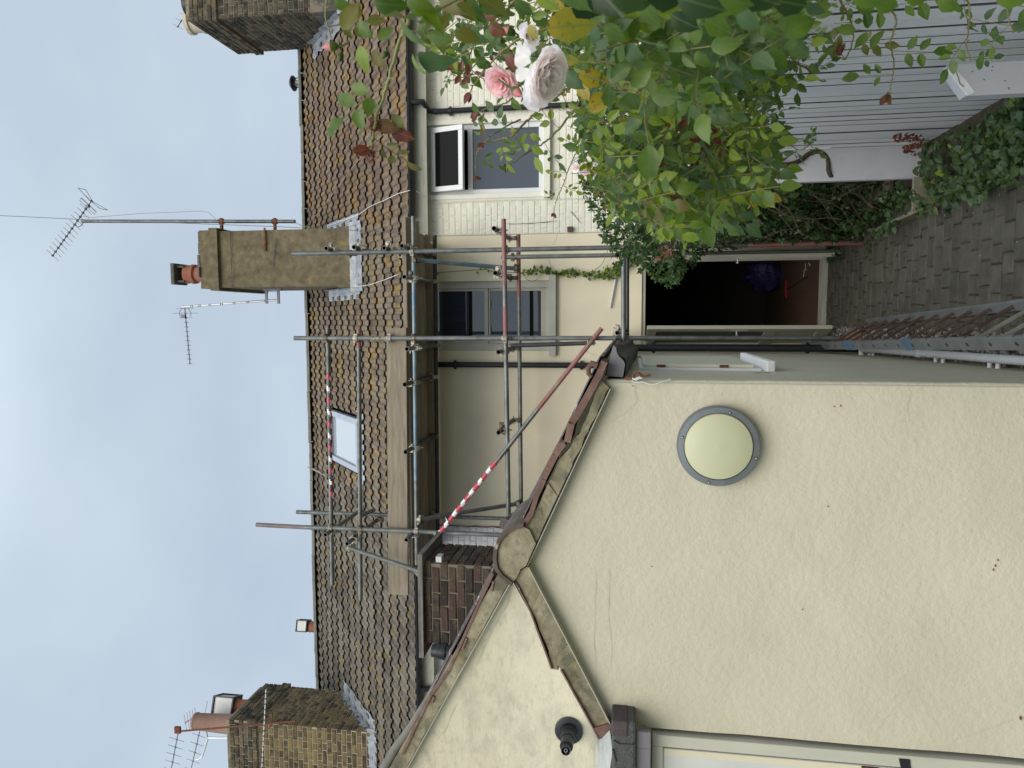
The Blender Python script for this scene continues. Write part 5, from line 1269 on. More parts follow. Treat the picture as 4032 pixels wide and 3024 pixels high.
for (p, e_) in TRN:
    dd = e_-p; yl_ = YO+.05
    q_ = p+dd*((yl_-p.y)/dd.y); coupler(q_, dd, (1, 0, 0) if cr2.random() < .6 else (0, 0, 1)); coupler(q_-V((0, .01, .05)), (1, 0, 0), dd)
    if abs(e_.y-YI) < .3: q_ = p+dd*min(.97, (YI-.02-p.y)/dd.y); coupler(q_, dd, (1, 0, 0))
for a in ((1632, 1026), (2030, 1056), (1650, 2044), (2040, 1984), (1378, 2158)):
    coupler(aY(a[0], a[1], YO+.06 if a[0] < 1700 else YI-.06))
for (x, z) in ((-.2, 5.05), (-.2, 1.9)): pass
q = MB(); zc = aY(1498, 1341, YO).z
q.tube((-.205, YO, zc-.09), (-.205, YO, zc+.09), .031, n=14); q.build('sleeve_coupler', coup, SC, smooth=True)
# boards: deck seen from below and a toe board on edge
dz0 = LEDZ['d']+.075
xl_, xr_ = aY(1642, 2235, YO).x, aY(1610, 852, YO).x
yb_ = 7.685
for k in range(5):
    j_ = cr2.uniform(-.05, .05); xr2 = xr_+j_-(.03*k)
    q = MB(); q.box((xl_-.1+j_, yb_+k*.226, dz0+cr2.uniform(-.003, .003)), (xr2, yb_+k*.226+.219, dz0+.038)); q.build('scaffold_board', board, SC, bevel=.004)
    q = MB(); q.box((xr2-.03, yb_+k*.226-.001, dz0-.001), (xr2-.0, yb_+k*.226+.220, dz0+.040)); q.build('board_end_band', cowl, SC)
t0, t1 = aY(1600, 1292, YO+.045), aY(1607, 2344, YO+.045); zt0, zt1 = aY(1522, 1292, YO+.045).z, aY(1530, 2344, YO+.045).z
q = MB(); n = 30; vs = []
for i in range(n+1):
    x = t0.x+(t1.x-t0.x)*i/n; zb_ = t0.z+(t1.z-t0.z)*i/n-.0; zu = zt0+(zt1-zt0)*i/n
    for (yy, z) in ((YO+.040, zb_), (YO+.040, zu), (YO+.078, zu), (YO+.078, zb_)): vs.append((x, yy+noise.noise(V((x, z, 0)))*.002, z))
q.add(vs, [(4*i+k, 4*i+4+k, 4*i+4+(k+1) % 4, 4*i+(k+1) % 4) for i in range(n) for k in range(4)]+[(0, 1, 2, 3), (4*n+3, 4*n+2, 4*n+1, 4*n)]); q.build('toe_board', board, SC, bevel=.003)
q = MB(); a = aY(1597, 852, YO+.04); c_ = aY(1597, 1290, YO+.04); q.box((c_.x, YO+.042, dz0+.002), (a.x, YO+.078, dz0+.045)); q.build('toe_board', board, SC, bevel=.003)
q = MB(); a = aY(1655, 2270, YO+.1); q.beam(aY(1762, 2190, YO+.3), aY(1640, 2262, YO+.05), .05, .09); q.build('timber_offcut', board, SC)
# foot blocks
q = MB(); q.box((-.27, YO-.09, 0), (-.13, YO+.10, .075)); q.box((-.31, YO+.16, 0), (-.19, YO+.34, .06)); q.box((-.235, YO-.05, .076), (-.165, YO+.05, .125)); q.build('sole_block', mat('orange_brown_block', [(.20, .12, .075), (.28, .19, .12)], scale=9, rough=.9, var=.1), None, bevel=.004, label='small orange brown wood blocks under the foot of the middle scaffold pole', category='block')

# ================================================================== LADDER on its edge against the side wall
lg0, lg1 = aZ(3417, 1268, .03), aZ(4032, 1199, .03)
dl = (lg1-lg0).normalized(); lo_a = lg0; lo_b = lg0+dl*3.6
off = V((-.215, .0, .335))
LD = thing('ladder', lo_a, 'long aluminium ladder lying on its side on the paving against the outbuilding wall', 'ladder')
q = MB(); q.obox((lo_a+lo_b)/2, dl*(lo_b-lo_a).length/2, off.normalized()*.012, off.normalized().cross(dl)*.032); q.build('stile', alum, LD, bevel=.004)
u0 = lo_a+off-dl*1.0; u1 = u0+dl*4.75
q = MB(); q.obox((u0+u1)/2, dl*(u1-u0).length/2, off.normalized()*.012, off.normalized().cross(dl)*.038); ST = q.build('stile', alum, LD, bevel=.004)
q = MB(); on = off.normalized()
nb_ = on.cross(dl)
if nb_.x < 0: nb_ = -nb_
for s_, l_ in ((.03, .14), (1.55, .26), (2.95, .14)):
    c = u0+dl*(s_+l_/2); q.obox(c, dl*l_/2, on*.0135, nb_*.0395)
q.build('blue_mark', bluep, ST)
k = 0; s_ = .02
while s_ < 3.5:
    a = lo_a+dl*s_; c = a+off; q = MB(); q.beam(a, c, .020, .024, up=dl); q.build('rung', rungm if k < 11 else rungg, LD, bevel=.004)
    q = MB(); c2 = c+on*.014; q.lathe(c-nb_*0+on*.0121, on, [(0, .013), (.002, .012), (.002, .009)], n=12, cap=True); q.build('rung_end', blackp, LD)
    p = c+nb_*.0385; q = MB(); q.lathe(p-nb_*.001, nb_, [(0, .013), (.002, .010)], n=10); q.build('rung_end', cableg, LD)
    s_ += .262; k += 1

# pebbles between ladder and wall
gm = []
for k in range(4):
    q = MB(); r_ = random.Random(k); vs = []
    for i in range(5):
        for j in range(7):
            th = math.pi*(i+.3)/5.2; ph = 2*math.pi*j/7; vs.append((math.sin(th)*math.cos(ph)*(1+r_.uniform(-.12, .12)), math.sin(th)*math.sin(ph)*(.75+r_.uniform(-.1, .1)), math.cos(th)*.6))
    q.add(vs, [(i*7+j, i*7+(j+1) % 7, (i+1)*7+(j+1) % 7, (i+1)*7+j) for i in range(4) for j in range(7)]+[tuple(range(7))[::-1], tuple(range(28, 35))])
    gm.append(q)
q = MB(); r_ = random.Random(6)
for i in range(1500):
    y_ = r_.uniform(3.2, 8.6); x_ = r_.uniform(swx(y_)+.01, -.10+(.02 if r_.random() < .1 else 0)); s_ = r_.uniform(.009, .024); g_ = gm[r_.randrange(4)]
    M = Matrix.Translation((x_, y_, r_.uniform(-.01, .012))) @ Matrix.Rotation(r_.uniform(0, 6.3), 4, 'Z') @ Matrix.Rotation(r_.uniform(-.5, .5), 4, 'X') @ Matrix.Scale(s_, 4)
    q.add([M @ V(v) for v in g_.v], g_.f, None, rnd=r_.random())
q.build('gravel', pebb, None, smooth=True, kind='stuff', label='strip of mixed pebbles between the side wall and the paving', category='gravel')

# ================================================================== FENCE with vertical white slats
FX = 1.262; ftop = 1.66
FE = thing('fence', (FX, 4.5, 0), 'white painted close boarded fence of narrow vertical slats behind the roses', 'fence')
slated = mat('grimy_slat_edge', [(.05, .05, .055), (.11, .11, .12)], scale=4, rough=.9, var=.2)  # shade of the gaps between slats, painted on their near edges
r_ = random.Random(8); y_ = 1.4
while y_ < 5.95:
    w = .098+r_.uniform(-.006, .006); t_ = FX+r_.uniform(-.004, .004); zt_ = ftop+r_.uniform(-.02, .02)
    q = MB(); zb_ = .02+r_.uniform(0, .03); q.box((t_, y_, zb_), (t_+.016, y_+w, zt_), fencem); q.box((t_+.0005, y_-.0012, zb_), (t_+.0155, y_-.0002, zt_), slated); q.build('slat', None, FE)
    y_ += w+.014
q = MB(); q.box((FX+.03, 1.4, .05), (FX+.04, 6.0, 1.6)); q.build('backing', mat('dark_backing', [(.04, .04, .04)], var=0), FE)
for z_ in (.35, 1.35):
    q = MB(); q.box((FX+.018, 1.4, z_), (FX+.029, 6.0, z_+.09)); q.build('rail', oldw, FE)
q = MB(); q.box((1.03, 6.03, 0), (1.275, 6.09, 1.75)); q.build('end_board', plankg, FE, bevel=.003)
y_ = 6.15
while y_ < 8.8:
    q = MB(); q.box((1.21+r_.uniform(-.003, .003), y_, 0), (1.226, y_+.10, 1.7+r_.uniform(-.02, .02)), fencem); q.box((1.212, y_-.0012, 0), (1.225, y_-.0002, 1.68), oldw); q.build('slat', None, FE); y_ += .112  # brown face on each near edge is painted gap shade, no rotten wood
# stub post with peeling bevelled top
pt = aY(3745, 330, 3.75)
SP = thing('fence_post', (pt.x, 3.75, 0), 'short grey white post with a slanting peeling top in front of the slats', 'post')
a, c_ = aY(3800, 250, 3.75), aY(3800, 378, 3.75); xa, xb = c_.x, a.x; zt_ = aY(3732, 300, 3.75).z
q = MB(); zc = zt_-.08
q.prism([V((xa, 3.75, -.02)), V((xb, 3.75, -.02)), V((xb, 3.75, zt_)), V((xb-.045, 3.75, zt_-.012)), V((xa, 3.75, zc))], (0, .07, 0)); q.build('post', plankg, SP, bevel=.003)
q = MB(); q.prism([V((xb-.028, 3.747, zt_+.002)), V((xb-.028, 3.747, zt_-.035)), V((xb-.072, 3.747, zt_-.075)), V((xa+.014, 3.747, zc-.038)), V((xa, 3.747, zc-.006)), V((xb-.045, 3.747, zt_-.008))], (0, .004, 0)); q.build('bare_patch', flake, SP, bevel=.001)
q = MB(); q.path([V((xa+.04, 3.745, zt_-.068)), V((xa+.055, 3.745, zt_-.05)), V((xa+.075, 3.745, zt_-.045)), V((xb-.03, 3.745, zt_-.03))], .0018, n=4)
for k in range(10): p = V((xa+r_.uniform(.01, xb-xa-.01), 3.748, r_.uniform(.25, zt_-.1))); q.box(p-V((.002, 0, .002)), p+V((.002, .003, .003)))
q.build('paint_chip', oldw, SP)

# raised bed edging
BD = thing('bed_edging', (1.0, 6, 0), 'low cream edging boards of the plant bed along the foot of the fence', 'edging')
e0, e1, e2 = aZ(3500, 902, .0), aZ(3665, 826, .0), aZ(3668, 720, 0)
q = MB(); q.beam(e0+V((0, 0, .045)), e1+V((0, 0, .045)), .03, .11); q.build('edging_board', kerbm, BD, bevel=.004)
q = MB(); q.beam(e1+V((0, .02, .06)), e1+V((.24, .02, .06)), .03, .13); q.build('edging_board', kerbm, BD, bevel=.004)
q = MB(); q.beam(aZ(3340, 905, .08), aZ(3480, 905, .04), .03, .07); q.build('edging_board', kerbm, BD, bevel=.004)
q = MB(); q.beam(aZ(3400, 815, .12), aZ(3510, 720, .12), .10, .035); q.build('timber_plank', oldw, BD, bevel=.004)
q = MB(); n1, n2 = 12, 60; vs = []
for i in range(n1+1):
    for k in range(n2+1):
        yy = 3.0+5.8*k/n2; x0_ = 1.13 if yy < 5.2 else .93; x0_ = 1.10-.17*max(0, min(1, (yy-4.8)/1.0))+noise.noise(V((yy*2, 0, 0)))*.05; x_ = x0_+(FX+.05-x0_)*i/n1
        vs.append((x_, yy, -.01+.07*min(1, i/3)+noise.noise(V((x_*8, yy*8, 0)))*.02))
q.add(vs, [(i*(n2+1)+k, (i+1)*(n2+1)+k, (i+1)*(n2+1)+k+1, i*(n2+1)+k+1) for i in range(n1) for k in range(n2)]); q.build('flower_bed', soil, None, smooth=True, kind='structure')

# ================================================================== AERIALS AND CABLES
def yagi(parent, a, b_, n, el, edir, m=alum, r=.006, er=.0035, skip=()):
    a, b_ = V(a), V(b_); q = MB(); q.tube(a, b_, r*1.3, n=8); q.build('boom', m, parent); e_ = V(edir).normalized()
    for i in range(n):
        p = a.lerp(b_, i/(n-1)); l_ = el(i) if callable(el) else el; q = MB(); q.tube(p-e_*l_/2, p+e_*l_/2, er, n=6); q.obox(p, (b_-a).normalized()*.012, e_*.014, V((0, 0, .010))); q.build('element', m, parent)
dkm = mat('weathered_aerial_metal', [(.09, .095, .12), (.16, .165, .19)], scale=6, rough=.5, var=.1, metal=.4)
# tall mast right of the rendered chimney
ym = 10.45; M0, M1 = aY(1162, 872, ym), aY(322, 871, ym)
T1 = thing('tv_aerial', M0, 'long aerial on the tall pole clamped to the right side of the rendered chimney', 'aerial')
q = MB(); q.tube(M0, M1, .027, n=12); q.build('mast', steel, T1, smooth=True)
q = MB()
for x in (872, 1082):
    p = aY(x, 872, ym); q.box((cx1-.02, ym-.02, p.z-.018), (p.x+.05, ym+.02, p.z+.018)); q.tube(p-V((0, 0, .04)), p+V((0, 0, .04)), .037, n=12); q.box((cx1-.30, cy0-.03, p.z-.012), (cx1+.03, cy0-.012, p.z+.012))
q.build('wall_bracket', rust, T1)
ba, bb = aY(360, 792, ym-.15), aY(208, 1006, ym-.15); pe = (ba-bb).normalized(); ed = V((pe.z, 0, -pe.x))
yagi(T1, bb, ba, 15, lambda i: .26 if i < 13 else .34, ed, m=dkm)
q = MB()
for s1 in (-1, 1):
    for k in range(2):
        c = ba+ed*.11*s1; q.tube(ba+V((0, .03*(k*2-1), 0)), c+ed*.13*s1+pe*.04+V((0, .08*(k*2-1), 0)), .004, n=6)
    q.tube(ba+ed*.24*s1+pe*.04+V((0, -.08, 0)), ba+ed*.24*s1+pe*.04+V((0, .08, 0)), .004, n=6)
q.path([ba-pe*.12+ed*.16, ba-pe*.07+ed*.16, ba-pe*.07-ed*.16, ba-pe*.12-ed*.16, ba-pe*.12+ed*.16], .004, n=5); q.box(ba-pe*.1-V((.02, .02, .02)), ba-pe*.1+V((.02, .02, .03)))
q.build('reflector', dkm, T1)
q = MB(); q.path([aY(332, 872, ym-.04), aY(318, 890, ym-.08), aY(305, 895, ym-.12), aY(295, 882, ym-.14)], .006, n=6); q.build('mast_clamp', dkm, T1)
q = MB(); q.path([aY(322, 850, ym), aY(360, 857, ym), aY(400, 853, ym), aY(560, 840, ym), aY(680, 836, ym), aY(790, 831, ym), aY(820, 836, ym), aY(850, 862, ym)], .004, n=5); q.path([aY(1162, 874, ym), aY(1185, 888, ym), aY(1225, 895, ym)], .004, n=5); q.build('aerial_lead', MATS['grey_cable'], T1)
# striped mast left of the rendered chimney
ym = 10.7; M0, M1 = aY(1100, 1180, ym), aY(716, 1209, ym)
T2 = thing('tv_aerial', M0, 'horizontal aerial on a thin banded pole bracketed to the left side of the rendered chimney', 'aerial')
q = MB(); q.tube(M0, M1, .017, n=10); q.build('mast', alum2, T2, smooth=True)
q = MB()
for t_ in (.12, .30, .44, .57, .69, .80, .88):
    for dd in (0, .018): p = M0.lerp(M1, t_+dd); q.tube(p, p+(M1-M0)*.008, .0185, n=10)
q.build('tape_band', dkm, T2)
q = MB()
for x in (1051, 1098):
    p = aY(x, 1183, ym); q.box((p.x-.05, ym-.02, p.z-.02), (cx0+.01, ym+.0, p.z+.02))
q.box((cx0-.03, ym-.03, aY(1110, 1183, ym).z), (cx0-.001, ym+.03, aY(1040, 1183, ym).z)); q.build('wall_bracket', dkm, T2)
ba, bb = aY(728, 1215, ym), aY(748, 1432, ym)
edv = V((0, .35, .95))
yagi(T2, ba, bb, 13, lambda i: (.62 if i == 1 else (.40 if i == 0 else (.32 if i == 2 else .12))), edv, m=dkm)
q = MB(); q.path([ba+V((.05, 0, -.02)), ba+V((-.06, 0, -.10)), ba+V((-.12, 0, -.09))], .005, n=5); q.path([ba+V((.05, 0, .02)), ba+V((-.06, 0, .10)), ba+V((-.12, 0, .09))], .005, n=5); q.obox(ba.lerp(bb, .14)+V((0, -.01, .03)), (.03, 0, 0), (0, .02, 0), (0, 0, .035)); q.build('reflector', dkm, T2)
# aerials on the left brick chimney
ym = 9.75; M0, M1 = aY(1164, 2840, ym), aY(700, 2880, ym)
T3 = thing('tv_aerial', M0, 'aerial on a rusty brown pole strapped to the corner of the left brick chimney', 'aerial')
q = MB(); q.tube(M0, M1, .014, n=8); q.obox(aY(700, 2874, ym), (.05, 0, 0), (0, .02, 0), (0, 0, .045)); q.build('mast', rust, T3)
yagi(T3, aY(702, 2882, ym), aY(668, 3060, ym), 7, lambda i: .30 if i else .05, (0, .25, 1), m=dkm)
ymb = 9.8; a, c_ = aY(1050, 2720, 10.85), aY(1030, 3040, ymb)
T4 = thing('aerial_boom', a, 'thin black and white banded horizontal rod fixed across the left brick chimney', 'aerial')
q = MB(); a2, c2 = aY(1048, 2716, ymb-.06), aY(1031, 3050, ymb-.06); q.tube(a2, c2, .011, n=8); q.build('rod', alum2, T4)
q = MB()
for i in range(16): p = a2.lerp(c2, (i+.5)/16); q.tube(p, p+(c2-a2)*.018, .0125, n=8)
q.build('tape_band', dkm, T4)
q = MB(); q.path([aY(1062, 2800, ymb-.05), aY(1072, 2806, ymb-.05), aY(1070, 2830, ymb-.05), aY(1066, 2860, ymb-.05), aY(1045, 2878, ymb-.05)], .010, n=8); q.build('bracket', rust, T4, smooth=True)
ym = 10.9; T5 = thing('tv_aerial', aY(910, 2910, ym), 'aerial carried on a bent white pole behind the pots of the left brick chimney', 'aerial')
q = MB(); q.path([aY(905, 2906, ym), aY(820, 2905, ym)], .02, n=8); q.path([aY(812, 2880, ym), aY(818, 2910, ym), aY(806, 2950, ym), aY(796, 2980, ym), aY(782, 2990, ym), aY(768, 2992, ym)], .014, n=8); q.build('mast', alum2, T5, smooth=True)
yagi(T5, aY(790, 2862, ym), aY(752, 3030, ym), 6, .30, (0, .3, 1), m=dkm)
T6 = thing('tv_aerial', aY(800, 2830, 11.6), 'small aerial seen beyond the pale clay pot of the left brick chimney', 'aerial')
q = MB(); q.tube(aY(815, 2762, 11.8), aY(806, 2806, 11.8), .010, n=6); q.build('rod', alum2, T6)
yagi(T6, aY(772, 2820, 11.8), aY(730, 2845, 11.8), 5, .30, (1, .3, .35), m=dkm)
T7 = thing('tv_aerial', aY(740, 60, 12.2), 'small aerial sticking out past the cream pot on the right brick chimney', 'aerial')
yagi(T7, aY(700, 105, 12.2), aY(740, 40, 12.2), 4, .26, (.5, .2, .85), m=dkm)
# overhead wire
q = MB(); e0, e1, e2_ = aY(-60, 846, 9.6), aY(330, 860, 10.0), aY(1585, 916, YF-.1); q.path([e0, aY(320, 868-4, 9.75), aY(700, 878, 9.6), aY(1100, 893, 9.3), e2_], .004, n=5)
q.build('overhead_wire', cableg, None, label='thin dark wire coming down from the sky past the rendered chimney to the eaves', category='wire')

# ================================================================== PLANTS
LT_CACHE = {}
def leaf_geo(kind, k):
    """unit leaf: base at origin, tip along +Y, upper side +Z"""
    r = random.Random(hash((len(kind), k)) % 9999 + k*7)
    if kind == 'fine': st = [(0, 0), (.10, .14), (.26, .25), (.42, .285), (.58, .25), (.74, .165), (.88, .07), (1, 0)]
    elif kind == 'mid': st = [(0, 0), (.2, .21), (.5, .275), (.78, .15), (1, 0)]
    elif kind == 'ivy': st = [(0, 0), (-.04, .22), (.16, .40), (.42, .36), (.7, .22), (1, 0)]
    else: st = [(0, 0), (.3, .20), (.65, .19), (1, 0)]
    fold = r.uniform(.10, .70); curl = r.uniform(-.15, .55); tw = r.uniform(-.5, .5); wv = r.uniform(0, .07)
    vs, uv, fs = [], [], []
    for i, (y, w) in enumerate(st):
        z = -curl*y*y; t_ = tw*y; ser = (.016 if i % 2 else -.008) if kind == 'fine' else 0
        ys = y*(1-.15*abs(curl)*y)
        if w == 0:
            vs.append((0, ys, z)); uv.append((.5, y)); continue
        for s_ in (-1, 0, 1):
            x = s_*(w+ser); zz = z+abs(x)*fold+x*t_+(wv*math.sin(y*17+s_*2) if s_ else 0)
            vs.append((x, ys-(0 if s_ == 0 else .0), zz)); uv.append((.5+s_*.5*(w+ser)/.33, y))
    n = len(st); fs.append((0, 2, 1)); fs.append((0, 3, 2))
    for i in range(n-3):
        a = 1+3*i; fs += [(a, a+1, a+4, a+3), (a+1, a+2, a+5, a+4)]
    a = 1+3*(n-3); fs += [(a, a+1, a+3), (a+1, a+2, a+3)]
    return vs, fs, uv
GEO = {(kd, k): leaf_geo(kd, k) for kd in ('fine', 'mid', 'ivy', 'tiny') for k in range(6)}
def leaf_me(kd, k, m):
    key = (kd, k, m.name)
    if key not in LT_CACHE:
        vs, fs, uv = GEO[(kd, k)]; q = MB(); q.add(vs, fs, m, uvs=uv); LT_CACHE[key] = q.mesh('leaf', [m], smooth=True)
    return LT_CACHE[key]
class Plant:
    def __init__(s, ob, seed): s.ob = ob; s.items = []; s.r = random.Random(seed)
    def leaf(s, p, d, n, size, m, kd='mid'):
        d = V(d).normalized(); n = V(n); x = d.cross(n)
        if x.length < 1e-3: x = d.orthogonal()
        x.normalize(); n = x.cross(d)
        s.items.append((Matrix.Translation(p) @ frame(V((0, 0, 0)), x, d, n) @ Matrix.Scale(size, 4), m, kd, V(p), size))
    def compound(s, p, d, n, L_, m, pairs=2, kd='mid', stem=None):
        """rose leaf: leaflets in pairs with one at the end"""
        r = s.r; d = V(d).normalized(); n = (V(n)-d*V(n).dot(d)).normalized(); x = d.cross(n)
        pts = [V(p)]; cur = V(p); dd = V(d)
        for i in range(pairs+1):
            dd = (dd+V((0, 0, -.14))).normalized(); cur = cur+dd*L_*(.62 if i else .75); pts.append(cur.copy())
        jit = lambda a: V((r.uniform(-a, a), r.uniform(-a, a), r.uniform(-a, a)))
        for i in range(1, pairs+1):
            q = pts[i]; f = .74+.14*i
            for sg in (-1, 1):
                if r.random() < .06: continue
                s.leaf(q+x*sg*.004, dd*.45+x*sg*.85+jit(.22), n+jit(.35), L_*f*r.uniform(.85, 1.1)*.9, m, kd)
        s.leaf(pts[-1], dd+jit(.2), n+jit(.3), L_*r.uniform(.95, 1.2), m, kd)
        if stem is not None: stem.path(pts, .0011, n=4)
    def finish(s, limit=300, name='leaf', stuff='foliage'):
        def key(it):
            q = proj(it[3])
            if q is None or not (-150 < q[0] < 4180 and -150 < q[1] < 3170): return 0
            return it[4]/q[2]
        its = sorted(s.items, key=key, reverse=True)
        for (M, m, kd, p, z) in its[:limit]:
            kd2 = 'fine' if kd in ('mid', 'fine') else kd
            inst(name, leaf_me(kd2, s.r.randrange(6), m), M, s.ob)
        if len(its) > limit:
            q = MB()
            for (M, m, kd, p, z) in its[limit:]:
                vs, fs, uv = GEO[(kd, s.r.randrange(6))]
                q.add([M @ V(v) for v in vs], fs, m, uvs=uv, rnd=s.r.random())
            q.build(stuff, None, s.ob, smooth=True, kind='stuff')

def pick(r, ws):
    t_ = r.random()*sum(w for _, w in ws)
    for m, w in ws:
        t_ -= w
        if t_ <= 0: return m
    return ws[-1][0]
def inside(pt, pg):
    x, y = pt; c = False; n = len(pg); j = n-1
    for i in range(n):
        if (pg[i][1] > y) != (pg[j][1] > y) and x < (pg[j][0]-pg[i][0])*(y-pg[i][1])/(pg[j][1]-pg[i][1])+pg[i][0]: c = not c
        j = i
    return c
def smooth_path(pts, n=6):
    out_ = []; k = len(pts)
    for i in range(k-1):
        p0, p1, p2, p3 = pts[max(0, i-1)], pts[i], pts[i+1], pts[min(k-1, i+2)]
        for j in range(n):
            t_ = j/n; out_.append(.5*((2*p1)+(-p0+p2)*t_+(2*p0-5*p1+4*p2-p3)*t_*t_+(-p0+3*p1-3*p2+p3)*t_**3))
    return out_+[pts[-1]]

# ---------------------------------------------------------------- climbing rose
RB = thing('rose_bush', (1.15, 3.0, 0), 'big climbing rose with pale pink blooms arching over the white fence', 'rose bush')
P = Plant(RB, 21); r = P.r
RACH = MB()
DN = V((0, 0, -1)); TOC = lambda p: (CP-p).normalized()
def cane(pts, rad_, L_, step, pal, m=canem, tipred=True, pairs=2, kd='mid', thorn=True, taper=.45, start=0):
    W_ = smooth_path([aD(x, y, D) for (x, y, D) in pts], 8)
    W_ = [p+V((r.uniform(-1, 1), r.uniform(-1, 1), r.uniform(-1, 1)))*rad_*.5 for p in W_]
    q = MB(); q.path(W_, rad_, n=7, taper=taper)
    acc = 0; tot = sum((W_[i+1]-W_[i]).length for i in range(len(W_)-1)); sd_ = 1; run = 0; tn = 0
    for i in range(len(W_)-1):
        a, b_ = W_[i], W_[i+1]; sg = (b_-a).length; acc += sg; run += sg; tn += sg
        d = (b_-a).normalized()
        if thorn and tn > .035:
            tn = 0; sdv = d.cross(V((r.uniform(-1, 1), r.uniform(-1, 1), r.uniform(-1, 1)))).normalized(); q.tube(a, a+sdv*(rad_*1.0+.007)-d*.002, rad_*.55, n=5, r2=.0003)
        if acc > step and run/tot > start:
            acc = 0; sd_ = -sd_; side = d.cross(TOC(a)).normalized()*sd_
            t_ = run/tot; mm = pick(r, pal)
            if tipred and t_ > .9: mm = LR if r.random() < .5 else LO
            dr_ = (side*.9+d*.45+V((r.uniform(-.3, .3), r.uniform(-.3, .3), r.uniform(-.6, .15)))).normalized()
            P.compound(a, dr_, TOC(a)*.6+V((r.uniform(-.4, .4), -.2, .75)), L_*(1-.45*max(0, t_-.7)/.3)*r.uniform(.85, 1.1), mm, pairs=pairs, kd=kd, stem=RACH)
    if tipred:
        e_ = W_[-1]; d = (W_[-1]-W_[-3]).normalized()
        for k in range(4): P.leaf(e_, d+V((r.uniform(-.7, .7), r.uniform(-.7, .7), r.uniform(-.7, .5))), TOC(e_)+V((0, 0, .6)), L_*r.uniform(.5, .8), LR, kd)
    q.build('cane', m, RB, smooth=True)
GR = [(LG, 5), (LB, 1.0), (LL, 1.8), (LO, .5)]; GL = [(LG, 3), (LL, 4), (LB, .8), (LO, .4)]
# near spray across the top right of the picture
cane([(1700, -60, .95), (1620, 60, .98), (1568, 180, 1.0), (1520, 348, 1.02), (1475, 497, 1.05), (1462, 590, 1.06)], .0030, .040, .075, [(LO, 1), (LG, 1), (LL, 1)], m=greenc, start=.12, taper=.7)
cane([(1560, -60, .80), (1640, 10, .82), (1690, 60, .84), (1740, 120, .86)], .0022, .052, .06, [(LO, 2), (LL, 2), (LG, 1)], m=greenc, tipred=False)
cane([(1290, -40, 1.15), (1282, 60, 1.15), (1300, 130, 1.16), (1311, 176, 1.17)], .0018, .034, .06, [(LO, 1), (LY, .5), (LL, 1)], m=greenc, tipred=False)
# canes in front of the right window
cane([(2260, 330, 1.9), (2150, 410, 1.95), (2080, 470, 2.0), (2020, 530, 2.0), (1960, 552, 2.05), (1905, 562, 2.05)], .0042, .045, .055, GL+[(LR, .5)])
cane([(2300, 380, 2.1), (2190, 520, 2.15), (2130, 570, 2.2), (2060, 612, 2.2), (2010, 650, 2.2)], .0036, .042, .06, GL)
cane([(2050, 470, 2.1), (1990, 500, 2.1), (1930, 540, 2.1), (1880, 600, 2.15), (1875, 690, 2.2)], .0026, .040, .06, GL+[(LR, 1)])
cane([(2350, 440, 2.3), (2290, 560, 2.4), (2250, 640, 2.5), (2220, 720, 2.6), (2190, 790, 2.7), (2182, 838, 2.7)], .0024, .030, .07, GL, m=canem)
cane([(2120, 250, 1.7), (2050, 330, 1.72), (2000, 400, 1.75), (1930, 420, 1.78), (1880, 445, 1.8)], .0026, .036, .06, GR)
cane([(1960, -40, 1.7), (1880, 60, 1.75), (1800, 130, 1.8), (1745, 220, 1.85), (1790, 300, 1.9)], .0026, .036, .045, GR, tipred=False)
cane([(2080, -60, 1.6), (1960, 80, 1.65), (1860, 190, 1.7), (1840, 280, 1.75)], .003, .040, .045, GR)
cane([(2200, 100, 1.5), (2050, 150, 1.5), (1930, 250, 1.55), (1850, 360, 1.6)], .003, .038, .05, GR)
# long reddish cane hanging towards the doorway
cane([(2560, 330, 2.1), (2634, 511, 2.2), (2676, 600, 2.3), (2700, 753, 2.4), (2688, 825, 2.45), (2677, 909, 2.5), (2652, 985, 2.55)], .0060, .050, .06, GL, taper=.35)
cane([(2700, 300, 2.2), (2800, 450, 2.3), (2850, 580, 2.4), (2830, 720, 2.4), (2815, 800, 2.45)], .0040, .050, .06, GL)
cane([(2750, 380, 2.3), (2880, 520, 2.35), (2950, 640, 2.4), (3000, 720, 2.4), (3040, 790, 2.45)], .0036, .052, .055, GL, tipred=False)
cane([(2620, 500, 2.2), (2720, 620, 2.3), (2780, 760, 2.35), (2750, 880, 2.4), (2735, 950, 2.4)], .0032, .050, .06, GL, tipred=False)
cane([(2450, 500, 2.2), (2480, 640, 2.3), (2520, 760, 2.3), (2560, 850, 2.35)], .0036, .050, .05, GL)
# sprays over the white fence
cane([(2900, 150, 2.0), (3009, 231, 2.1), (3142, 250, 2.1), (3215, 307, 2.15), (3252, 322, 2.15)], .0046, .046, .06, GR, tipred=False)
cane([(3440, -40, 1.95), (3524, 65, 2.0), (3517, 127, 2.0), (3506, 174, 2.0), (3520, 253, 2.05), (3513, 307, 2.05), (3500, 372, 2.05)], .0030, .054, .07, [(LG, 3), (LB, 1)], thorn=True)
cane([(3700, -80, 1.85), (3806, 0, 1.9), (3817, 65, 1.9), (3813, 119, 1.9), (3806, 181, 1.9), (3822, 240, 1.9)], .0030, .050, .055, [(LG, 3), (LB, 1)], tipred=False)
cane([(3280, -40, 2.0), (3340, 60, 2.05), (3360, 150, 2.1), (3330, 230, 2.1), (3305, 222, 2.1)], .0030, .050, .055, GR)
cane([(3100, 560, 2.6), (3150, 590, 2.7), (3200, 560, 2.75), (3215, 530, 2.8)], .0016, .030, .045, [(LG, 1)], tipred=False)
cane([(3950, -60, 1.8), (3960, 10, 1.8), (3975, 80, 1.8), (3990, 130, 1.8)], .0020, .055, .05, [(LG, 1)], tipred=False)
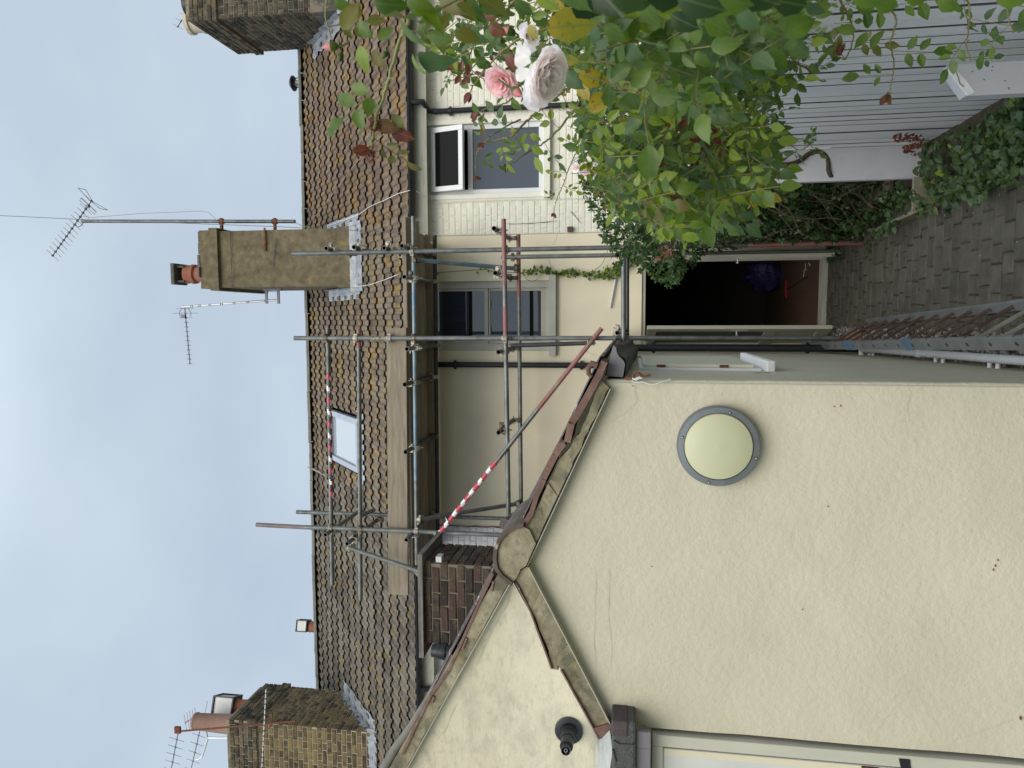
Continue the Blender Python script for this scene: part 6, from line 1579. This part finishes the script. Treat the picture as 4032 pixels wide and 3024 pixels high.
# big near leaves at the right edge, out of focus: (x, y, distance, length in px, direction down / left / towards camera, material)
def nleaf(x, y, D, ln, d, m, nn=None):
    p = aD(x, y, D); s_ = ln/FP*D; d = V(d).normalized()
    P.leaf(p-d*s_*.5, d, (V(nn) if nn else TOC(p)+V((0, 0, .45))), s_, m, 'fine')
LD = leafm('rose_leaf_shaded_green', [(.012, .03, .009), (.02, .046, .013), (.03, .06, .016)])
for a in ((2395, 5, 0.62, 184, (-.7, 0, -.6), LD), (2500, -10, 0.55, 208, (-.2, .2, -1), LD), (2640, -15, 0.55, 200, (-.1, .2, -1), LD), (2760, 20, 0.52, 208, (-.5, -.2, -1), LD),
          (2880, 5, 0.55, 200, (-.3, 0, -1), LG), (3010, 5, 0.56, 192, (-.45, .3, -1), LD), (3120, 15, 0.62, 160, (-.2, .2, -1), LD), (2560, 70, 0.8, 120, (-.8, .2, -.6), LG), (2700, 90, 0.8, 136, (-.6, 0, -1), LD),
          (2310, 40, 0.75, 152, (-.6, .3, -.8), LD), (2830, 105, 0.8, 136, (-.5, .4, -1), LG), (2950, 90, 0.85, 120, (-.7, 0, -.8), LB), (3040, 125, 1, 104, (-.5, 0, -1), LG), (2420, 135, 1, 112, (-.7, 0, -.7), LG), (2260, -10, 0.7, 160, (-.8, 0, -.6), LG),
          (2150, 5, 0.85, 120, (-.7, 0, -.7), LL), (2060, 35, 0.9, 96, (-.5, 0, -.6), LG), (3430, -5, 0.8, 160, (-.5, 0, -1), LG), (3500, 25, 0.9, 120, (-.5, .2, -1), LG), (3620, -5, 0.9, 104, (-.2, 0, -1), LG), (3740, 25, 1, 104, (-.6, 0, -1), LG), (3990, -10, 0.9, 136, (-.1, 0, -1), LG),
          (1590, 70, .78, 190, (-.15, 0, -1), LO, (.85, -.5, .1)), (1640, 265, .85, 110, (-.95, 0, -.3), LL, (-.2, -.5, .9)), (1712, 250, .85, 165, (-.6, 0, -1), LB, (-.7, -.6, .5)), (1672, 130, .8, 150, (-.95, 0, -.1), LL, (0, -.5, .8)), (1620, 150, .8, 170, (-.8, 0, -.5), LG, (-.2, -.4, 1)), (1380, 60, .82, 130, (.8, 0, -.5), LO), (1425, 235, .9, 110, (-.9, 0, -.1), LL), (1490, 235, .9, 90, (-.8, 0, -.5), LO),
          (1440, 120, .9, 90, (-.7, 0, -.5), LG), (1350, 20, .85, 80, (-.5, 0, -.9), LG), (1700, 60, .8, 150, (-.35, 0, -1), LL, (.9, -.4, .1)), (1540, 20, .8, 140, (-.2, 0, -1), LG), (1520, 130, .85, 80, (.5, 0, -.8), LG), (1660, 30, .8, 150, (-.5, 0, -.7), LG), (1740, 150, .9, 110, (-.3, 0, -1), LG),
          (1785, 10, .9, 160, (-.6, 0, -.6), LO), (1850, 40, .9, 150, (-.7, .1, -.5), LG), (1940, 20, .9, 130, (-.4, .1, -.8), LG), (1880, 150, 1.3, 90, (-.4, .1, -.8), LB), (1905, 250, 1.5, 80, (-.4, .1, -.8), LG),
          (1468, 475, 1.05, 60, (.3, 0, .9), LR), (1480, 500, 1.05, 60, (.1, 0, -1), LR), (1530, 500, 1.05, 100, (-.35, 0, -1), LR), (1570, 480, 1.05, 80, (-.5, 0, -.5), LO), (1465, 600, 1.06, 70, (-1, 0, .1), LR), (1450, 620, 1.06, 60, (-.8, 0, .6), LR), (1585, 530, 1.06, 110, (-.5, 0, -1), LR)):
    nleaf(*a)
for a in ((2255, 95, .95, 215, (.1, 0, -1), LY, (-.2, -1, .4)), (2340, 310, 1.25, 130, (-.3, 0, -1), LY), (2375, 385, 1.3, 150, (.8, 0, -.7), LY), (2250, 238, 1.2, 75, (-.2, 0, -1), LY), (2300, 360, 1.3, 90, (-.8, 0, -.4), LY), (2190, 20, 1.1, 90, (-.5, 0, -1), LY),
          (2460, 480, 1.9, 60, (-.2, 0, -1), LY), (2100, 130, 1.2, 70, (-.7, 0, -.5), LY), (2260, 320, 1.2, 110, (-.6, -.2, -.6), LB), (2010, 250, 1.3, 80, (-1, 0, -.2), LR), (2040, 230, 1.3, 70, (-.9, 0, .1), LR), (1960, 120, 1.2, 90, (-.6, 0, -.9), LR), (1930, 60, 1.2, 70, (-.4, 0, -1), LR)):
    nleaf(*a)
# body of the bush
pgA = [(1850, -60), (1900, 200), (2130, 330), (2230, 470), (2300, 640), (2330, 740), (2400, 860), (2520, 930), (2640, 950), (2760, 900), (2900, 880), (3040, 760), (3090, 600), (3050, 420), (3180, 260), (3330, 160), (3360, -60)]
def scatter(n, pg, D0, D1, L_, pal, dens=None, kd='mid', pairs=2, single=False):
    xs = [p[0] for p in pg]; ys = [p[1] for p in pg]; k = 0
    while k < n:
        x, y = r.uniform(min(xs), max(xs)), r.uniform(min(ys), max(ys))
        if not inside((x, y), pg): continue
        if dens and r.random() > dens(x, y): continue
        k += 1; D = D0+(D1-D0)*r.random(); p = aD(x, y, D)
        d = V((r.uniform(-1, .5), r.uniform(-.9, .4), r.uniform(-1, .2)))
        m = pick(r, pal(x, y) if callable(pal) else pal)
        nn = V((r.uniform(-.7, .7), r.uniform(-1, .1), r.uniform(0, 1.2)))
        if single: P.leaf(p, d, nn, L_*r.uniform(.6, 1.15), m, kd)
        else: P.compound(p-d.normalized()*L_, d, nn, L_*r.uniform(.7, 1.1), m, pairs=pairs, kd=kd, stem=RACH)
def palb(x, y):
    if x > 2550 and y < 350: return [(LG, 6), (LB, 1.5), (LO, .4), (LL, 1.2)]
    if y > 350: return [(LG, 3.2), (LL, 4.2), (LB, 1.4), (LO, .5), (LR, .22), (LY, .12)]
    return [(LG, 4), (LL, 2.4), (LB, 1.6), (LO, .6), (LR, .16), (LY, .15)]
pgZ = [(2150, -60), (2150, 200), (2260, 400), (2320, 600), (2350, 740), (2420, 860), (2640, 930), (2900, 860), (3000, 740), (3060, 560), (3020, 420), (3080, 260), (3150, 120), (3160, -60)]
scatter(150, pgZ, 1.5, 2.1, .045, palb)
scatter(320, pgZ, 2.0, 2.8, .044, palb)
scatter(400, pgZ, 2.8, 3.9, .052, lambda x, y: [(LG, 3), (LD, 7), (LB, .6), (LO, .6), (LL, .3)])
scatter(110, pgA, 2.0, 2.7, .042, palb)
pgN = [(2280, -60), (2260, 150), (2350, 330), (2500, 420), (2700, 380), (2950, 260), (3100, 120), (3150, -60)]
scatter(120, pgN, 1.0, 1.6, .046, [(LG, 5), (LB, 3), (LL, .7)])
pgT = [(1700, -60), (1690, 120), (1790, 330), (1900, 380), (2150, 350), (2350, 340), (2350, -60)]
scatter(85, pgT, 1.6, 2.3, .038, palb)
pgL = [(2280, 420), (2260, 560), (2320, 700), (2420, 860), (2560, 930), (2800, 880), (2950, 800), (3060, 640), (2900, 450), (2500, 380)]
scatter(200, pgL, 1.7, 2.4, .052, [(LG, 3), (LL, 3.4), (LB, 1.6), (LO, .4), (LR, .3)])
# woody and dead stems inside
q = MB()
for i in range(110):
    while True:
        x, y = r.uniform(1950, 3200), r.uniform(-40, 930)
        if inside((x, y), pgA): break
    D = r.uniform(2.3, 3.6); pts = [aD(x, y, D)]; d = V((r.uniform(-1, .3), r.uniform(-.6, .4), r.uniform(-.8, .8))).normalized()
    for k in range(7):
        d = (d+V((r.uniform(-.4, .4), r.uniform(-.4, .4), r.uniform(-.5, .3)))).normalized(); nx = pts[-1]+d*.07; qq = proj(nx)
        if qq is None or not inside(qq[:2], pgZ): break
        pts.append(nx)
    q.path(pts, r.uniform(.0010, .003), n=5, taper=.5)
q.build('twigs', barkm, RB, smooth=True, kind='stuff')
q = MB(); q.path(smooth_path([aD(3035, 645, 5.6), aD(3100, 650, 5.6), aD(3150, 632, 5.6), aD(3185, 605, 5.6), aD(3225, 598, 5.6), aD(3258, 625, 5.6), aD(3268, 690, 5.6), aD(3330, 720, 5.7), aD(3400, 700, 5.8), aD(3440, 705, 5.8)], 3), .019, n=9, taper=.8)
q.path(smooth_path([aD(2850, 560, 5.0), aD(2950, 610, 5.3), aD(3040, 640, 5.6), aD(3100, 655, 5.6)]), .020, n=8)
q.path(smooth_path([V((1.15, 3.7, 1.45)), V((1.1, 3.2, 1.75)), V((.9, 2.5, 1.95)), V((.7, 1.9, 2.2))]), .012, n=8, taper=.4)
q.build('trunk', barkm, RB, smooth=True)
RACH.build('leaf_stalks', canem, RB, kind='stuff')
P.finish(300)

# blooms
def petal_mesh(k, m):
    rr = random.Random(k); q = MB(); n1, n2 = 6, 6; vs = []
    cup = rr.uniform(.25, .5); roll = rr.uniform(.15, .45)
    for i in range(n1+1):
        v = i/n1; w = (math.sin(math.pi*min(1, v*.62+.06))**.8)*.52*(1 if v < .85 else 1-.35*(v-.85)/.15)
        for j in range(n2+1):
            u = j/n2*2-1; x = u*w
            vs.append((x, v-.06*u*u*v, cup*(u*u)*.4*v+cup*v*(1-v)*-.5+roll*max(0, v-.72)**2*-6*(.8+.2*u)+.03*math.sin(u*7+k)*v+rr.uniform(-.012, .012)))
    q.add(vs, [(i*(n2+1)+j, i*(n2+1)+j+1, (i+1)*(n2+1)+j+1, (i+1)*(n2+1)+j) for i in range(n1) for j in range(n2)], m)
    return q.mesh('petal', [m], smooth=True)
PM = {m.name: [petal_mesh(k, m) for k in range(4)] for m in (petw, petp, budm, deadm)}
def bloom(c, face, R_, outer, inner, n=34, openness=1.0, seed=0, label=None):
    rr = random.Random(seed); f = V(face).normalized(); a = f.orthogonal().normalized(); b_ = f.cross(a)
    q = MB(); q.lathe(c-f*R_*.55, f, [(0, .004), (R_*.12, R_*.16), (R_*.25, R_*.13), (R_*.3, R_*.05)], n=12)
    for k in range(5):
        t_ = k*1.2566; dd = a*math.cos(t_)+b_*math.sin(t_); p = c-f*R_*.32; q.add([p+dd*R_*.1, p+dd*R_*.4-f*.1*R_+dd.cross(f)*R_*.07, p+dd*R_*.75-f*R_*.22, p+dd*R_*.4-f*.1*R_-dd.cross(f)*R_*.07], [(0, 1, 2, 3)])
    ca = q.build('rose_flower', LG, RB, smooth=True)
    if label: ca['label'] = label
    for i in range(n):
        t_ = i/(n-1); ang = i*2.39996+rr.uniform(-.2, .2)
        dd = a*math.cos(ang)+b_*math.sin(ang)
        tilt = rad(8+78*openness*t_**.9+rr.uniform(-9, 9))       # angle away from the flower's axis
        base = c-f*R_*.30+dd*R_*(.04+.12*t_)
        y_ = (f*math.cos(tilt)+dd*math.sin(tilt)).normalized(); z_ = (dd*-math.cos(tilt)+f*math.sin(tilt)).normalized(); x_ = y_.cross(z_)
        s_ = R_*(.62+.45*t_)*rr.uniform(.9, 1.1); m = outer if t_ > .45 or rr.random() < .3 else inner
        inst('petal', PM[m.name][rr.randrange(4)], frame(base, x_*s_*1.25, y_*s_, z_*s_), ca)
    return ca
bloom(aD(2150, 300, 1.12), V((-.38, -.35, -.80)), .042, petw, petw, n=44, openness=.80, seed=3, label='large blown white pink rose nearest the camera')
for k, (dx, dy, dz_) in enumerate(((.012, -.005, .045), (-.02, 0, .040), (.03, 0, .03))):
    p = aD(2090, 250, 1.12); inst('petal', PM[petw.name][k], frame(p+V((dx*.5, 0, 0)), V((.020, .0, .006)), V((dx, dy-.012, dz_)).normalized()*.026, V((0, -.03, .01))), bpy.data.objects[[o.name for o in RB.children if o.name.startswith('rose_flower')][0]])
bloom(aD(1968, 325, 1.55), V((-.5, -.55, .25)), .034, petp, petp, n=26, openness=1.0, seed=5, label='pink rose behind the large one')
bloom(aD(1940, 290, 1.56), V((.1, -.8, .45)), .020, petw, petp, n=12, openness=1.0, seed=6)
bloom(aD(1815, 5, 1.5), V((-.6, -.6, .1)), .030, petp, budm, n=20, openness=.9, seed=7)
bloom(aD(2320, 672, 2.5), V((-.6, -.7, .1)), .034, petw, petp, n=24, openness=1.0, seed=8, label='pale pink rose low against the brick wall')
bloom(aD(2268, 660, 2.5), V((-.3, -.7, .5)), .018, petw, petp, n=10, openness=1.0, seed=9)
bloom(aD(2085, 145, 1.4), V((-.1, -.6, -.7)), .024, petw, deadm, n=12, openness=.8, seed=10)
def bud(c, d, l_, m=budm):
    d = V(d).normalized(); q = MB(); q.lathe(c, d, [(0, l_*.08), (l_*.15, l_*.26), (l_*.4, l_*.30), (l_*.7, l_*.2), (l_, l_*.02)], n=12); o = q.build('rose_bud', m, RB, smooth=True)
    q = MB(); q.lathe(c-d*l_*.12, d, [(0, l_*.10), (l_*.12, l_*.22), (l_*.32, l_*.29), (l_*.5, l_*.31)], n=10, cap=False); q.path([c-d*l_*.1, c-d*l_*.5+V((0, 0, .004)), c-d*l_*1.2+V((.004, 0, .01))], l_*.07, n=5); q.build('sepal', LG, o, smooth=True)
bud(aD(1326, 182, 1.17), (-.05, -.1, 1), .024); bud(aD(2022, 128, 1.5), (.3, -.2, .9), .030); bud(aD(2022, 352, 1.4), (-.5, -.4, -.5), .030)
bud(aD(1345, 210, 1.17), (-.9, -.2, .2), .016, LG); bud(aD(1525, 205, 1.1), (-.6, 0, .6), .014, LG); bud(aD(1985, 45, 1.2), (-.3, -.3, .6), .02, LG); bud(aD(2590, 175, .95), (-.3, -.3, -.6), .018, LG); bud(aD(1763, 205, 1.8), (-.5, 0, .5), .014, deadm)
bud(aD(2395, 260, 1.3), (-.4, 0, -.5), .02, LG)

# ---------------------------------------------------------------- small leaved climber beside the doorway
CL_ = thing('climbing_plant', (1.0, 7.2, 0), 'dark small leaved climber tumbling over the right side of the open doorway', 'climbing plant')
P = Plant(CL_, 31); r = P.r
pgC = [(2250, 640), (2300, 760), (2345, 850), (2380, 950), (2420, 1020), (2450, 1060), (2500, 1040), (2540, 1050), (2575, 1100), (2640, 1140), (2665, 1090), (2720, 1080), (2745, 1030), (2790, 985), (2900, 975), (3060, 960), (3150, 950), (3300, 955), (3420, 945), (3490, 900), (3500, 700), (3330, 640), (3240, 650), (3100, 680), (2950, 560), (2700, 480), (2400, 500)]
def clump(n, pg, Da, Db, L_, pal, kd='tiny', zdir=-.3, per=6):
    xs = [p[0] for p in pg]; ys = [p[1] for p in pg]; k = 0
    while k < n:
        x, y = r.uniform(min(xs), max(xs)), r.uniform(min(ys), max(ys))
        if not inside((x, y), pg): continue
        k += 1; D = Da(x, y)+(Db(x, y)-Da(x, y))*r.random()**.8; c = aD(x, y, D); m = pick(r, pal(x, y))
        ax_ = V((r.uniform(-1, .4), r.uniform(-.9, .2), r.uniform(-.8, .6))).normalized(); a = ax_.orthogonal().normalized(); b_ = ax_.cross(a); ph = r.uniform(0, 6)
        for j in range(per):
            t_ = ph+j*2*math.pi/per; d = a*math.cos(t_)+b_*math.sin(t_)+ax_*.5+V((0, 0, -.2)); P.leaf(c+ax_*r.uniform(-.02, .02), d, ax_+V((r.uniform(-.4, .4), r.uniform(-.4, .4), .5)), L_*r.uniform(.6, 1.15), m, kd)
Da = lambda x, y: 6.0 if y < 800 else 6.9
Db = lambda x, y: 6.9 if y < 800 else 7.7
def pc1(x, y):
    if x > 2800: return [(CG, 7), (CM, 1), (CY, .03)]
    return [(CG, 4), (CM, 3), (CY, .04)]
clump(1500, pgC, Da, Db, .050, pc1, kd='mid', per=5)
pgF = [(2700, 620), (2750, 960), (3300, 950), (3480, 900), (3500, 690), (3330, 640), (3220, 640), (3100, 690), (2950, 560)]
clump(900, pgF, lambda x, y: 6.2, lambda x, y: 7.4, .052, lambda x, y: [(CG, 6), (CM, 1)], kd='mid', per=5)
pgU = [(2260, 640), (2310, 770), (2360, 900), (2420, 1020), (2560, 1090), (2650, 1120), (2740, 1010), (2620, 900), (2450, 760), (2380, 600)]
clump(260, pgU, lambda x, y: 6.3, lambda x, y: 7.2, .055, lambda x, y: [(CG, 2), (CM, 5), (CY, .05)], kd='mid', per=5)
pgG = [(2480, 700), (2520, 980), (2750, 955), (3330, 950), (3480, 900), (3500, 690), (3330, 640), (3100, 690), (2950, 560), (2600, 520)]
clump(800, pgG, lambda x, y: 7.3, lambda x, y: 8.2, .085, lambda x, y: [(CG, 1)], kd='mid', per=5)
q = MB()
for i in range(190):
    while True:
        x, y = r.uniform(2380, 3450), r.uniform(650, 1040)
        if inside((x, y), pgC): break
    D = r.uniform(Da(x, y)-.15, Db(x, y)); pts = [aD(x, y, D)]; d = V((r.uniform(-.6, .6), r.uniform(-.3, .3), r.uniform(-1, -.1))).normalized()
    for k in range(8):
        d = (d+V((r.uniform(-.5, .5), r.uniform(-.4, .4), r.uniform(-.5, .35)))).normalized(); nx = pts[-1]+d*.10; qq = proj(nx)
        if qq is None or not inside(qq[:2], pgC) or (qq[0] > 2500 and qq[1] > 985): break
        pts.append(nx)
    q.path(pts, r.uniform(.0015, .005), n=5, taper=.5)
q.build('twigs', barkm, CL_, smooth=True, kind='stuff')
P.finish(300)
# dark leaf litter and shade mass at its foot is the flower bed itself

# ---------------------------------------------------------------- vine on a wire across the facade
VN = thing('wall_vine', aY(1720, 1080, YF-.03), 'thin light green vine trained along a wire on the rendered facade', 'vine')
P = Plant(VN, 41); r = P.r
wp_ = smooth_path([aY(x, y, YF-.04) for (x, y) in ((1715, 1074), (1900, 1062), (1935, 1068), (2060, 1074), (2140, 1066), (2200, 1078), (2260, 1076), (2320, 1086), (2380, 1078), (2430, 1055), (2470, 1025), (2500, 1005))], 8)
q = MB(); q.path(wp_, .004, n=5); q.path(smooth_path([aY(x, y, YF-.05) for (x, y) in ((2065, 1080), (2075, 1100), (2100, 1107), (2125, 1090), (2140, 1072))]), .003, n=5)
q.path(smooth_path([aY(x, y, YF-.06) for (x, y) in ((2300, 1082), (2360, 1050), (2385, 1010), (2400, 960))]), .003, n=5); q.build('stem', canem, VN, smooth=True)
for i, p in enumerate(wp_):
    q_ = proj(p); n = 0 if q_[0] < 2050 else (3 if q_[0] < 2380 else 7)
    if q_[0] < 2050 and r.random() < .3: n = 1
    for k in range(n): P.leaf(p+V((r.uniform(-.03, .03), -.01, r.uniform(-.04, .03)))*(1 if n < 5 else 2.2), V((r.uniform(-1, 1), r.uniform(-.6, 0), r.uniform(-1, .2))), V((0, -1, .3)), r.uniform(.035, .055), CM if r.random() < .5 else LL, 'ivy')
P.finish(300)

# ---------------------------------------------------------------- ivy and weeds at the foot of the fence
IV = thing('ivy', (1.1, 4.6, 0), 'low ivy and weeds spilling from the bed at the foot of the white fence', 'ivy')
P = Plant(IV, 51); r = P.r
pgI = [(3630, 560), (3700, 545), (3760, 525), (3850, 470), (3950, 405), (4060, 330), (4060, 620), (4010, 690), (3950, 745), (3905, 720), (3880, 770), (3850, 800), (3780, 780), (3730, 850), (3700, 790), (3670, 830), (3640, 720), (3600, 680)]
def ground_leaves(n, pg, L_, pal, z0=.0, z1=.22):
    xs = [p[0] for p in pg]; ys = [p[1] for p in pg]; k = 0
    while k < n:
        x, y = r.uniform(min(xs), max(xs)), r.uniform(min(ys), max(ys))
        if not inside((x, y), pg): continue
        k += 1; z = z0+(z1-z0)*r.random()**1.3; p = aZ(x, y, z)
        if p.x > FX-.02: p.x = FX-.03-r.random()*.03
        P.leaf(p, V((r.uniform(-1, .6), r.uniform(-1, .6), r.uniform(-.5, .2))), V((r.uniform(-.5, .3), r.uniform(-.8, .2), 1)), L_*r.uniform(.5, 1.15), pick(r, pal), 'ivy')
ground_leaves(900, pgI, .058, [(IG, 7), (CM, 2), (LL, .5), (CY, .12)])
pgJ = [(3440, 700), (3500, 690), (3560, 720), (3600, 740), (3660, 830), (3640, 850), (3560, 830), (3500, 840), (3545, 880), (3490, 915), (3430, 950), (3380, 930), (3340, 880), (3400, 800)]
ground_leaves(420, pgJ, .052, [(IG, 8), (CG, 4), (CM, 1)], z1=.25)
pgK = [(3250, 965), (3290, 960), (3310, 1000), (3290, 1030), (3255, 1035)]
ground_leaves(60, pgK, .045, [(CG, 4), (IG, 2)], z0=0, z1=.12)
pgQ = [(3395, 955), (3420, 950), (3425, 990), (3405, 1000)]
ground_leaves(14, pgQ, .04, [(IG, 2)], z0=0, z1=.05)
q = MB()
for (x, y) in ((3955, 420), (3900, 470), (3870, 560), (3760, 640), (3790, 560), (3640, 760), (3980, 500), (4010, 560)):
    p = aZ(x, y, .12); pts = [p]
    d = V((r.uniform(-1, 1), r.uniform(-1, 1), .5))
    for k in range(6): d = (d+V((r.uniform(-.5, .5), r.uniform(-.5, .5), -.25))).normalized(); pts.append(pts[-1]+d*.05)
    q.path(pts, .0015, n=4)
q.build('stems', canem, IV, kind='stuff')
P.finish(300)
# dried flower spikes standing against the slats
DS = MB()
for (x0_, y0_, x1_, y1_) in ((3660, 545, 3515, 540), (3650, 560, 3560, 590), (3640, 600, 3500, 625)):
    a, c = aX(x0_, y0_, FX-.06), aX(x1_, y1_, FX-.05); DS.path([a, (a+c)/2+V((-.02, 0, .01)), c], .0015, n=4)
    for k in range(60):
        p = a.lerp(c, .25+.75*r.random())+V((r.uniform(-.02, .02), r.uniform(-.03, .03), r.uniform(-.02, .02))); s_ = r.uniform(.003, .007); DS.obox(p, V((s_, s_*.4, 0)), V((-s_*.3, s_, s_*.3)), V((0, -s_*.3, s_)))
DS.build('dried_weed', rust, None, kind='stuff', label='rusty brown dried seed spikes of weeds against the white slats', category='weed')

# fallen leaves on the paving
fl = [(3955, 718, LY, 'yellow fallen leaf on the paving at the edge of the ivy'), (3805, 820, LG, 'green fallen leaf on the paving near the cream edging corner'), (4015, 728, LG, 'dark green leaf lying on the paving at the very bottom of the picture'),
      (3525, 1012, LL, 'small pale green leaf on the paving near the bed edging'), (3616, 1146, LG, 'green leaf lying in the middle of the paving'), (3303, 1290, LG, 'dark leaf beside the wood block at the pole foot'), (3625, 920, LG, 'leaf lying on paving just beyond the bed edging')]
for i, (x, y, m, lb) in enumerate(fl):
    p = aZ(x, y, .008); vs, fs, uv = GEO[('fine', i % 6)]; q = MB(); M = Matrix.Translation(p) @ Matrix.Rotation(i*1.3, 4, 'Z') @ Matrix.Scale(.05, 4)
    q.add([M @ V(v) for v in vs], fs, m, uvs=uv); q.build('fallen_leaf', None, None, label=lb, category='leaf', group='fallen leaves on the paving')
# bits of grit and plaster on the paving
q = MB()
for i in range(130):
    p = V((r.uniform(-.1, 1.0), r.uniform(3.8, 8.7), .004)); s_ = r.uniform(.002, .008); a = r.uniform(0, 6)
    q.obox(p, V((math.cos(a), math.sin(a), 0))*s_, V((-math.sin(a), math.cos(a), 0))*s_*.5, V((0, 0, s_*.3)))
q.build('grit', verge, None, kind='stuff', label='specks of pale grit and plaster scattered on the dark paving', category='grit')
